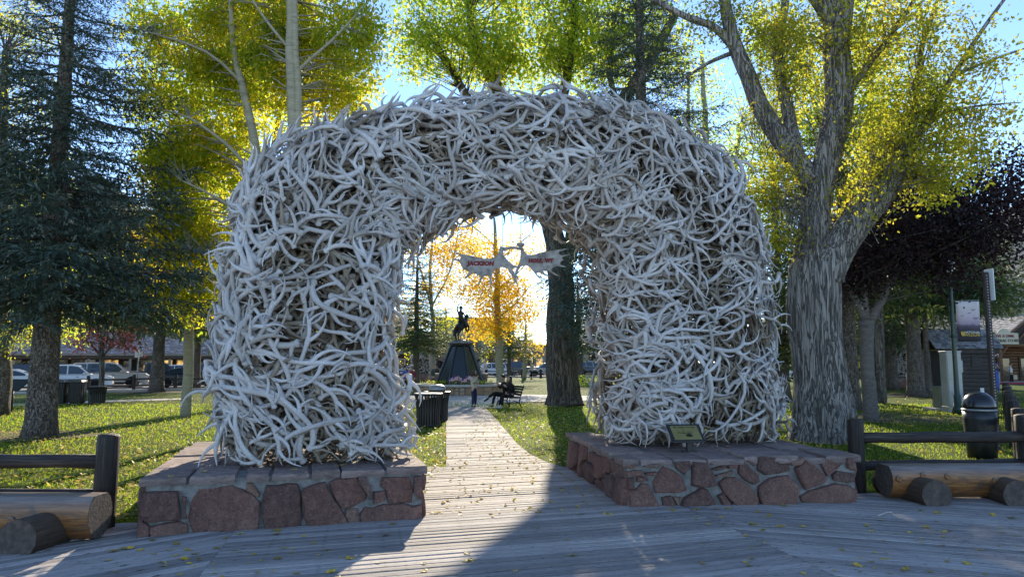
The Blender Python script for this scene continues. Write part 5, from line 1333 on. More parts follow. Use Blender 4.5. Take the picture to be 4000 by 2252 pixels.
# ---- street lamp with a banner, perforated post, cabinets at the right
LP = gx(3730, 26.5)
t = thing('street_lamp', 'dark green street lamp post carrying the purple banner', 'street lamp', LP)
mb = MB(); mb.lathe([(.20, 0), (.20, .25), (.15, .32), (.13, .7), (.10, .78), (.085, 1.4), (.075, 5.2), (.06, 5.25), (.09, 5.35)], n=14); mb.build('pole', green_metal, t)
mb = MB(); mb.lathe([(.10, 2.9), (.11, 2.92), (.11, 2.97), (.10, 3.0)], n=14); mb.build('collar', green_metal, t)
mb = MB(); mb.lathe([(.12, 5.35), (.20, 5.5), (.22, 5.8), (.13, 6.0), (.03, 6.08)], n=12); mb.build('lantern', white_paint, t)
for z in (2.72, 4.30):
    mb = MB(); mb.tube([(0, 0, z), (1.05, -.05, z + .02)], .018, 6); mb.build('banner_arm', grey_metal, t)
bm_ = bpy.data.materials.new('printed_banner'); nt_, b_ = nodes_of(bm_)
tc_ = nt_.nodes.new('ShaderNodeTexCoord'); sx_ = nt_.nodes.new('ShaderNodeSeparateXYZ'); nt_.links.new(tc_.outputs['Generated'], sx_.inputs[0])
nn_ = noise_tex(nt_, coords(nt_, (1, 1, 2.5), 'Generated'), 4, 4)
f_ = math_n(nt_, 'ADD', sx_.outputs[2], math_n(nt_, 'MULTIPLY', math_n(nt_, 'SUBTRACT', nn_, .5), .14))
c_ = ramp(nt_, f_, [(0, (.035, .03, .04)), (.30, (.05, .042, .055)), (.40, (.12, .09, .125)), (.44, (.36, .28, .36)), (.65, (.55, .47, .52)), (1, (.66, .62, .62))])
nt_.links.new(c_, b_.inputs['Base Color']); b_.inputs['Roughness'].default_value = .8
mb = MB(); vs = []; 
for i in range(7):
    for j in range(9):
        vs.append((.14 + .90 * i / 6, -.04 + .02 * math.sin(i * 1.1 + j * .5), 2.74 + 1.54 * j / 8))
mb.add(vs, [(i * 9 + j, (i + 1) * 9 + j, (i + 1) * 9 + j + 1, i * 9 + j + 1) for i in range(6) for j in range(8)], True)
o = mb.build('banner', bm_, t); sol = o.modifiers.new('thick', 'SOLIDIFY'); sol.thickness = .006
YEL = M('banner_yellow', (.55, .38, .08), 5, .8); WHT = M('banner_white', (.7, .7, .68), 5, .8)
RX = Matrix.Rotation(rad(90), 4, 'X')
text('NATIONAL', .12, WHT, t, Matrix.Translation((.68, -.085, 3.09)) @ RX, .001, .002); text('WILDLIFE', .135, YEL, t, Matrix.Translation((.68, -.085, 2.99)) @ RX, .001, .004)
mb = MB(); mb.slab([(.25, -.085, 3.12), (.25, -.085, 3.0), (.33, -.085, 2.94), (.41, -.085, 3.0), (.41, -.085, 3.12)], (0, -1, 0), .004); mb.build('shield_emblem', YEL, t)
mb = MB()
for (x, z, s) in ((.36, 3.72, .07), (.62, 3.82, .08), (.88, 3.62, .12), (.80, 3.95, .10)):
    mb.slab([(x - s, -.085, z + s * .35), (x, -.085, z - s * .15), (x + s, -.085, z + s * .45), (x + s * .1, -.085, z + s * .12)], (0, -1, 0), .003)
mb.build('printed_birds', ink, t)
t = thing('sign_post', 'tall perforated brown steel sign post with a pale edge-on plate, by the banner', 'sign post', at(3893, 1690, 15.6))
t.location.z = 0
mb = MB(); mb.bbox((0, 0, 2.0), (.10, .10, 4.02), .01); mb.build('post', rust_metal, t)
hm = MB(); hm.lathe([(.014, 0), (.014, .004)], (0, 0, 0), 8); me = hm.mesh('hole'); me.materials.append(M('pale_hole', (.42, .40, .40), 5, .8))
for k in range(60):
    o = link('hole', me, None, t); o.location = (0, -.0515, .15 + k * .064); o.rotation_euler = (rad(90), 0, 0)
mb = MB(); mb.bbox((.07, -.02, 3.72), (.02, .30, .72), .005); mb.build('sign_plate', white_paint, t)
t.rotation_euler = (0, rad(0), 0)
CB = gx(3712, 27.6)
t = thing('utility_cabinet', 'tall pale grey electrical cabinet on a concrete foot beside the lamp post', 'cabinet', CB)
mb = MB(); mb.bbox((0, 0, .12), (.66, .5, .24), .02); mb.build('plinth', concrete_m, t)
mb = MB(); mb.bbox((0, 0, 1.30), (.60, .44, 2.12), .02); mb.build('body', pale_paint, t)
for z, h in ((1.82, 1.02), (.78, 1.0)):
    mb = MB(); mb.bbox((-.01, -.23, z), (.52, .03, h), .01); d = mb.build('door', pale_paint, t)
    mb = MB(); mb.bbox((.02, -.255, z - .25), (.04, .03, .17), .005); mb.bbox((.03, -.27, z - .18), (.10, .02, .03), .005); mb.build('handle', black_metal, d)
mb = MB(); mb.bbox((.34, 0, 1.8), (.12, .3, .5), .02); mb.build('meter_box', pale_paint, t)
mb = MB(); mb.bbox((0, 0, 2.38), (.64, .48, .04), .01); mb.build('cap', white_paint, t)
t = thing('transformer_box', 'low olive transformer box on a white pad left of the cabinet', 'transformer', gx(3678, 28.6))
mb = MB(); mb.bbox((-.1, 0, .06), (1.1, .9, .12), .02); mb.build('pad', concrete_m, t)
mb = MB(); mb.bbox((0, 0, .52), (.62, .6, .82), .03); mb.bbox((0, 0, .95), (.66, .64, .05), .015); mb.build('body', olive_paint, t)
mb = MB(); mb.bbox((0, -.31, .5), (.5, .02, .7), .006); mb.build('door', olive_paint, t)
t = thing('street_sign', 'back of a small street sign on a thin post before the shingled arcade', 'sign', gx(540, 50))
mb = MB(); mb.tube([(0, 0, 0), (0, 0, 2.9)], .035, 8); mb.build('post', grey_metal, t)
mb = MB(); mb.bbox((-.12, .0, 2.5), (.3, .02, .46), .005); mb.bbox((.18, .0, 2.52), (.26, .02, .4), .005); mb.build('plate', pale_paint, t)
t = thing('street_lamp', 'slim dark green lamp post just right of the dark spruce trunk by the coupe', 'street lamp', gx(634, 48.5))
mb = MB(); mb.lathe([(.22, 0), (.2, .4), (.12, .6), (.10, 1.4), (.085, 4.6), (.12, 4.7)], n=12); mb.build('pole', green_metal, t)
mb = MB(); mb.lathe([(.12, 4.7), (.24, 4.9), (.26, 5.3), (.14, 5.5), (.03, 5.6)], n=12); mb.build('lantern', white_paint, t)

# ---- park bench beyond the bins
t = thing('park_bench', 'dark slatted park bench where the couple sits beside the path', 'bench', gx(1985, 30.8), rad(-68))
BENCH = t
for k in range(5):
    mb = MB(); mb.bbox((0, -.20 + k * .10, .45), (1.6, .085, .035), .008); mb.build('seat_slat', black_rib, t)
for k in range(4):
    mb = MB(); mb.bbox((0, .30 + k * .035, .56 + k * .11), (1.6, .03, .085), .008); mb.build('back_slat', black_rib, t)
for sx in (-.72, .72):
    mb = MB(); mb.tube([(sx, -.26, 0), (sx, -.20, .25), (sx, -.22, .43), (sx, .26, .43), (sx, .32, .6), (sx, .44, .96)], .028, 6); mb.tube([(sx, .34, 0), (sx, .22, .22), (sx, .28, .43)], .028, 6); mb.tube([(sx, -.2, .2), (sx, 0, .3), (sx, .22, .22)], .02, 6)
    mb.tube([(sx, -.24, .43), (sx, -.26, .62), (sx, .34, .66)], .022, 6); mb.build('end_frame', black_metal, t)
# ================================================================== MONUMENT, PLANTER, FLAGS
MC = gx(1796, 43.5)
t = thing('stone_planter', 'round low stone wall planter with a pale rim around the monument', 'planter', MC)
mb = MB(); mb.lathe([(2.75, 0), (2.72, .52), (2.45, .52), (2.45, .0)], n=40); mb.build('mortar', mortar_m, t)
mb = MB(); mb.lathe([(2.86, .50), (2.88, .54), (2.86, .62), (2.40, .62), (2.38, .5)], n=44, smooth=False); mb.build('rim', concrete_m, t)
mb = MB(); mb.lathe([(2.44, .5), (1.2, .53), (.001, .54)], n=32); mb.build('soil', dirt_m, t)
tan_stone = bpy.data.materials.new('tan_fieldstone'); nt_, b_ = nodes_of(tan_stone)
n1 = noise_tex(nt_, coords(nt_), 4, 7, .7)
c_ = mixc(nt_, ramp(nt_, n1, [(.3, (.20, .12, .07)), (.6, (.36, .24, .15)), (.8, (.44, .34, .25))]), ramp(nt_, obj_rand(nt_), [(0, (.16, .11, .08)), (.5, (.42, .26, .13)), (1, (.36, .32, .27))]), .45)
nt_.links.new(c_, b_.inputs['Base Color']); b_.inputs['Roughness'].default_value = .85; bump(nt_, b_, n1, .6, .05)
_sv = stone_m; stone_m = tan_stone
a = rad(190)
while a < rad(352):
    w_ = R.uniform(.10, .26); z1 = .48; splits = [.0, z1] if w_ > .17 and R.random() < .6 else [.0, R.uniform(.18, .28), z1]
    for i in range(len(splits) - 1):
        z0_, z1_ = splits[i] + .015, splits[i + 1] - .015; am = a + w_ / 2
        n_ = Vector((math.cos(am), math.sin(am), 0)); p = lambda aa, z: MC + Vector((math.cos(aa) * 2.74, math.sin(aa) * 2.74, z))
        stone(t, [p(a + .012, z0_), p(a + w_ - .012, z0_ + R.uniform(0, .02)), p(a + w_ - .015, z1_ - R.uniform(0, .03)), p(a + .02, z1_)], n_, 'stone', .04)
    a += w_
stone_m = _sv
tag(t, group=None)
mono_glass = glass_dark('polished_black_panel', (.010, .013, .011), .12)
bronze_m = M('dark_bronze', [(.3, (.018, .015, .012)), (.7, (.05, .042, .034))], 9, .45, .3, 30, metal=.5)
t = thing('monument', 'tall dark tapering monument of black panels with a stone cap, carrying the bronze rider', 'monument', MC + Vector((.05, 0, .5)))
rb, rt, hz = 1.62, .56, 2.55
ang0 = rad(22.5 + 90)
N6 = 8
for k in range(N6):
    a0, a1 = ang0 + 2 * math.pi * k / N6, ang0 + 2 * math.pi * (k + 1) / N6
    b0, b1 = Vector((math.cos(a0) * rb, math.sin(a0) * rb, 0)), Vector((math.cos(a1) * rb, math.sin(a1) * rb, 0))
    t0, t1 = Vector((math.cos(a0) * rt, math.sin(a0) * rt, hz)), Vector((math.cos(a1) * rt, math.sin(a1) * rt, hz))
    nrm = (b1 - b0).cross(t0 - b0).normalized()
    mb = MB(); mb.slab([b0, b1, t1, t0], -nrm, .04); mb.build('panel', mono_glass, t)
    mb = MB(); mb.tube([b0 * 1.015 + Vector((0, 0, -.05)), t0 * 1.03], [.075, .06], 6, True, False); mb.build('edge_bar', black_metal, t)
mb = MB(); mb.lathe([(.70, hz - .08), (.72, hz + .02), (.60, hz + .02)], n=8, smooth=False); mb.build('top_frame', black_metal, t)
mb = MB(); mb.lathe([(.55, hz + .02), (.80, hz + .03), (.86, hz + .07), (.83, hz + .11), (.68, hz + .16), (.5, hz + .23), (.2, hz + .26), (.001, hz + .27)], n=18, smooth=False); mb.build('cap_stone', M('grey_boulder_cap', [(.3, (.12, .115, .11)), (.7, (.28, .27, .25))], 5, .9, .8, 25), t)

def skin(name, joints, edges, m, parent, sub=2, root=0, smooth=True):
    """one continuous tapered surface grown over a skeleton: joints name -> (point, radius or (rx, ry))"""
    keys = list(joints); idx = {k: i for i, k in enumerate(keys)}
    me = bpy.data.meshes.new(name); me.from_pydata([tuple(joints[k][0]) for k in keys], [(idx[a], idx[b]) for a, b in edges], []); me.update()
    o = bpy.data.objects.new(name, me); COL.objects.link(o)
    sk = o.modifiers.new('skin', 'SKIN'); sk.use_smooth_shade = True; sk.branch_smoothing = .3
    sv = me.skin_vertices[0].data
    for k in keys:
        r = joints[k][1]; sv[idx[k]].radius = r if isinstance(r, tuple) else (r, r)
    sv[root].use_root = True
    s = o.modifiers.new('sub', 'SUBSURF'); s.levels = sub; s.render_levels = sub
    dg = bpy.context.evaluated_depsgraph_get(); ev = o.evaluated_get(dg)
    nm = bpy.data.meshes.new_from_object(ev); bpy.data.objects.remove(o); bpy.data.meshes.remove(me)
    nm.name = name; nm.materials.clear(); nm.materials.append(m)
    nm.polygons.foreach_set('use_smooth', [True] * len(nm.polygons))
    o2 = bpy.data.objects.new(name, nm); COL.objects.link(o2)
    if parent is not None: o2.parent = parent
    return o2
V3 = Vector
# generic bronze of a rider on a rearing horse
st = thing('rider_statue', 'dark bronze rider with one arm raised on a bucking horse atop the monument', 'statue', MC + Vector((.05, 0, .5 + hz + .25)), rad(62))
H_ = {'chest': (V3((.42, 0, 1.10)), (.25, .22)), 'barrel': (V3((.08, 0, .98)), (.27, .25)), 'rump': (V3((-.36, 0, .80)), (.25, .23)), 'neck': (V3((.62, 0, 1.42)), (.15, .10)), 'poll': (V3((.72, 0, 1.66)), (.10, .075)), 'muz': (V3((.92, 0, 1.44)), (.06, .05)),
      'tail': (V3((-.62, 0, .82)), .06), 'tail2': (V3((-.78, 0, .45)), .07), 'tail3': (V3((-.80, 0, .20)), .03)}
E_ = [('barrel', 'chest'), ('barrel', 'rump'), ('chest', 'neck'), ('neck', 'poll'), ('poll', 'muz'), ('rump', 'tail'), ('tail', 'tail2'), ('tail2', 'tail3')]
for s, nm in ((.13, 'a'), (-.13, 'b')):
    kx = .06 if nm == 'a' else -.04
    H_.update({'st' + nm: (V3((-.30, s, .62)), .13), 'hk' + nm: (V3((-.50 + kx, s, .36)), .065), 'hp' + nm: (V3((-.40 + kx, s, .05)), .045), 'hh' + nm: (V3((-.33 + kx, s, .02)), .05),
               'fe' + nm: (V3((.56, s, .98)), .10), 'fk' + nm: (V3((.80 + kx, s, .86)), .06), 'fp' + nm: (V3((.72 + kx * 2, s, .58)), .04), 'fh' + nm: (V3((.66 + kx * 2, s, .52)), .048)})
    E_ += [('rump', 'st' + nm), ('st' + nm, 'hk' + nm), ('hk' + nm, 'hp' + nm), ('hp' + nm, 'hh' + nm), ('chest', 'fe' + nm), ('fe' + nm, 'fk' + nm), ('fk' + nm, 'fp' + nm), ('fp' + nm, 'fh' + nm)]
skin('horse', H_, E_, bronze_m, st, 1)
H_ = {'pel': (V3((.0, 0, 1.26)), (.13, .14)), 'wst': (V3((-.03, 0, 1.46)), .12), 'ch': (V3((-.05, 0, 1.68)), (.15, .18)), 'nk': (V3((-.03, 0, 1.86)), .055), 'hd': (V3((.0, 0, 1.98)), .09), 'ht': (V3((.0, 0, 2.06)), .08),
      'sa': (V3((-.05, .18, 1.76)), .06), 'ea': (V3((.05, .34, 1.98)), .045), 'wa': (V3((.14, .30, 2.24)), .035), 'ha': (V3((.2, .26, 2.30)), .05), 'sb': (V3((-.05, -.18, 1.74)), .06), 'eb': (V3((.12, -.22, 1.54)), .045), 'wb': (V3((.34, -.08, 1.46)), .035)}
E_ = [('pel', 'wst'), ('wst', 'ch'), ('ch', 'nk'), ('nk', 'hd'), ('hd', 'ht'), ('ch', 'sa'), ('sa', 'ea'), ('ea', 'wa'), ('wa', 'ha'), ('ch', 'sb'), ('sb', 'eb'), ('eb', 'wb')]
for s, nm in ((.24, 'a'), (-.24, 'b')):
    H_.update({'k' + nm: (V3((.18, s * 1.25, 1.02)), .085), 'f' + nm: (V3((.10, s * 1.3, .66)), .06), 't' + nm: (V3((.24, s * 1.3, .60)), .045)}); E_ += [('pel', 'k' + nm), ('k' + nm, 'f' + nm), ('f' + nm, 't' + nm)]
rd = skin('rider', H_, E_, bronze_m, st, 1)
mb = MB(); mb.lathe([(.22, .0), (.24, .015), (.10, .03), (.09, .12), (.04, .15), (.001, .15)], (0, 0, 2.03), 14); mb.build('hat', bronze_m, rd)
mb = MB(); mb.lathe([(.5, 0), (.42, .06), (.2, .09), (.001, .10)], (0, 0, -.06), 14, sx=1.2); mb.build('ground_base', bronze_m, st)
red_m = M('flag_red', (.45, .03, .04), 5, .8); blue_m = M('flag_blue', (.03, .05, .22), 5, .8); whitef = M('flag_white', (.72, .72, .72), 5, .8)
for i, (px, z) in enumerate(((1767, .0), (1776, .05), (1784, -.04), (1803, -.1), (1820, .06), (1829, .0), (1838, .04), (1755, -.05))):
    p = gx(px, 41.3 + .12 * (i % 3), .53)
    t = thing('small_flag', 'small striped flag on a stick in the planter before the monument', 'flag', p, R.uniform(-.5, .5), 'small flags in the planter')
    mb = MB(); mb.tube([(0, 0, -.05), (.02, 0, .55 + z)], .008, 5); mb.build('stick', pale_paint, t)
    zt = .54 + z
    mb = MB()
    for k in range(0, 7, 2): mb.box((.17, 0, zt - .012 - k * .03), (.30, .008, .03))
    mb.build('red_stripes', red_m, t)
    mb = MB()
    for k in range(1, 7, 2): mb.box((.17, 0, zt - .012 - k * .03), (.30, .008, .03))
    mb.build('white_stripes', whitef, t)
    mb = MB(); mb.box((.08, 0, zt - .055), (.12, .014, .11)); mb.build('blue_canton', blue_m, t)
# flowers in the planter and by the far bench
def scatter_plants(name, label, c, rx, ry, z, n, m, hgt, seedv):
    rg = np.random.RandomState(seedv); C = np.stack([rg.normal(size=n) * rx, rg.normal(size=n) * ry, rg.rand(n) * hgt + z], 1)
    o = link(name, leaf_mesh(name, C, .12, rg, -.5), m); o.location = (c.x, c.y, 0)
    tag(o, label, 'plants', None, 'stuff')
scatter_plants('planter_leaves', 'low green planting in the stone planter', MC + V3((0, -1.0, 0)), 1.0, .45, .53, 900, lf_green, .3, 3)
scatter_plants('shrub_leaves', 'low orange flowered bushes on the lawn beyond the path', gx(2330, 57), 1.3, .7, .0, 1500, lf_green, .9, 4)

# ================================================================== PEOPLE
skin_m = M('skin', [(.3, (.42, .26, .19)), (.7, (.50, .32, .24))], 8, .55)
def cloth(name, c): return M(name, [(.3, tuple(x * .75 for x in c)), (.7, tuple(min(1, x * 1.15) for x in c))], 9, .85, .3, 40)
hair_brown = M('brown_hair', [(.3, (.03, .018, .010)), (.7, (.07, .042, .025))], 30, .5); hair_black = M('black_hair', [(.3, (.010, .008, .008)), (.7, (.025, .02, .018))], 30, .4); hair_blond = M('blond_hair', [(.3, (.38, .27, .14)), (.7, (.55, .42, .25))], 30, .5)
def head_mesh(parent, c, d, r=.105, glasses=False):
    """head with nose, eyes, mouth and ears, looking along d"""
    t = Vector(d).normalized(); yaw = math.atan2(t.y, t.x)
    rg_ = 10; vs = []; fs = []; rows = 12; cols = 16
    for i in range(rows + 1):
        ph = math.pi * i / rows; z = -math.cos(ph)
        for j in range(cols):
            a = 2 * math.pi * j / cols; x, y = math.sin(ph) * math.cos(a), math.sin(ph) * math.sin(a)
            X, Yq, Zq = x * .95, y * .76, z * 1.18
            if z < -.1: k = 1 - .30 * min(1, (-z - .1)); X = X * k + .06 * (-z); Yq *= k
            if abs(a) < .2 or abs(a - 2 * math.pi) < .2:
                if -.35 < z < .15: X += .16 * (1 - abs(z + .18) / .35)          # nose
                if z < -.75: X += .05
            vs.append((X * r, Yq * r, Zq * r))
    for i in range(rows):
        for j in range(cols):
            a, b = i * cols + j, i * cols + (j + 1) % cols; fs.append((a, b, b + cols, a + cols))
    mb = MB(); mb.add(vs, fs, True)
    for s in (-1, 1): mb.lathe([(.001, -.02), (.018, -.012), (.022, 0), (.016, .014), (.001, .02)], (-.01, s * r * .78, -.01), 8, sx=1, sy=.5)
    o = mb.build('head', skin_m, parent); o.location = c; o.rotation_euler = (0, 0, yaw)
    eb = MB()
    for s in (-1, 1): eb.lathe([(.001, -.008), (.009, 0), (.001, .008)], (r * .86, s * r * .32, r * .08), 6)
    eb.build('eyes', ink, o)
    mm = MB(); mm.bbox((r * .88, 0, -r * .52), (.012, .04, .010), .003); mm.build('mouth', M('lips', (.30, .10, .09), 5, .6), o)
    if glasses:
        g = MB(); g.bbox((r * 1.0, 0, r * .08), (.012, .14, .035), .004); g.bbox((.03, r * .8, r * .1), (.16, .008, .012), .003); g.bbox((.03, -r * .8, r * .1), (.16, .008, .012), .003); g.build('glasses', ink, o)
    return o
def hand_mesh(parent, wrist, dirv, palmn, s=1.0):
    d = Vector(dirv).normalized(); n = Vector(palmn); n = (n - d * n.dot(d)).normalized(); sd = d.cross(n); w = Vector(wrist)
    mb = MB()
    mb.tube([w - d * .02 * s, w + d * .03 * s, w + d * .075 * s, w + d * .095 * s], [.024 * s, .032 * s, .036 * s, .026 * s], 8)
    for k, L in enumerate((.068, .078, .072, .055)):
        b = w + d * .085 * s + sd * (.026 - k * .0175) * s
        mb.tube([b, b + d * L * .5 * s + n * .004, b + d * L * .85 * s + n * .022 * s, b + d * L * .9 * s + n * .045 * s], [.010 * s, .0095 * s, .008 * s, .005 * s], 6)
    b = w + d * .03 * s + sd * .03 * s
    mb.tube([b, b + d * .03 * s + sd * .025 * s + n * .01, b + d * .06 * s + sd * .03 * s + n * .025 * s], [.013 * s, .011 * s, .007 * s], 6)
    return mb.build('hand', skin_m, parent)
def person(label, loc, rz, J, top_m, leg_m, hair_m, shoe_m, face=(1, 0, 0), hair='short', s=1.0, glasses=False, coat=0, skirt=None, group=None, cap=None, hands=True):
    """J: joints in the person's own frame (x forward); builds body under clothes, jacket, trousers, head, hair, hands, shoes"""
    t = thing('person', label, 'person', loc, rz, group)
    P = {k: V3(v) * s for k, v in J.items()}
    k_ = s
    core = {'pelvis': (P['pelvis'], (.125 * k_, .145 * k_)), 'waist': (P['waist'], (.105 * k_, .13 * k_)), 'chest': (P['chest'], (.115 * k_, .155 * k_)), 'neckb': (P['neck'] - (P['neck'] - P['chest']) * .25, (.065 * k_, .08 * k_)), 'neck': (P['neck'], .052 * k_), 'jaw': (P['neck'] * .5 + P['head'] * .5, .05 * k_)}
    e = [('pelvis', 'waist'), ('waist', 'chest'), ('chest', 'neckb'), ('neckb', 'neck'), ('neck', 'jaw')]
    for q in 'lr':
        core.update({'sh' + q: (P['sh' + q], .062 * k_), 'el' + q: (P['el' + q], .042 * k_), 'wr' + q: (P['wr' + q], .03 * k_), 'hip' + q: (P['hip' + q], .09 * k_), 'kn' + q: (P['kn' + q], .06 * k_), 'an' + q: (P['an' + q], .04 * k_)})
        e += [('chest', 'sh' + q), ('sh' + q, 'el' + q), ('el' + q, 'wr' + q), ('pelvis', 'hip' + q), ('hip' + q, 'kn' + q), ('kn' + q, 'an' + q)]
    skin('body', core, e, skin_m, t, 1)
    g = .018 * k_ + coat
    jk = {n: (core[n][0], tuple(x + g for x in core[n][1]) if isinstance(core[n][1], tuple) else core[n][1] + g) for n in ('waist', 'chest', 'neckb')}
    jk['hem'] = (P['pelvis'].lerp(P['waist'], .1), (.135 * k_ + g, .155 * k_ + g))
    ee = [('hem', 'waist'), ('waist', 'chest'), ('chest', 'neckb')]
    for q in 'lr':
        jk.update({'sh' + q: (P['sh' + q], .066 * k_ + g * .6), 'el' + q: (P['el' + q], .048 * k_ + g * .6), 'cuff' + q: (P['el' + q].lerp(P['wr' + q], .9), .036 * k_ + g * .5)})
        ee += [('chest', 'sh' + q), ('sh' + q, 'el' + q), ('el' + q, 'cuff' + q)]
    skin('jacket', jk, ee, top_m, t, 1)
    tr = {'pelvis': (P['pelvis'], (.14 * k_, .16 * k_)), 'top': (P['pelvis'].lerp(P['waist'], .4), (.125 * k_, .148 * k_))}; ee = [('pelvis', 'top')]
    for q in 'lr':
        tr.update({'hip' + q: (P['hip' + q], .105 * k_), 'kn' + q: (P['kn' + q], .074 * k_), 'cf' + q: (P['kn' + q].lerp(P['an' + q], .93), .06 * k_)}); ee += [('pelvis', 'hip' + q), ('hip' + q, 'kn' + q), ('kn' + q, 'cf' + q)]
    skin('trousers', tr, ee, leg_m, t, 1)
    h = head_mesh(t, P['head'], face, .112 * k_, glasses)
    f = V3(face).normalized()
    r = .112 * k_
    hb = MB()
    if hair == 'short':
        hb.lathe([(.86 * r, -.1 * r), (.98 * r, .3 * r), (.92 * r, .75 * r), (.6 * r, 1.15 * r), (.001, 1.3 * r)], (-.12 * r, 0, 0), 14, sx=1.0, sy=.92)
    elif hair == 'bob':
        hb.lathe([(.70 * r, -1.35 * r), (.95 * r, -1.2 * r), (1.05 * r, -.4 * r), (1.08 * r, .3 * r), (.95 * r, .85 * r), (.6 * r, 1.2 * r), (.001, 1.32 * r)], (-.30 * r, 0, 0), 14, sx=.95, sy=.98)
    elif hair == 'long':
        hb.lathe([(.5 * r, -4.0 * r), (.9 * r, -3.6 * r), (1.0 * r, -2.0 * r), (1.0 * r, -.4 * r), (1.08 * r, .3 * r), (.95 * r, .85 * r), (.6 * r, 1.2 * r), (.001, 1.32 * r)], (-.36 * r, 0, 0), 14, sx=.85, sy=.98)
    hb.build('hair', hair_m, h)
    if cap:
        cb_ = MB(); cb_.lathe([(1.02 * r, .35 * r), (1.0 * r, .8 * r), (.7 * r, 1.25 * r), (.001, 1.38 * r)], (-.05 * r, 0, 0), 14, sx=1.02, sy=.9); cb_.bbox((1.15 * r, 0, .42 * r), (.7 * r, 1.2 * r, .08 * r), .01); cb_.build('cap', cap, h)
    if hands:
        for q in 'lr':
            d = P['wr' + q] - P['el' + q]; hand_mesh(t, P['wr' + q], d, V3((.3, -.6 if q == 'l' else .6, .2)), k_)
    for q in 'lr':
        a = P['an' + q]; sm = MB(); fd = V3((1, 0, 0))
        if J.get('toe' + q): fd = (V3(J['toe' + q]) - V3(J['an' + q])).normalized()
        sm.tube([a - fd * .06 * k_ + V3((0, 0, -.03 * k_)), a + V3((0, 0, -.035 * k_)), a + fd * .10 * k_ + V3((0, 0, -.055 * k_)), a + fd * .19 * k_ + V3((0, 0, -.068 * k_))], [.035 * k_, .05 * k_, .042 * k_, .022 * k_], 8); sm.build('shoe', shoe_m, t)
    return t
def standing(armL='down', armR='down', stride=0.0):
    J = dict(pelvis=(0, 0, .93), waist=(.01, 0, 1.10), chest=(.0, 0, 1.32), neck=(.0, 0, 1.50), head=(.03, 0, 1.66), shl=(0, .18, 1.42), shr=(0, -.18, 1.42), hipl=(0, .09, .88), hipr=(0, -.09, .88),
             knl=(.03 + stride, .10, .49), knr=(.03 - stride * .6, -.10, .49), anl=(stride * 1.0, .11, .085), anr=(-stride * 1.6, -.11, .085))
    for q, m, s in (('l', armL, 1), ('r', armR, -1)):
        if m == 'down': J['el' + q], J['wr' + q] = (-.04, s * .23, 1.14), (.04, s * .24, .90)
        elif m == 'chin': J['el' + q], J['wr' + q] = (.12, s * .22, 1.18), (.20, s * .07, 1.42)
        elif m == 'across': J['el' + q], J['wr' + q] = (.04, s * .26, 1.16), (.20, -s * .04, 1.18)
        elif m == 'phone': J['el' + q], J['wr' + q] = (.16, s * .22, 1.28), (.34, s * .10, 1.48)
        elif m == 'pocket': J['el' + q], J['wr' + q] = (-.08, s * .27, 1.16), (.06, s * .20, .96)
    return J
def seated(cross=False):
    J = dict(pelvis=(0, 0, .56), waist=(.01, 0, .74), chest=(.06, 0, .98), neck=(.10, 0, 1.15), head=(.15, 0, 1.30), shl=(.07, .18, 1.07), shr=(.07, -.18, 1.07), hipl=(.06, .09, .54), hipr=(.06, -.09, .54),
             knl=(.48, .10, .56), knr=(.48, -.12, .54), anl=(.56, .12, .09), anr=(.60, -.12, .09), ell=(.18, .24, .82), wrl=(.34, .10, .98), elr=(.18, -.24, .82), wrr=(.36, -.06, 1.0))
    if cross: J['knl'] = (.50, .0, .66); J['anl'] = (.86, -.02, .42); J['toel'] = (1.0, -.03, .36)
    return J
denim = cloth('dark_denim', (.025, .035, .075)); cream = cloth('cream_fleece', (.52, .46, .37)); blackc = cloth('black_cloth', (.012, .012, .014)); maroon = cloth('maroon_knit', (.22, .045, .06)); khaki = cloth('khaki_twill', (.30, .23, .15))
white_shoe = M('white_trainers', (.6, .6, .58), 8, .6); dark_shoe = M('dark_shoes', (.02, .018, .017), 8, .5); bluec = cloth('bright_blue_cloth', (.03, .08, .40)); redc = cloth('red_cloth', (.45, .03, .05)); greyc = cloth('slate_cloth', (.06, .07, .08)); whitec = cloth('white_knit', (.6, .58, .54))
person('woman in a cream jacket and dark jeans standing on the path, hand at her chin', gx(1852, 30.5), rad(-35), standing('across', 'chin'), cream, denim, hair_brown, dark_shoe, (1, .2, -.02), 'bob', .90, True, .02)
bq_ = BENCH.location
ca, sa = math.cos(BENCH.rotation_euler[2]), math.sin(BENCH.rotation_euler[2])
def on_bench(x, y): return V3((bq_.x + x * ca - y * sa, bq_.y + x * sa + y * ca, -.03))
pm = person('man in black on the bench eating, legs crossed, short dark hair', on_bench(-.32, .02), rad(-68 - 90), seated(True), blackc, blackc, hair_black, dark_shoe, (1, 0, -.1), 'short', 1.0, coat=.01)
person('woman in black with long dark hair on the bench beside the man', on_bench(.38, .04), rad(-68 - 90), seated(False), blackc, blackc, hair_black, white_shoe, (1, .3, 0), 'long', .96, coat=.02)
sw = MB(); sw.bbox((0, 0, 0), (.10, .05, .06), .015); so = sw.build('sandwich', M('bread', (.5, .36, .2), 20, .9)); tag(so, 'small pale sandwich held by the man on the bench', 'sandwich'); so.location = pm.location + Matrix.Rotation(rad(-158), 3, 'Z') @ V3((.44, .02, 1.06))
person('man in a maroon jumper, khaki trousers and pale cap by the spruce', gx(1608, 42.8), rad(-70), standing('pocket', 'down'), maroon, khaki, hair_brown, dark_shoe, (1, 0, 0), 'short', 1.0, True, .015, cap=whitec)
person('person in a bright blue top half hidden by the arch leg', gx(1582, 41.8), rad(-20), standing('down', 'phone'), bluec, blackc, hair_black, dark_shoe, (1, 0, 0), 'short', .98, coat=.02)
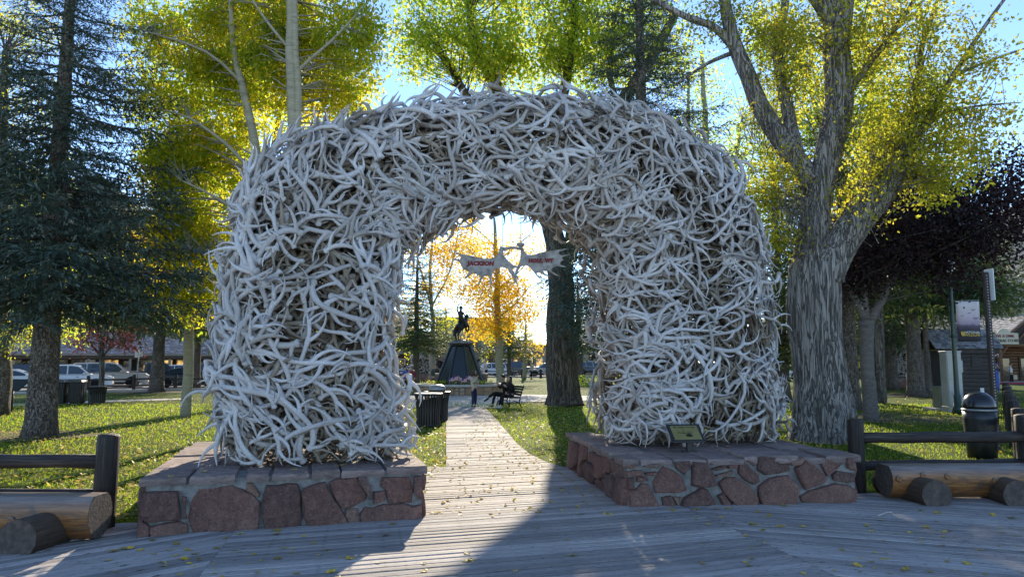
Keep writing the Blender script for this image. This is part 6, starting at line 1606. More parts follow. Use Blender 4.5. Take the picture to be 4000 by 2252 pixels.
person('person in a dark grey jacket and pale cap walking beside the monument', gx(1692, 50), rad(10), standing('down', 'down', .12), greyc, greyc, hair_blond, dark_shoe, (1, 0, 0), 'short', 1.0, coat=.02, cap=khaki)
person('small child in a red top by the planter', gx(1676, 47), rad(-60), standing('down', 'down'), redc, denim, hair_blond, white_shoe, (1, 0, 0), 'bob', .56)
person('fair haired woman in white holding up a phone by the far rail fence', gx(2075, 80), rad(15), standing('phone', 'phone'), whitec, blackc, hair_blond, dark_shoe, (1, 0, 0), 'long', 1.06, coat=.02)
person('person in a pale cap and light trousers before the store door', gx(3895, 63), rad(200), standing('pocket', 'down'), greyc, cloth('pale_blue_denim', (.28, .33, .42)), hair_brown, white_shoe, (1, 0, 0), 'short', 1.02, coat=.02, cap=bluec)
pb_ = person('person in white top and dark trousers carrying a bag at the store', gx(3945, 63), rad(-30), standing('down', 'down', .08), whitec, blackc, hair_black, white_shoe, (1, 0, 0), 'short', 1.02, coat=.02)
bgm = MB(); bgm.bbox((0, 0, -.25), (.34, .14, .42), .03); bgm.tube([(-.1, 0, -.05), (-.08, 0, .1), (.08, 0, .1), (.1, 0, -.05)], .01, 5); bo = bgm.build('shopping_bag', M('kraft_paper', (.48, .40, .28), 6, .9)); tag(bo, 'pale paper shopping bag carried by the person at the store', 'bag'); bo.location = pb_.location + V3((.30, -.1, .80))
person('dark clothed person sitting beyond the right leg of the arch', gx(2372, 55), rad(180), seated(False), blackc, blackc, hair_black, dark_shoe, (1, 0, 0), 'short', 1.0, coat=.02)
mb = MB(); mb.bbox((0, 0, .42), (.5, 1.4, .06), .01); mb.bbox((.24, 0, .7), (.05, 1.4, .4), .01); mb.bbox((0, -.6, .2), (.45, .06, .4), .01); mb.bbox((0, .6, .2), (.45, .06, .4), .01)
o = mb.build('park_bench', black_rib); o.location = gx(2372, 55); tag(o, 'dark bench beyond the right leg of the arch', 'bench')
# ================================================================== CARS
tyre_m = M('tyre_rubber', (.014, .014, .014), 12, .85); rim_m = M('alloy_rim', (.45, .45, .46), 8, .3, metal=.8); car_glass = glass_dark('car_glass', (.035, .05, .065), .04); lamp_m = M('headlamp_glass', (.6, .62, .64), 6, .12, spec=.8); tail_m = M('tail_lamp_red', (.30, .015, .015), 6, .2); trim_m = M('dark_trim', (.02, .02, .022), 6, .5)
def paint(name, c): return M(name, [(.3, tuple(x * .95 for x in c)), (.7, c)], 1, .28, spec=.55, coat=.6)
# profiles: lower body (x, z) points along the top line from rear to front; cabin: (x, z) outline; all for a vehicle along +x
KINDS_ = {
 'suv': dict(L=4.95, W=1.95, body=[(-2.45, .45), (-2.45, .95), (-2.38, 1.06), (.95, 1.06), (1.5, 1.03), (2.2, .96), (2.44, .84), (2.48, .45)], cab=[(-2.36, 1.05), (-2.22, 1.55), (-2.0, 1.74), (-.2, 1.78), (.35, 1.70), (1.15, 1.05)], pill=(-1.35, -.28), wb=(-1.45, 1.5), wr=.38),
 'big_suv': dict(L=5.3, W=2.02, body=[(-2.65, .48), (-2.65, 1.02), (-2.58, 1.14), (1.1, 1.14), (1.7, 1.12), (2.45, 1.06), (2.63, .92), (2.66, .48)], cab=[(-2.56, 1.13), (-2.44, 1.70), (-2.25, 1.88), (-.1, 1.93), (.45, 1.85), (1.25, 1.13)], pill=(-1.45, -.30), wb=(-1.6, 1.6), wr=.41),
 'sedan': dict(L=4.7, W=1.84, body=[(-2.32, .42), (-2.34, .82), (-2.22, .95), (-1.6, .98), (.95, .93), (1.6, .90), (2.2, .78), (2.33, .62), (2.34, .42)], cab=[(-1.75, .96), (-1.0, 1.34), (-.5, 1.43), (.1, 1.41), (.45, 1.30), (1.15, .92)], pill=(-.42, -.38), wb=(-1.42, 1.42), wr=.34),
 'pickup': dict(L=5.7, W=2.0, body=[(-2.85, .55), (-2.85, 1.18), (-.75, 1.18), (-.74, 1.16), (1.3, 1.16), (1.8, 1.14), (2.6, 1.08), (2.82, .95), (2.85, .55)], cab=[(-.74, 1.14), (-.66, 1.78), (-.5, 1.88), (.75, 1.88), (1.0, 1.80), (1.55, 1.14)], pill=(.30, .36), wb=(-1.75, 1.75), wr=.41),
 'van': dict(L=5.1, W=2.0, body=[(-2.5, .42), (-2.5, .95), (-2.42, 1.04), (1.1, 1.0), (1.7, .95), (2.3, .84), (2.5, .66), (2.52, .42)], cab=[(-2.4, 1.03), (-2.2, 1.55), (-1.95, 1.72), (-.2, 1.75), (.3, 1.66), (1.4, .99)], pill=(-1.2, -.1), wb=(-1.5, 1.55), wr=.36),
 'jeep': dict(L=4.6, W=1.88, body=[(-2.2, .55), (-2.2, 1.18), (-2.18, 1.20), (.7, 1.20), (.85, 1.18), (2.1, 1.12), (2.2, 1.05), (2.25, .6)], cab=[(-2.16, 1.19), (-2.12, 1.84), (-2.05, 1.88), (.40, 1.88), (.50, 1.86), (.78, 1.19)], pill=(-1.1, -.25), wb=(-1.4, 1.5), wr=.43)}
def car(kind, name, label, cat, loc, rz, col, sc=1.0, group=None, rack=False, roofm=None):
    K = KINDS_[kind]; t = thing(name, label, cat, loc, rz, group)
    W = K['W'] / 2; body = K['body']; wr = K['wr']; top = body; z0 = .24
    # lower body outline with wheel arches
    out = list(top)
    bot = [(body[-1][0] - .05, z0 + .02)]
    for wx in sorted(K['wb'], reverse=True):
        R_ = wr + .07
        for k in range(9):
            a = math.pi * k / 8
            bot.append((wx + math.cos(a) * R_, max(z0, wr + math.sin(a) * R_ * .98)))
    bot.append((body[0][0] + .05, z0 + .02))
    poly = out + bot
    n = len(poly)
    def ring(y, inset, zshift=0): return [V3((x * (1 - inset * .02), y, z if z < .6 else z - inset * .012)) for x, z in poly]
    secs = [ring(-W * .93, 3), ring(-W, 0), ring(-W * .985, 0), ring(W * .985, 0), ring(W, 0), ring(W * .93, 3)]
    for s in (0, 5):                                    # shoulders lean in towards the top
        for p in secs[s]:
            pass
    for s in range(6):
        for p in secs[s]:
            if p.z > .75: p.y *= 1 - .07 * (p.z - .75) / .4
    vs = [p for s in secs for p in s]; fs = []
    for s in range(5):
        for k in range(n): fs.append((s * n + k, s * n + (k + 1) % n, (s + 1) * n + (k + 1) % n, (s + 1) * n + k))
    for s in (0, 5):
        tri = tessellate_polygon([[V3((p[0], p[1], 0)) for p in poly]])
        for tr in tri: fs.append(tuple(i + s * n for i in tr))
    mb = MB(); mb.add(vs, fs); b = mb.build('body', col, t)
    # cabin: tapering to the roof
    cab = K['cab']; m = len(cab); ztop = max(z for x, z in cab); zb = cab[0][1]
    def cw(z): return W * (.93 - .20 * (z - zb) / (ztop - zb))
    vs = [V3((x, -cw(z), z)) for x, z in cab] + [V3((x, cw(z), z)) for x, z in cab]
    mb = MB(); mb.add(vs, [tuple(range(m)), tuple(range(2 * m - 1, m - 1, -1))] + [(k, k + m, (k + 1) % m + m, (k + 1) % m) for k in range(m)])
    mb.build('cabin', roofm or col, t)
    # side windows, windscreen, rear window: panes set proud of the cabin
    def inner(f0, f1):
        """pane outline between two x positions, inset from the cabin outline"""
        pts = []
        for x, z in cab: pts.append((x, z))
        xs = [f0, f1]
        zt = ztop - .10; zl = zb + .05
        def lim(x, z):
            for i in range(m - 1):
                (xa, za), (xb, zb2) = cab[i], cab[i + 1]
                if xa <= x <= xb: return min(z, za + (zb2 - za) * (x - xa) / max(1e-6, xb - xa) - .09)
            return zl
        xsamp = [f0 + (f1 - f0) * k / 6 for k in range(7)]
        up = [(x, lim(x, zt)) for x in xsamp]; up = [(x, z) for x, z in up if z > zl + .02]
        if len(up) < 2: return None
        return [(up[0][0], zl)] + up + [(up[-1][0], zl)]
    xs0, xs1 = cab[0][0] + .16, cab[-1][0] - .12
    cuts = [xs0] + [p for p in K['pill']] + [xs1]
    cuts = [c for i, c in enumerate(cuts) if i == 0 or c - cuts[i - 1] > .15]
    for i in range(len(cuts) - 1):
        q = inner(cuts[i] + .04, cuts[i + 1] - .04)
        if not q: continue
        for s in (-1, 1):
            mb = MB(); mb.slab([V3((x, s * (cw(z) + .004), z)) for x, z in q], (0, s, 0), .008); mb.build('side_window', car_glass, t)
    def pane(i, j, nm):
        (xa, za), (xb, zb2) = cab[i], cab[j]; a, c = V3((xa, 0, za)), V3((xb, 0, zb2)); d = c - a; nrm = V3((-d.z, 0, d.x)).normalized()
        if nrm.z < 0: nrm = -nrm
        A_, B_ = a + d * .10, a + d * .92
        mb = MB(); mb.slab([V3((A_.x, -cw(A_.z) + .08, A_.z)) + nrm * .006, V3((A_.x, cw(A_.z) - .08, A_.z)) + nrm * .006, V3((B_.x, cw(B_.z) - .08, B_.z)) + nrm * .006, V3((B_.x, -cw(B_.z) + .08, B_.z)) + nrm * .006], nrm, .01); mb.build(nm, car_glass, t)
    pane(m - 1, m - 2, 'windscreen'); pane(0, 1, 'rear_window')
    xf, xr = body[-1][0], body[0][0]
    for s in (-1, 1):
        for wx in K['wb']:
            mb = MB(); mb.lathe([(wr * .62, -.12), (wr * .93, -.12), (wr, -.08), (wr, .08), (wr * .93, .12), (wr * .62, .12)], n=24)
            o = mb.build('wheel', tyre_m, t); o.location = (wx, s * (W - .13), wr); o.rotation_euler = (rad(90), 0, 0)
            mb = MB(); mb.lathe([(wr * .64, -.10), (wr * .62, .10 if s < 0 else -.1), (wr * .55, .09)], n=20); mb.lathe([(.09, .085), (.06, .11), (.001, .112)], n=10)
            for k in range(5):
                a = k * 2 * math.pi / 5; mb.bbox((math.cos(a) * wr * .33, math.sin(a) * wr * .33, .09), (wr * .56, .07, .03), .008, Matrix.Rotation(a, 3, 'Z'))
            rm = mb.build('rim', rim_m, o); 
            if s > 0: rm.rotation_euler = (rad(180), 0, 0)
        zl = body[-2][1]
        mb = MB(); mb.bbox((xf - .12, s * W * .74, zl - .04), (.26, .34, .15), .03); mb.build('headlight', lamp_m, t)
        mb = MB(); mb.bbox((xr + .03, s * W * .86, body[1][1] - .12), (.12, .18, .26), .02); mb.build('tail_light', tail_m, t)
        mb = MB(); mb.bbox((cab[-1][0] - .42, s * (W + .07), zb + .10), (.12, .20, .14), .03); mb.build('mirror', col, t)
        for dx in (K['pill'][0] + .28, K['pill'][1] + .62):
            mb = MB(); mb.bbox((dx, s * (W * .985), zb - .15), (.17, .03, .03), .008); mb.build('door_handle', trim_m, t)
        mb = MB(); mb.bbox((.0, s * (W - .01), .30), (K['wb'][1] - K['wb'][0] - 2 * wr - .2, .06, .10), .015); mb.build('sill', trim_m, t)
        if rack: mb = MB(); mb.tube([(cab[1][0] + .3, s * W * .62, ztop - .02), (cab[1][0] + .45, s * W * .62, ztop + .06), (cab[-2][0] - .4, s * W * .62, ztop + .06), (cab[-2][0] - .2, s * W * .62, ztop - .02)], .018, 6); mb.build('roof_rail', trim_m, t)
    mb = MB(); mb.bbox((xf - .02, 0, zl - .12), (.08, W * 1.05, .22), .02); mb.build('grille', trim_m, t)
    mb = MB(); mb.bbox((xf - .05, 0, .40), (.14, W * 1.75, .16), .04); mb.build('bumper', trim_m if kind in ('jeep', 'pickup') else col, t)
    if kind == 'pickup': mb = MB(); mb.box((-1.8, 0, 1.15), (1.9, W * 1.6, .07)); mb.build('bed_floor', trim_m, t)
    t.scale = (sc, sc, sc)
    return t
white_c = paint('white_car_paint', (.70, .71, .72)); silver_c = paint('silver_car_paint', (.38, .39, .40)); black_c = paint('black_car_paint', (.018, .02, .024)); slate_c = paint('slate_car_paint', (.07, .085, .10)); navy_c = paint('navy_car_paint', (.018, .03, .06)); gold_c = paint('champagne_car_paint', (.46, .42, .36))
A1 = math.atan2(SL1.y - SL0.y, SL1.x - SL0.x)
G1 = 'vehicles parked beyond the left rail fence'
car('sedan', 'parked_car', 'white saloon half hidden by the leftmost trunk and the slanted board', 'car', gx(62, 45.5), A1 - .12, white_c, 1.05, G1)
car('suv', 'parked_car', 'white suv directly behind the big spruce trunk', 'car', gx(290, 49.5), A1 - .15, white_c, 1.0, G1)
car('big_suv', 'parked_car', 'large white suv with roof rails behind the red tree trunk', 'car', gx(432, 53.5), A1 - .18, gold_c, 1.0, G1, True)
car('suv', 'parked_car', 'dark suv in the back row left of the big spruce trunk', 'car', gx(165, 60), A1, black_c, 1.0, G1, True)
car('pickup', 'parked_truck', 'slate grey pickup facing right behind the slim lamp post', 'pickup', gx(600, 59.5), A1 - .05, slate_c, 1.0, G1)
car('sedan', 'parked_car', 'low dark coupe beside the dark narrow spruce', 'car', gx(735, 54.5), A1 - .12, navy_c, 1.05, G1)
car('suv', 'parked_car', 'white car mostly hidden behind the dark coupe and the pickup', 'car', gx(735, 66), A1, white_c, .95, G1)
car('big_suv', 'parked_car', 'dark blue suv seen from behind beside the arch leg', 'car', gx(842, 62), A1 + .35, navy_c, .95, G1, True)
car('suv', 'parked_car', 'white car behind the white suvs close to the arcade', 'car', gx(400, 64), A1, silver_c, .95, G1)
G2 = 'vehicles parked on the far street behind the monument'
car('suv', 'parked_car', 'white suv seen nose on between the monument and the golden aspen', 'car', gx(1905, 93), rad(200), white_c, 1.0, G2)
car('pickup', 'parked_truck', 'dark pickup behind the slim aspen trunk on the far street', 'pickup', gx(2020, 94), rad(180), slate_c, 1.05, G2)
car('van', 'parked_van', 'silver blue minivan left of the dark cottonwood trunk on the far street', 'van', gx(2135, 93), rad(182), silver_c, 1.05, G2)
car('jeep', 'parked_car', 'boxy dark off roader with a pale roof beside the arch leg', 'car', gx(2320, 92), rad(3), black_c, 1.08, G2, False, silver_c)
car('sedan', 'parked_car', 'pale saloon at the far left of the opening behind the man in maroon', 'car', gx(1600, 93), rad(170), silver_c, 1.0, G2)
car('suv', 'parked_car', 'dark car between the pickup and the white suv on the far street', 'car', gx(1955, 99), rad(180), navy_c, 1.0, G2)
car('suv', 'parked_car', 'white suv glimpsed between the arch and the furrowed trunk', 'car', gx(3068, 72), rad(10), white_c, 1.0, G2)

# ================================================================== BUILDINGS
shingle_m = bpy.data.materials.new('weathered_shingles'); nt_, b_ = nodes_of(shingle_m)
n1 = noise_tex(nt_, coords(nt_, (1, 1, 1)), 3, 6, .7)
c_ = vary(nt_, ramp(nt_, n1, [(.3, (.10, .105, .12)), (.6, (.22, .225, .245)), (.8, (.34, .34, .35))]), isl_rand(nt_), .45, 1.5)
nt_.links.new(c_, b_.inputs['Base Color']); b_.inputs['Roughness'].default_value = .85
shingle_o = shingle_m.copy(); shingle_o.name = 'weathered_shingles_single'
for nd in list(shingle_o.node_tree.nodes):
    if nd.type == 'NEW_GEOMETRY':
        for l in list(shingle_o.node_tree.links):
            if l.from_node == nd: shingle_o.node_tree.links.new(obj_rand(shingle_o.node_tree), l.to_socket)
brown_wood = M('brown_timber', [(.3, (.05, .032, .022)), (.7, (.11, .075, .052))], 4, .8, .4, 20, (.5, .5, 4)); log_wood = M('orange_log_wall', [(.3, (.10, .05, .025)), (.6, (.20, .105, .052)), (.8, (.27, .155, .085))], 4, .7, .5, 20, (.6, 4, 4))
fascia_m = M('taupe_fascia', [(.3, (.20, .165, .14)), (.7, (.28, .235, .205))], 2, .7); wall_dark = M('shop_wall_dark', [(.3, (.03, .025, .022)), (.7, (.06, .05, .042))], 1.2, .8); cream_w = M('cream_stucco', [(.3, (.44, .39, .29)), (.7, (.54, .48, .36))], 2, .9, .3, 30)
grey_w = M('grey_block_wall', [(.3, (.20, .195, .19)), (.7, (.30, .29, .285))], 2, .9, .3, 20); shop_glass = glass_dark('shop_glass', (.03, .03, .028), .06)
warm_glow = bpy.data.materials.new('lit_shop_interior'); nt_, b_ = nodes_of(warm_glow)
b_.inputs['Base Color'].default_value = (.3, .22, .1, 1); n1 = noise_tex(nt_, coords(nt_), 2.2, 4)
nt_.links.new(ramp(nt_, n1, [(.35, (.02, .012, .006)), (.5, (.35, .20, .06)), (.65, (.6, .42, .16))]), b_.inputs['Emission Color']); b_.inputs['Emission Strength'].default_value = .55
def shingle_roof(parent, a, b, up, name='roof', row=.2, wid=.28, m=None, single=False, th=.03):
    """a-b: eave line, up: vector from eave to ridge; overlapping courses of shingles of uneven width"""
    d = b - a; L = d.length; d = d / L; S = up.length; u = up / S; n = d.cross(u)
    if n.z < 0: n = -n
    base = MB(); base.slab([a, b, b + up, a + up], -n, .06); ro = base.build(name, brown_wood, parent, world=True)
    rows = int(S / row); acc = MB()
    for r in range(rows + 1):
        x = -R.uniform(0, wid); off_ = a + u * (r * row)
        while x < L:
            w_ = wid * R.uniform(.6, 1.3); x0, x1 = max(0, x), min(L, x + w_ - .012)
            if x1 - x0 > .03:
                j = R.uniform(-.02, .02); ln_ = min(row * 1.35, S - r * row + .02)
                p = [off_ + d * x0 + u * (j - .03), off_ + d * x1 + u * (j - .03), off_ + d * x1 + u * ln_, off_ + d * x0 + u * ln_]
                q = [p[0] + n * (th + .02), p[1] + n * (th + .02), p[2] + n * .008, p[3] + n * .008]
                if single:
                    c = sum(p, V3()) / 4; mb = MB(); mb.add([v - c for v in p + q], [(4, 5, 6, 7), (0, 1, 5, 4), (1, 2, 6, 5), (3, 0, 4, 7)])
                    o = mb.build('shingle', shingle_o, ro, fix=False); o.location = c - off(ro)
                else: acc.add(p + q, [(4, 5, 6, 7), (0, 1, 5, 4), (1, 2, 6, 5), (3, 0, 4, 7)])
            x += w_
    if not single:
        o = acc.build('shingle_courses', shingle_m, ro, world=True, fix=False); o['kind'] = 'stuff'
    return ro
# ---- long arcade along the left street
def lp(px, Y, z=0): p = gx(px, Y); p.z = z; return p
def arc_pt(s, dv, z): return AP0 + ADV * s + ANV * dv + V3((0, 0, z))
AP0 = lp(-260, 70); ADV = ld.copy(); ANV = ln.copy(); ALEN = 41.0
t = thing('arcade_building', 'long low shop arcade with a grey shingle roof across the left street', 'building', arc_pt(ALEN / 2, 0, 0))
mb = MB(); mb.slab([arc_pt(0, 3, 0), arc_pt(ALEN, 3, 0), arc_pt(ALEN, 3, 3.0), arc_pt(0, 3, 3.0)], ANV, 6); mb.build('wall', wall_dark, t, world=True)
shingle_roof(t, arc_pt(-.5, -.9, 2.85), arc_pt(ALEN + .2, -.9, 2.85), ANV * 6 + V3((0, 0, 2.7)), row=.26, wid=.4)
mb = MB(); mb.slab([arc_pt(-.5, -.95, 2.62), arc_pt(ALEN + .2, -.95, 2.62), arc_pt(ALEN + .2, -.95, 2.86), arc_pt(-.5, -.95, 2.86)], ANV, .12); mb.build('fascia', fascia_m, t, world=True)
mb = MB(); mb.slab([arc_pt(-.5, -.8, 2.25), arc_pt(ALEN, -.8, 2.25), arc_pt(ALEN, -.8, 2.6), arc_pt(-.5, -.8, 2.6)], ANV, .18); mb.build('beam', brown_wood, t, world=True)
pm_ = MB(); pm_.bbox((0, 0, 1.12), (.26, .26, 2.25), .02, Matrix.Rotation(A1, 3, 'Z')); pme = pm_.mesh('post'); pme.materials.append(fascia_m)
s_ = 1.0
while s_ < ALEN:
    o = link('post', pme, None, t); o.location = arc_pt(s_, -.7, 0) - t.location; s_ += 4.1
s_ = .6; k = 0
while s_ < ALEN - 2:
    w_ = R.choice((1.6, 2.0, 2.4)); 
    if k % 4 == 3:
        mb = MB(); mb.slab([arc_pt(s_, 2.95, .05), arc_pt(s_ + 1.0, 2.95, .05), arc_pt(s_ + 1.0, 2.95, 2.15), arc_pt(s_, 2.95, 2.15)], -ANV, .06); d = mb.build('door', brown_wood, t, world=True)
        mb = MB(); mb.slab([arc_pt(s_ + .15, 2.88, .5), arc_pt(s_ + .85, 2.88, .5), arc_pt(s_ + .85, 2.88, 2.0), arc_pt(s_ + .15, 2.88, 2.0)], -ANV, .02); mb.build('pane', shop_glass, d, world=True); s_ += 1.5
    else:
        mb = MB(); mb.slab([arc_pt(s_, 2.95, .6), arc_pt(s_ + w_, 2.95, .6), arc_pt(s_ + w_, 2.95, 2.2), arc_pt(s_, 2.95, 2.2)], -ANV, .06); d = mb.build('window', fascia_m if k % 3 else brown_wood, t, world=True)
        mb = MB(); mb.slab([arc_pt(s_ + .08, 2.88, .68), arc_pt(s_ + w_ - .08, 2.88, .68), arc_pt(s_ + w_ - .08, 2.88, 2.12), arc_pt(s_ + .08, 2.88, 2.12)], -ANV, .02); mb.build('pane', warm_glow if k in (6, 9, 10) else shop_glass, d, world=True); s_ += w_ + .35
    k += 1
mb = MB()
for j in range(26): mb.box(arc_pt(9 + j * .16, 1.2, .95) , (.05, .05, .7))
mb.slab([arc_pt(9, 1.2, 1.3), arc_pt(13.1, 1.2, 1.3), arc_pt(13.1, 1.2, 1.38), arc_pt(9, 1.2, 1.38)], ANV, .06); o = mb.build('porch_railing', wall_dark, t, world=True); o['kind'] = 'stuff'
# cream shop with round spots
CP0 = arc_pt(ALEN + .3, 1.0, 0)
def cp_(s, dv, z): return CP0 + ADV * s + ANV * dv + V3((0, 0, z))
t = thing('cream_shop', 'cream shop front with purple and green spots and a pink awning, beyond the dark coupe', 'building', cp_(5, 0, 0))
mb = MB(); mb.slab([cp_(0, 0, 0), cp_(10.5, 0, 0), cp_(10.5, 0, 3.6), cp_(0, 0, 3.6)], ANV, 8); mb.build('wall', cream_w, t, world=True)
mb = MB(); mb.slab([cp_(4.0, -.02, 0)] + [cp_(4.0 + 1.2 - 1.2 * math.cos(a), -.02, 1.5 + .9 * math.sin(a)) for a in np.linspace(0, math.pi, 9)] + [cp_(6.4, -.02, 0)], -ANV, .06); d = mb.build('door', M('dark_green_door', (.02, .03, .025), 4, .5), t, world=True)
for x0 in (4.35, 5.3): mb = MB(); mb.slab([cp_(x0, -.09, .5), cp_(x0 + .7, -.09, .5), cp_(x0 + .7, -.09, 1.7), cp_(x0, -.09, 1.7)], -ANV, .02); mb.build('pane', shop_glass, d, world=True)
for x, z, r, c in ((.7, 1.5, .36, 0), (2.4, .95, .34, 0), (2.6, 2.6, .36, 0), (3.2, 1.7, .26, 1), (7.0, 1.7, .34, 0), (7.9, 1.4, .22, 1), (8.7, 1.2, .34, 0), (6.6, 2.6, .28, 0), (1.5, 2.3, .2, 1)):
    mb = MB(); mb.slab([cp_(x + r * math.cos(a), -.004, z + r * math.sin(a)) for a in np.linspace(0, 6.283, 19)[:-1]], -ANV, .012); mb.build('painted_spot', M('spot_purple', (.16, .10, .20), 5, .8) if c == 0 else M('spot_green', (.35, .42, .25), 5, .8), t, world=True)
mb = MB(); mb.slab([cp_(3.2, -.1, 2.75), cp_(9.5, -.1, 2.75), cp_(9.3, -1.2, 2.35), cp_(3.4, -1.2, 2.35)], (0, 0, 1), .06); mb.build('awning', M('pink_awning', (.42, .12, .20), 6, .8), t, world=True)
mb = MB(); mb.box(cp_(1.9, -.1, 2.15), (.2, .2, .34)); o = mb.build('wall_lamp', warm_glow, t, world=True)
# street fronts behind the monument
def front(label, x0, x1, Y, h, wallm, roofm, nwin, seedv, floors=1, flat=False):
    rr = random.Random(seedv); t = thing('shop_building', label, 'building', ((x0 + x1) / 2, Y, 0)); L = x1 - x0
    mb = MB(); mb.box(((x0 + x1) / 2, Y + 4, h / 2), (L, 8, h)); mb.build('wall', wallm, t, world=True)
    if flat: mb = MB(); mb.bbox(((x0 + x1) / 2, Y + 3.9, h + .12), (L + .4, 8.4, .3), .03); mb.build('roof', roofm, t, world=True)
    else:
        mb = MB(); mb.slab([(x0 - .4, Y - 1.4, h - .45), (x1 + .4, Y - 1.4, h - .45), (x1 + .4, Y + 3.9, h + 1.6), (x0 - .4, Y + 3.9, h + 1.6)], (0, 0, 1), .14); mb.slab([(x0 - .4, Y + 3.9, h + 1.6), (x1 + .4, Y + 3.9, h + 1.6), (x1 + .4, Y + 8.4, h - .3), (x0 - .4, Y + 8.4, h - .3)], (0, 0, 1), .14); mb.build('roof', roofm, t, world=True)
        k = int(L / 4) + 1
        for i in range(k + 1): mb = MB(); mb.bbox((x0 + L * i / k, Y - 1.1, (h - .5) / 2), (.24, .24, h - .5), .02); mb.build('post', brown_wood, t, world=True)
    for f in range(floors):
        for i in range(nwin):
            cx = x0 + L * (i + .5) / nwin; w_ = L / nwin * .62; zb = .7 + f * 3.0; zt = zb + (1.7 if f == 0 else 1.3)
            if f == 0 and i % 3 == 1:
                mb = MB(); mb.bbox((cx, Y - .03, 1.1), (1.1, .08, 2.2), .01); d = mb.build('door', brown_wood, t, world=True); mb = MB(); mb.box((cx, Y - .085, 1.3), (.75, .02, 1.4)); mb.build('pane', shop_glass, d, world=True)
            else:
                mb = MB(); mb.bbox((cx, Y - .03, (zb + zt) / 2), (w_, .08, zt - zb), .01); d = mb.build('window', white_paint if rr.random() < .5 else fascia_m, t, world=True); mb = MB(); mb.box((cx, Y - .085, (zb + zt) / 2), (w_ - .2, .02, zt - zb - .2)); mb.build('pane', warm_glow if rr.random() < .12 else shop_glass, d, world=True)
    return t
brick_w = M('brown_brick_wall', [(.3, (.13, .07, .05)), (.7, (.22, .12, .085))], 3, .9, .4, 20); roof_grey = M('grey_roof', [(.3, (.15, .15, .155)), (.7, (.24, .24, .245))], 2, .9, .4, 14)
def X(px, Y): return gx(px, Y).x
front('brown timber shop row behind the pale saloon at the left of the opening', X(1380, 112), X(1700, 112), 112, 3.6, brown_wood, roof_grey, 6, 1)
front('big grey block building with a flat roof above the bronze rider', X(1700, 124), X(2010, 124), 124, 9.6, grey_w, roof_grey, 5, 2, 3, True)
front('dark timber shop front with a porch behind the white suv and the aspen', X(1860, 111), X(2075, 111), 111, 3.8, brick_w, roof_grey, 5, 3)
front('tan stucco shop front with white windows behind the minivan', X(2085, 112), X(2300, 112), 112, 4.4, M('tan_stucco', [(.3, (.30, .22, .16)), (.7, (.38, .29, .21))], 2, .9), brown_wood, 5, 4, 1, True)
front('brown log shop row beyond the dark off roader', X(2305, 113), X(2700, 113), 113, 3.6, brown_wood, roof_grey, 7, 5)
front('low dark shop row beyond the furrowed cottonwood', X(2950, 92), X(3260, 92), 92, 3.2, wall_dark, roof_grey, 6, 6)
front('brown log shop row behind the far arch at the right', X(3330, 80), X(3760, 80), 80, 3.3, log_wood, roof_grey, 7, 7)
# ---- dark kiosk shed with a shingle roof
KB = gx(3745, 41.5)
t = thing('kiosk', 'dark brown timber kiosk with a weathered shingle roof behind the banner', 'kiosk', KB, rad(0))
KW = 2.9
for k in range(11):
    mb = MB(); mb.bbox((0, -.75, .20 + k * .235), (KW - .24, .05, .225), .012); mb.build('wall_board', dark_wood, t)
mb = MB(); mb.box((0, 0, 1.32), (KW - .3, 1.42, 2.6)); mb.build('core', wall_dark, t)
for sx in (-1, 1): mb = MB(); mb.bbox((sx * (KW / 2 - .06), -.74, 1.3), (.16, .12, 2.6), .015); mb.build('corner_post', dark_post, t)
mb = MB(); mb.bbox((0, -.86, 2.62), (KW + .7, .12, .34), .015); mb.build('eave_beam', dark_wood, t)
mb = MB(); mb.bbox((.55, -.79, 2.0), (.62, .03, .66), .01); mb.build('hatch', dark_wood, t)
mb = MB(); mb.box((.75, -.79, .32), (.22, .02, .26)); mb.build('notice', white_paint, t)
shingle_roof(t, KB + V3((-KW / 2 - .55, -1.05, 2.74)), KB + V3((KW / 2 + .55, -1.05, 2.74)), V3((0, 1.15, 1.15)), row=.155, wid=.30, single=True, th=.035)
shingle_roof(t, KB + V3((KW / 2 + .55, 1.25, 2.74)), KB + V3((-KW / 2 - .55, 1.25, 2.74)), V3((0, -1.15, 1.15)), name='rear_roof', row=.3, wid=.5)
# blue box by the kiosk
t = thing('mail_box', 'blue collection box in the street beside the kiosk', 'mail box', gx(3868, 46))
blue_p = M('blue_enamel', (.02, .07, .34), 4, .4)
mb = MB(); mb.bbox((0, 0, .72), (.62, .6, .95), .04); mb.lathe([(.31, 0), (.31, .58)], (0, 0, 0), 20) if False else None
mb.slab([(-.31, -.30, 1.19)] + [(-.31 + .31 - .31 * math.cos(a), -.30, 1.19 + .26 * math.sin(a)) for a in np.linspace(.2, math.pi - .2, 8)] + [(.31, -.30, 1.19)], (0, 1, 0), .6); mb.build('body', blue_p, t)
for sx in (-.25, .25):
    for sy in (-.24, .24): mb = MB(); mb.bbox((sx, sy, .13), (.07, .07, .26), .01); mb.build('leg', blue_p, t)
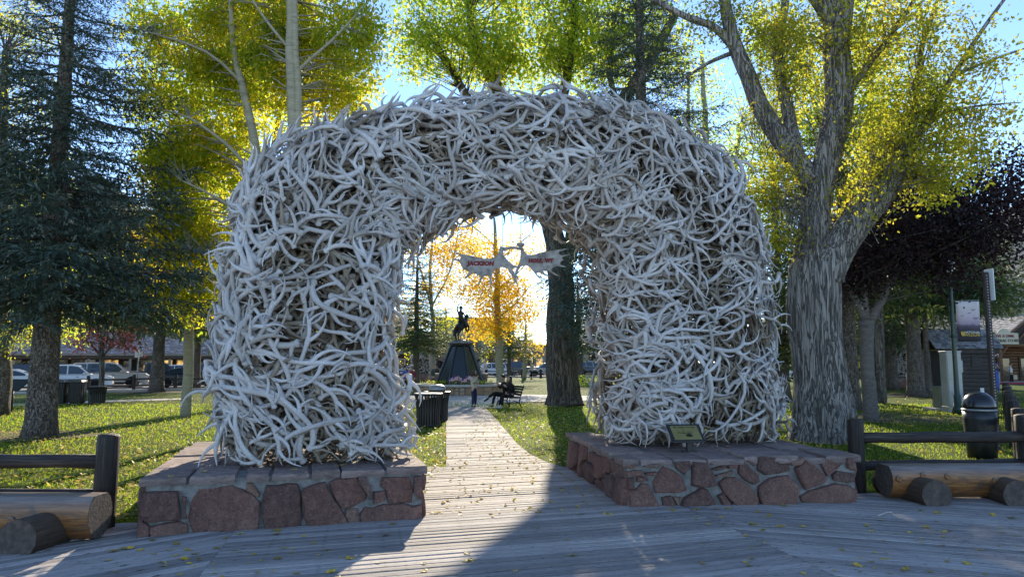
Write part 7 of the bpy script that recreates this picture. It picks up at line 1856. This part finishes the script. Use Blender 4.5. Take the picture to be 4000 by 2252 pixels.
# ---- log store with gable and sign
SX = X(3965, 66); SY = 66.0
t = thing('log_store', 'log built general store with a timber gable and a cream sign', 'building', (SX, SY, 0))
mb = MB(); mb.box((SX, SY + 4, 1.8), (11, 8, 3.6)); mb.build('wall', log_wood, t, world=True)
for k in range(13): mb = MB(); mb.tube([(SX - 5.6, SY - .02, .15 + k * .27), (SX + 5.6, SY - .02, .15 + k * .27)], .135, 8); mb.build('log', log_wood, t, world=True)
GH = 2.5; GW = 3.2
mb = MB(); mb.slab([(SX - GW, SY - 2.2, 3.5), (SX + GW, SY - 2.2, 3.5), (SX, SY - 2.2, 3.5 + GH)], (0, 1, 0), .2); mb.build('gable', wall_dark, t, world=True)
for s in (-1, 1):
    mb = MB(); mb.tube([(SX + s * (GW + .5), SY - 2.35, 3.2), (SX, SY - 2.35, 3.62 + GH)], .14, 8); mb.build('gable_log', log_wood, t, world=True)
    a = V3((SX + s * (GW + .7), SY - 2.5, 3.15)); shingle_roof(t, a, a + V3((0, 10.5, 0)), V3((-s * (GW + .7), 0, GH + .55)), row=.3, wid=.45)
    mb = MB(); mb.tube([(SX + s * (GW - .2), SY - 2.3, 0), (SX + s * (GW - .2), SY - 2.3, 3.5)], .17, 10); mb.build('post', log_wood, t, world=True)
    for q in (-1, 1): mb = MB(); mb.tube([(SX + s * (GW - .2), SY - 2.3, 2.5), (SX + s * (GW - .2) + q * .75, SY - 2.3, 3.35)], .10, 7); mb.build('brace', log_wood, t, world=True)
    mb = MB(); mb.tube([(SX, SY - 2.33, 5.2), (SX + s * 1.6, SY - 2.33, 3.6)], .10, 7); mb.build('gable_brace', log_wood, t, world=True)
mb = MB(); mb.tube([(SX - GW - .4, SY - 2.32, 3.45), (SX + GW + .4, SY - 2.32, 3.45)], .17, 9); mb.build('tie_log', log_wood, t, world=True)
mb = MB(); mb.tube([(SX, SY - 2.33, 3.5), (SX, SY - 2.33, 5.7)], .11, 8); mb.build('king_post', log_wood, t, world=True)
SGX = X(3927, 63.5)
mb = MB(); mb.slab([(SGX - 1.3, 63.4, 3.55), (SGX + 1.3, 63.4, 3.55), (SGX + 1.3, 63.4, 4.55), (SGX + .6, 63.4, 4.6)] + [(SGX + .55 * math.cos(a), 63.4, 4.62 + .36 * math.sin(a)) for a in np.linspace(.1, math.pi - .1, 7)] + [(SGX - .6, 63.4, 4.6), (SGX - 1.3, 63.4, 4.55)], (0, 1, 0), .1)
sb = mb.build('sign_board', M('cream_sign_paint', (.52, .47, .36), 3, .7), t, world=True)
for body, sz, z, m_ in (('FIVE & DIME', .34, 4.28, red_ink), ('GENERAL STORE', .36, 3.86, M('sign_brown', (.10, .07, .03), 5, .7))):
    text(body, sz, m_, sb, Matrix.Translation(V3((SGX, 63.38, z)) - off(sb)) @ RX, .01, .006)
for x0, x1, z0_, z1_, nm in ((-1.9, -.6, .2, 2.4, 'door'), (.2, 1.3, .2, 2.4, 'door'), (2.0, 3.6, .8, 2.2, 'window'), (-4.4, -2.6, .8, 2.2, 'window')):
    mb = MB(); mb.box((SX + (x0 + x1) / 2, SY - .2, (z0_ + z1_) / 2), (x1 - x0, .1, z1_ - z0_)); d = mb.build(nm, brown_wood, t, world=True)
    mb = MB(); mb.box((SX + (x0 + x1) / 2, SY - .27, (z0_ + z1_) / 2 + .1), (x1 - x0 - .3, .03, z1_ - z0_ - .5)); mb.build('pane', shop_glass, d, world=True)
mb = MB(); mb.box((SX - 1, 61.6, .07), (10, .3, .15)); tag(mb.build('kerb', M('red_kerb_paint', (.32, .05, .06), 5, .8)), kind='structure')
# ---- farther antler arches
def far_arch(label, c, w_, h, ang, seedv, n=300, legw=1.5, depth=1.3):
    rr = np.random.RandomState(seedv); t = thing('antler_arch', label, 'arch', c, ang)
    Vs, Fs, n0 = [], [], 0
    for i in range(n):
        side = rr.rand(); 
        if side < .42: x, z = -w_ / 2 + legw / 2, .75 + rr.rand() * (h - 1.4)
        elif side < .84: x, z = w_ / 2 - legw / 2, .75 + rr.rand() * (h - 1.4)
        else: x, z = (rr.rand() - .5) * w_ * .8, h - .6 + .25 * math.cos(rr.rand() * 3)
        face = rr.rand(); px_ = (rr.rand() - .5) * legw; py_2 = -depth / 2 if face < .6 else (rr.rand() - .5) * depth
        if face > .8: px_ = legw / 2 * (1 if rr.rand() < .5 else -1)
        V, F = LO[rr.randint(len(LO))]; nn = V3((rr.normal() * .25, -1, rr.normal() * .25)) if face < .8 else V3((np.sign(px_), rr.normal() * .3, rr.normal() * .2))
        m = antler_matrix(V3((x + px_, py_2, z)), nn, rr.uniform(.6, .8), rr.uniform(0, 6.28), rr.normal() * .15, rr.normal() * .2, rr.rand() < .5)
        A = np.array(m); Wv = V @ A[:3, :3].T + A[:3, 3]; Vs.append(Wv); Fs.append(F + n0); n0 += len(Wv)
    o = link('antler_mass', np_mesh('antler_mass', np.concatenate(Vs), np.concatenate(Fs), True), bone3_m, t); o['kind'] = 'stuff'
    for s in (-1, 1):
        mb = MB(); mb.bbox((s * (w_ / 2 - legw / 2), 0, .72 + (h - 1.5) / 2), (legw * .6, depth * .5, h - 1.5), .1); mb.build('core', wall_dark, t)
    return t
def far_plinth(label, c, L, D, ang, grp):
    t = thing('stone_plinth', label, 'plinth', c, 0, grp); e1 = V3((math.cos(ang), math.sin(ang), 0)); e2 = V3((-e1.y, e1.x, 0))
    A_ = c - e1 * L / 2 - e2 * D / 2; B_ = c + e1 * L / 2 - e2 * D / 2
    mb = MB(); mb.prism([xy(A_), xy(B_), xy(B_ + e2 * D), xy(A_ + e2 * D)], 0, .66); mb.build('mortar', mortar_m, t, world=True)
    random_face(t, A_, B_, -e2, .6); random_face(t, B_ + e2 * D, B_, e1, .6) if False else None
    mb = MB(); mb.prism([xy(A_ - e1 * .06 - e2 * .06), xy(B_ + e1 * .06 - e2 * .06), xy(B_ + e1 * .06 + e2 * D), xy(A_ - e1 * .06 + e2 * D)], .66, .74); mb.build('cap_stone', cap_m, t, world=True)
    return t
fa = gx(3640, 53); fb_ = rad(-16)
far_arch('sunlit antler arch at the far corner of the park between the right spruces', fa, 7.4, 5.6, fb_, 5, 520, 2.5, 1.8)
for s, nm in ((-1, 'far stone plinth under the sunlit half of the corner arch'), (1, 'far stone plinth under the corner arch behind the kiosk')):
    far_plinth(nm, fa + V3((math.cos(fb_) * s * 2.4, math.sin(fb_) * s * 2.4, 0)), 3.2, 2.2, fb_, None)
fa = gx(1752, 72); 
far_arch('far antler arch on the opposite side of the park, behind the monument', fa, 7.6, 5.4, rad(4), 6, 460, 2.3, 1.8)
for s, nm in ((-1, 'far stone plinth behind the monument on the spruce side'), (1, 'far stone plinth behind the monument on the aspen side')):
    far_plinth(nm, fa + V3((s * 2.5, 0, 0)), 3.0, 2.2, rad(4), None)

# ================================================================== GRASS AND FALLEN LEAVES
grass_m = leaf_mat('grass_blades', [(0, (.05, .095, .008)), (.5, (.085, .14, .012)), (1, (.15, .18, .025))], .5, .5, [(0, (.28, .44, .02)), (.6, (.48, .62, .03)), (1, (.7, .7, .08))], .7)
def in_poly(x, y, poly):
    c = False; n = len(poly)
    for i in range(n):
        x0, y0 = poly[i]; x1, y1 = poly[(i + 1) % n]
        if (y0 > y) != (y1 > y) and x < (x1 - x0) * (y - y0) / (y1 - y0) + x0: c = not c
    return c
WALK = [[xy(gp(1700, 1838)), xy(gp(2262, 1838)), xy(gp(2200, 1828)), xy(gp(2130, 1806)), xy(gp(2070, 1778)), xy(gp(2020, 1735)), xy(gp(1893, 1590)), xy(gp(1742, 1590)), xy(gp(1742, 1830))],
        [(LF0.x - .1, LF0.y - .2), (LF1.x + .05, LF1.y - .1), xy(LF1 + VX * 3.95), xy(LF0 + VX * 3.95 + Vector((-.05, 0, 0)))], [xy(RF0), xy(RF1), xy(RF1 + (RB0 - RF0)), xy(RB0)]]
def on_lawn(x, y):
    if y > 43 or y < 8.85: return False
    if x > 1.2 and y < 10.95: return False
    if -1.3 < x < 2.0 and y < 12.9: return False
    if x > 11 + (y - 12) * .70: return False
    for w_ in WALK:
        if in_poly(x, y, w_): return False
    return True
rg = np.random.RandomState(77)
pts = []
while len(pts) < 62000:
    y = 8.85 + (rg.rand() ** 1.9) * 24; x = (rg.rand() * 2 - 1) * (y * .78 + .5)
    if on_lawn(x, y): pts.append((x, y))
C = np.array([(x, y, 0) for x, y in pts]); n = len(C)
a = rg.rand(n) * 6.28; h = rg.uniform(.025, .06, n) * (1 + (C[:, 1] - 9) * .02); lean = rg.normal(size=(n, 2)) * .022; wd = .004 + (C[:, 1] - 8) * .0007
V = np.zeros((n, 3, 3)); V[:, 0] = C + np.stack([np.cos(a) * wd, np.sin(a) * wd, -.01 + 0 * a], 1); V[:, 1] = C - np.stack([np.cos(a) * wd, np.sin(a) * wd, .01 + 0 * a], 1)
V[:, 2] = C + np.stack([lean[:, 0], lean[:, 1], h], 1)
o = link('grass', np_mesh('grass', V.reshape(-1, 3), np.arange(3 * n).reshape(n, 3)), grass_m); tag(o, 'short green grass blades on the lawn near the boardwalk', 'grass', None, 'stuff')
fallen_m = leaf_mat('fallen_leaves', [(0, (.20, .13, .04)), (.3, (.40, .29, .06)), (.7, (.55, .42, .12)), (1, (.60, .50, .24))], 2, .35, [(0, (.4, .28, .05)), (1, (.9, .7, .2))], .9)
def flat_leaves(C, size, rg, tilt=.3):
    n = len(C); a = rg.rand(n) * 6.28; d = np.stack([np.cos(a), np.sin(a), rg.normal(size=n) * tilt], 1); b = np.stack([-np.sin(a), np.cos(a), rg.normal(size=n) * tilt], 1)
    s = (size * rg.uniform(.6, 1.3, n))[:, None]; up = np.array([0, 0, 1.0]) * s * rg.uniform(.05, .3, n)[:, None]
    V = np.stack([C - d * s * .5, C + b * s * .34 + up, C + d * s * .5 + up * .6, C - b * s * .34 + up * .8], 1).reshape(-1, 3)
    return V, np.arange(4 * n).reshape(n, 4)
pts = []
while len(pts) < 13000:
    y = 8.9 + (rg.rand() ** 1.5) * 30; x = (rg.rand() * 2 - 1) * (y * .78 + .5)
    den = .35 + .65 * max(0, mnoise.noise(Vector((x * .35, y * .35, 2))) + .5)
    if x < -1: den *= 1.5
    if x > 5: den *= .35
    if rg.rand() < den and on_lawn(x, y): pts.append((x, y, .035 + rg.rand() * .02))
V, F = flat_leaves(np.array(pts), .085, rg); o = link('fallen_leaves', np_mesh('fallen_leaves', V, F), fallen_m); tag(o, 'yellow fallen leaves strewn over the lawn', 'leaves', None, 'stuff')
pts = []
while len(pts) < 420:
    y = 9 + rg.rand() * 21; p = gp(1742, 1700); x = -1.15 * (1 if y < 12.6 else y / 12.6 * .0 + 1) + rg.rand() * 2.6 - .1
    if in_poly(x, y, WALK[0]) or (y < 12.5 and -1.05 < x < 1.3): pts.append((x, y, .040))
V, F = flat_leaves(np.array(pts), .07, rg); o = link('path_leaves', np_mesh('path_leaves', V, F), fallen_m); tag(o, 'small pale leaves scattered along the boardwalk path', 'leaves', None, 'stuff')
# the leaves one can pick out on the boards
LM = []
for k in range(8):
    mb = MB(); w_ = rg.uniform(.36, .5); n_ = 6; vs = [(-.62, 0, .02), (-.5, 0, 0)]; cur = rg.uniform(.05, .28)
    up_ = []; dn = []
    for i in range(1, n_):
        x = -.5 + i / n_; hw = w_ * math.sin(math.pi * (i / n_) ** .75) * .9
        up_.append((x, hw, cur * hw + .06 * math.sin(i * 1.7 + k))); dn.append((x, -hw, cur * hw * .8 + .05 * math.sin(i * 2.1 + k)))
    vs2 = [(-.5, 0, .0)] + up_ + [(.55, 0, .10)] + dn[::-1]; mid = [(-.5 + i / n_, 0, .03) for i in range(1, n_)]
    m0 = len(vs2); vv = vs2 + mid; fs = []
    U = list(range(1, n_)); D_ = [len(vs2) - i for i in range(1, n_)]; Mi = [m0 + i - 1 for i in range(1, n_)]; tip = n_
    fs += [(0, Mi[0], U[0]), (0, D_[0], Mi[0])]
    for i in range(n_ - 2): fs += [(Mi[i], Mi[i + 1], U[i + 1], U[i]), (D_[i], D_[i + 1], Mi[i + 1], Mi[i])]
    fs += [(Mi[-1], tip, U[-1]), (D_[-1], tip, Mi[-1])]
    mb.add(vv, fs); mb.tube([(-.5, 0, .0), (-.75, .05, .03), (-.95, .02, .05)], [.015, .012, .01], 4)
    me = mb.mesh('fallen_leaf'); me.materials.append(M('boardwalk_leaf', [(.3, (.34, .22, .03)), (.55, (.52, .36, .05)), (.8, (.60, .48, .14))], 3, .6, orand=(.55, 1.25))); LM.append(me)
def drop(px, py, s=None):
    p = gp(px, py, .040); 
    o = link('fallen_leaf', LM[R.randrange(8)]); o.location = p; o.rotation_euler = (R.uniform(-.2, .2), R.uniform(-.2, .2), R.uniform(0, 6.28)); k = s or R.uniform(.06, .12); o.scale = (k, k, k)
    tag(o, 'yellow fallen leaf lying on the grey boardwalk planks', 'leaf', 'fallen leaves on the boardwalk')
known = [(445, 2149), (548, 2145), (595, 2108), (690, 2120), (660, 2145), (735, 2145), (760, 2160), (845, 2138), (880, 2098), (940, 2082), (725, 2180), (780, 2184), (640, 2207), (600, 2160), (510, 2137), (485, 2140), (455, 2228), (1090, 2068), (1080, 2082), (1185, 2092), (1225, 2117), (1085, 2178), (1275, 2145), (1405, 2093), (1535, 2043), (1370, 2178), (1505, 2087), (1160, 2236), (1070, 2030 + 40), (1655, 2198), (1660, 2226), (1825, 2160), (1820, 2188), (1840, 2185), (2015, 2227), (2235, 2166), (2220, 2105), (2100, 1997), (2275, 2005), (2500, 1995), (2180, 1842), (2215, 1865), (2235, 1877), (2250, 1905), (2315, 1908), (2355, 1937), (2940, 2044), (3050, 2053), (3138, 2054), (3212, 2055), (2980, 2066), (2935, 2178), (3385, 2050), (3440, 2030), (3620, 2055), (3690, 2075), (3905, 2075), (3700, 2190), (3775, 2197), (3540, 2218), (3350, 2205), (2720, 1987), (2800, 1985), (2840, 1982), (2960, 1998), (3060, 1972), (3600, 1990), (3660, 2001), (3880, 2008), (3950, 2020), (2620, 1985), (2630, 1990), (2100, 2060), (1290, 2230), (3005, 2010)]
for x, y in known: drop(x, y)
for k in range(60): drop(R.uniform(2700, 4000), R.uniform(2010, 2250), R.uniform(.03, .07))
for k in range(30): drop(R.uniform(420, 1500), R.uniform(2120, 2250), R.uniform(.03, .07))
for px, py in ((670, 1858), (800, 1838), (1150, 1832), (1290, 1800), (1345, 1812), (1330, 1815), (590, 1855), (2440, 1725), (2960, 1718), (3215, 1730)):
    o = link('fallen_leaf', LM[R.randrange(8)]); o.location = gp(px, py, CAP_Z + .02); o.rotation_euler = (0, 0, R.uniform(0, 6)); k = R.uniform(.06, .1); o.scale = (k, k, k); tag(o, 'yellow fallen leaf lying on the flagstones of a plinth', 'leaf', 'fallen leaves on the plinths')
mb = MB(); q = [gp(3430, 2012, .042), gp(3447, 2006, .05), gp(3462, 2000, .05), gp(3484, 1999, .042)]; mb.tube(*smooth_path(q, [.012, .012, .011, .008], .03), 6)
o = mb.build('twig', M('pale_twig', (.42, .41, .38), 9, .7)); tag(o, 'pale curved stick lying on the planks before the long log bench', 'twig'); origin_to(o, gp(3455, 2004))
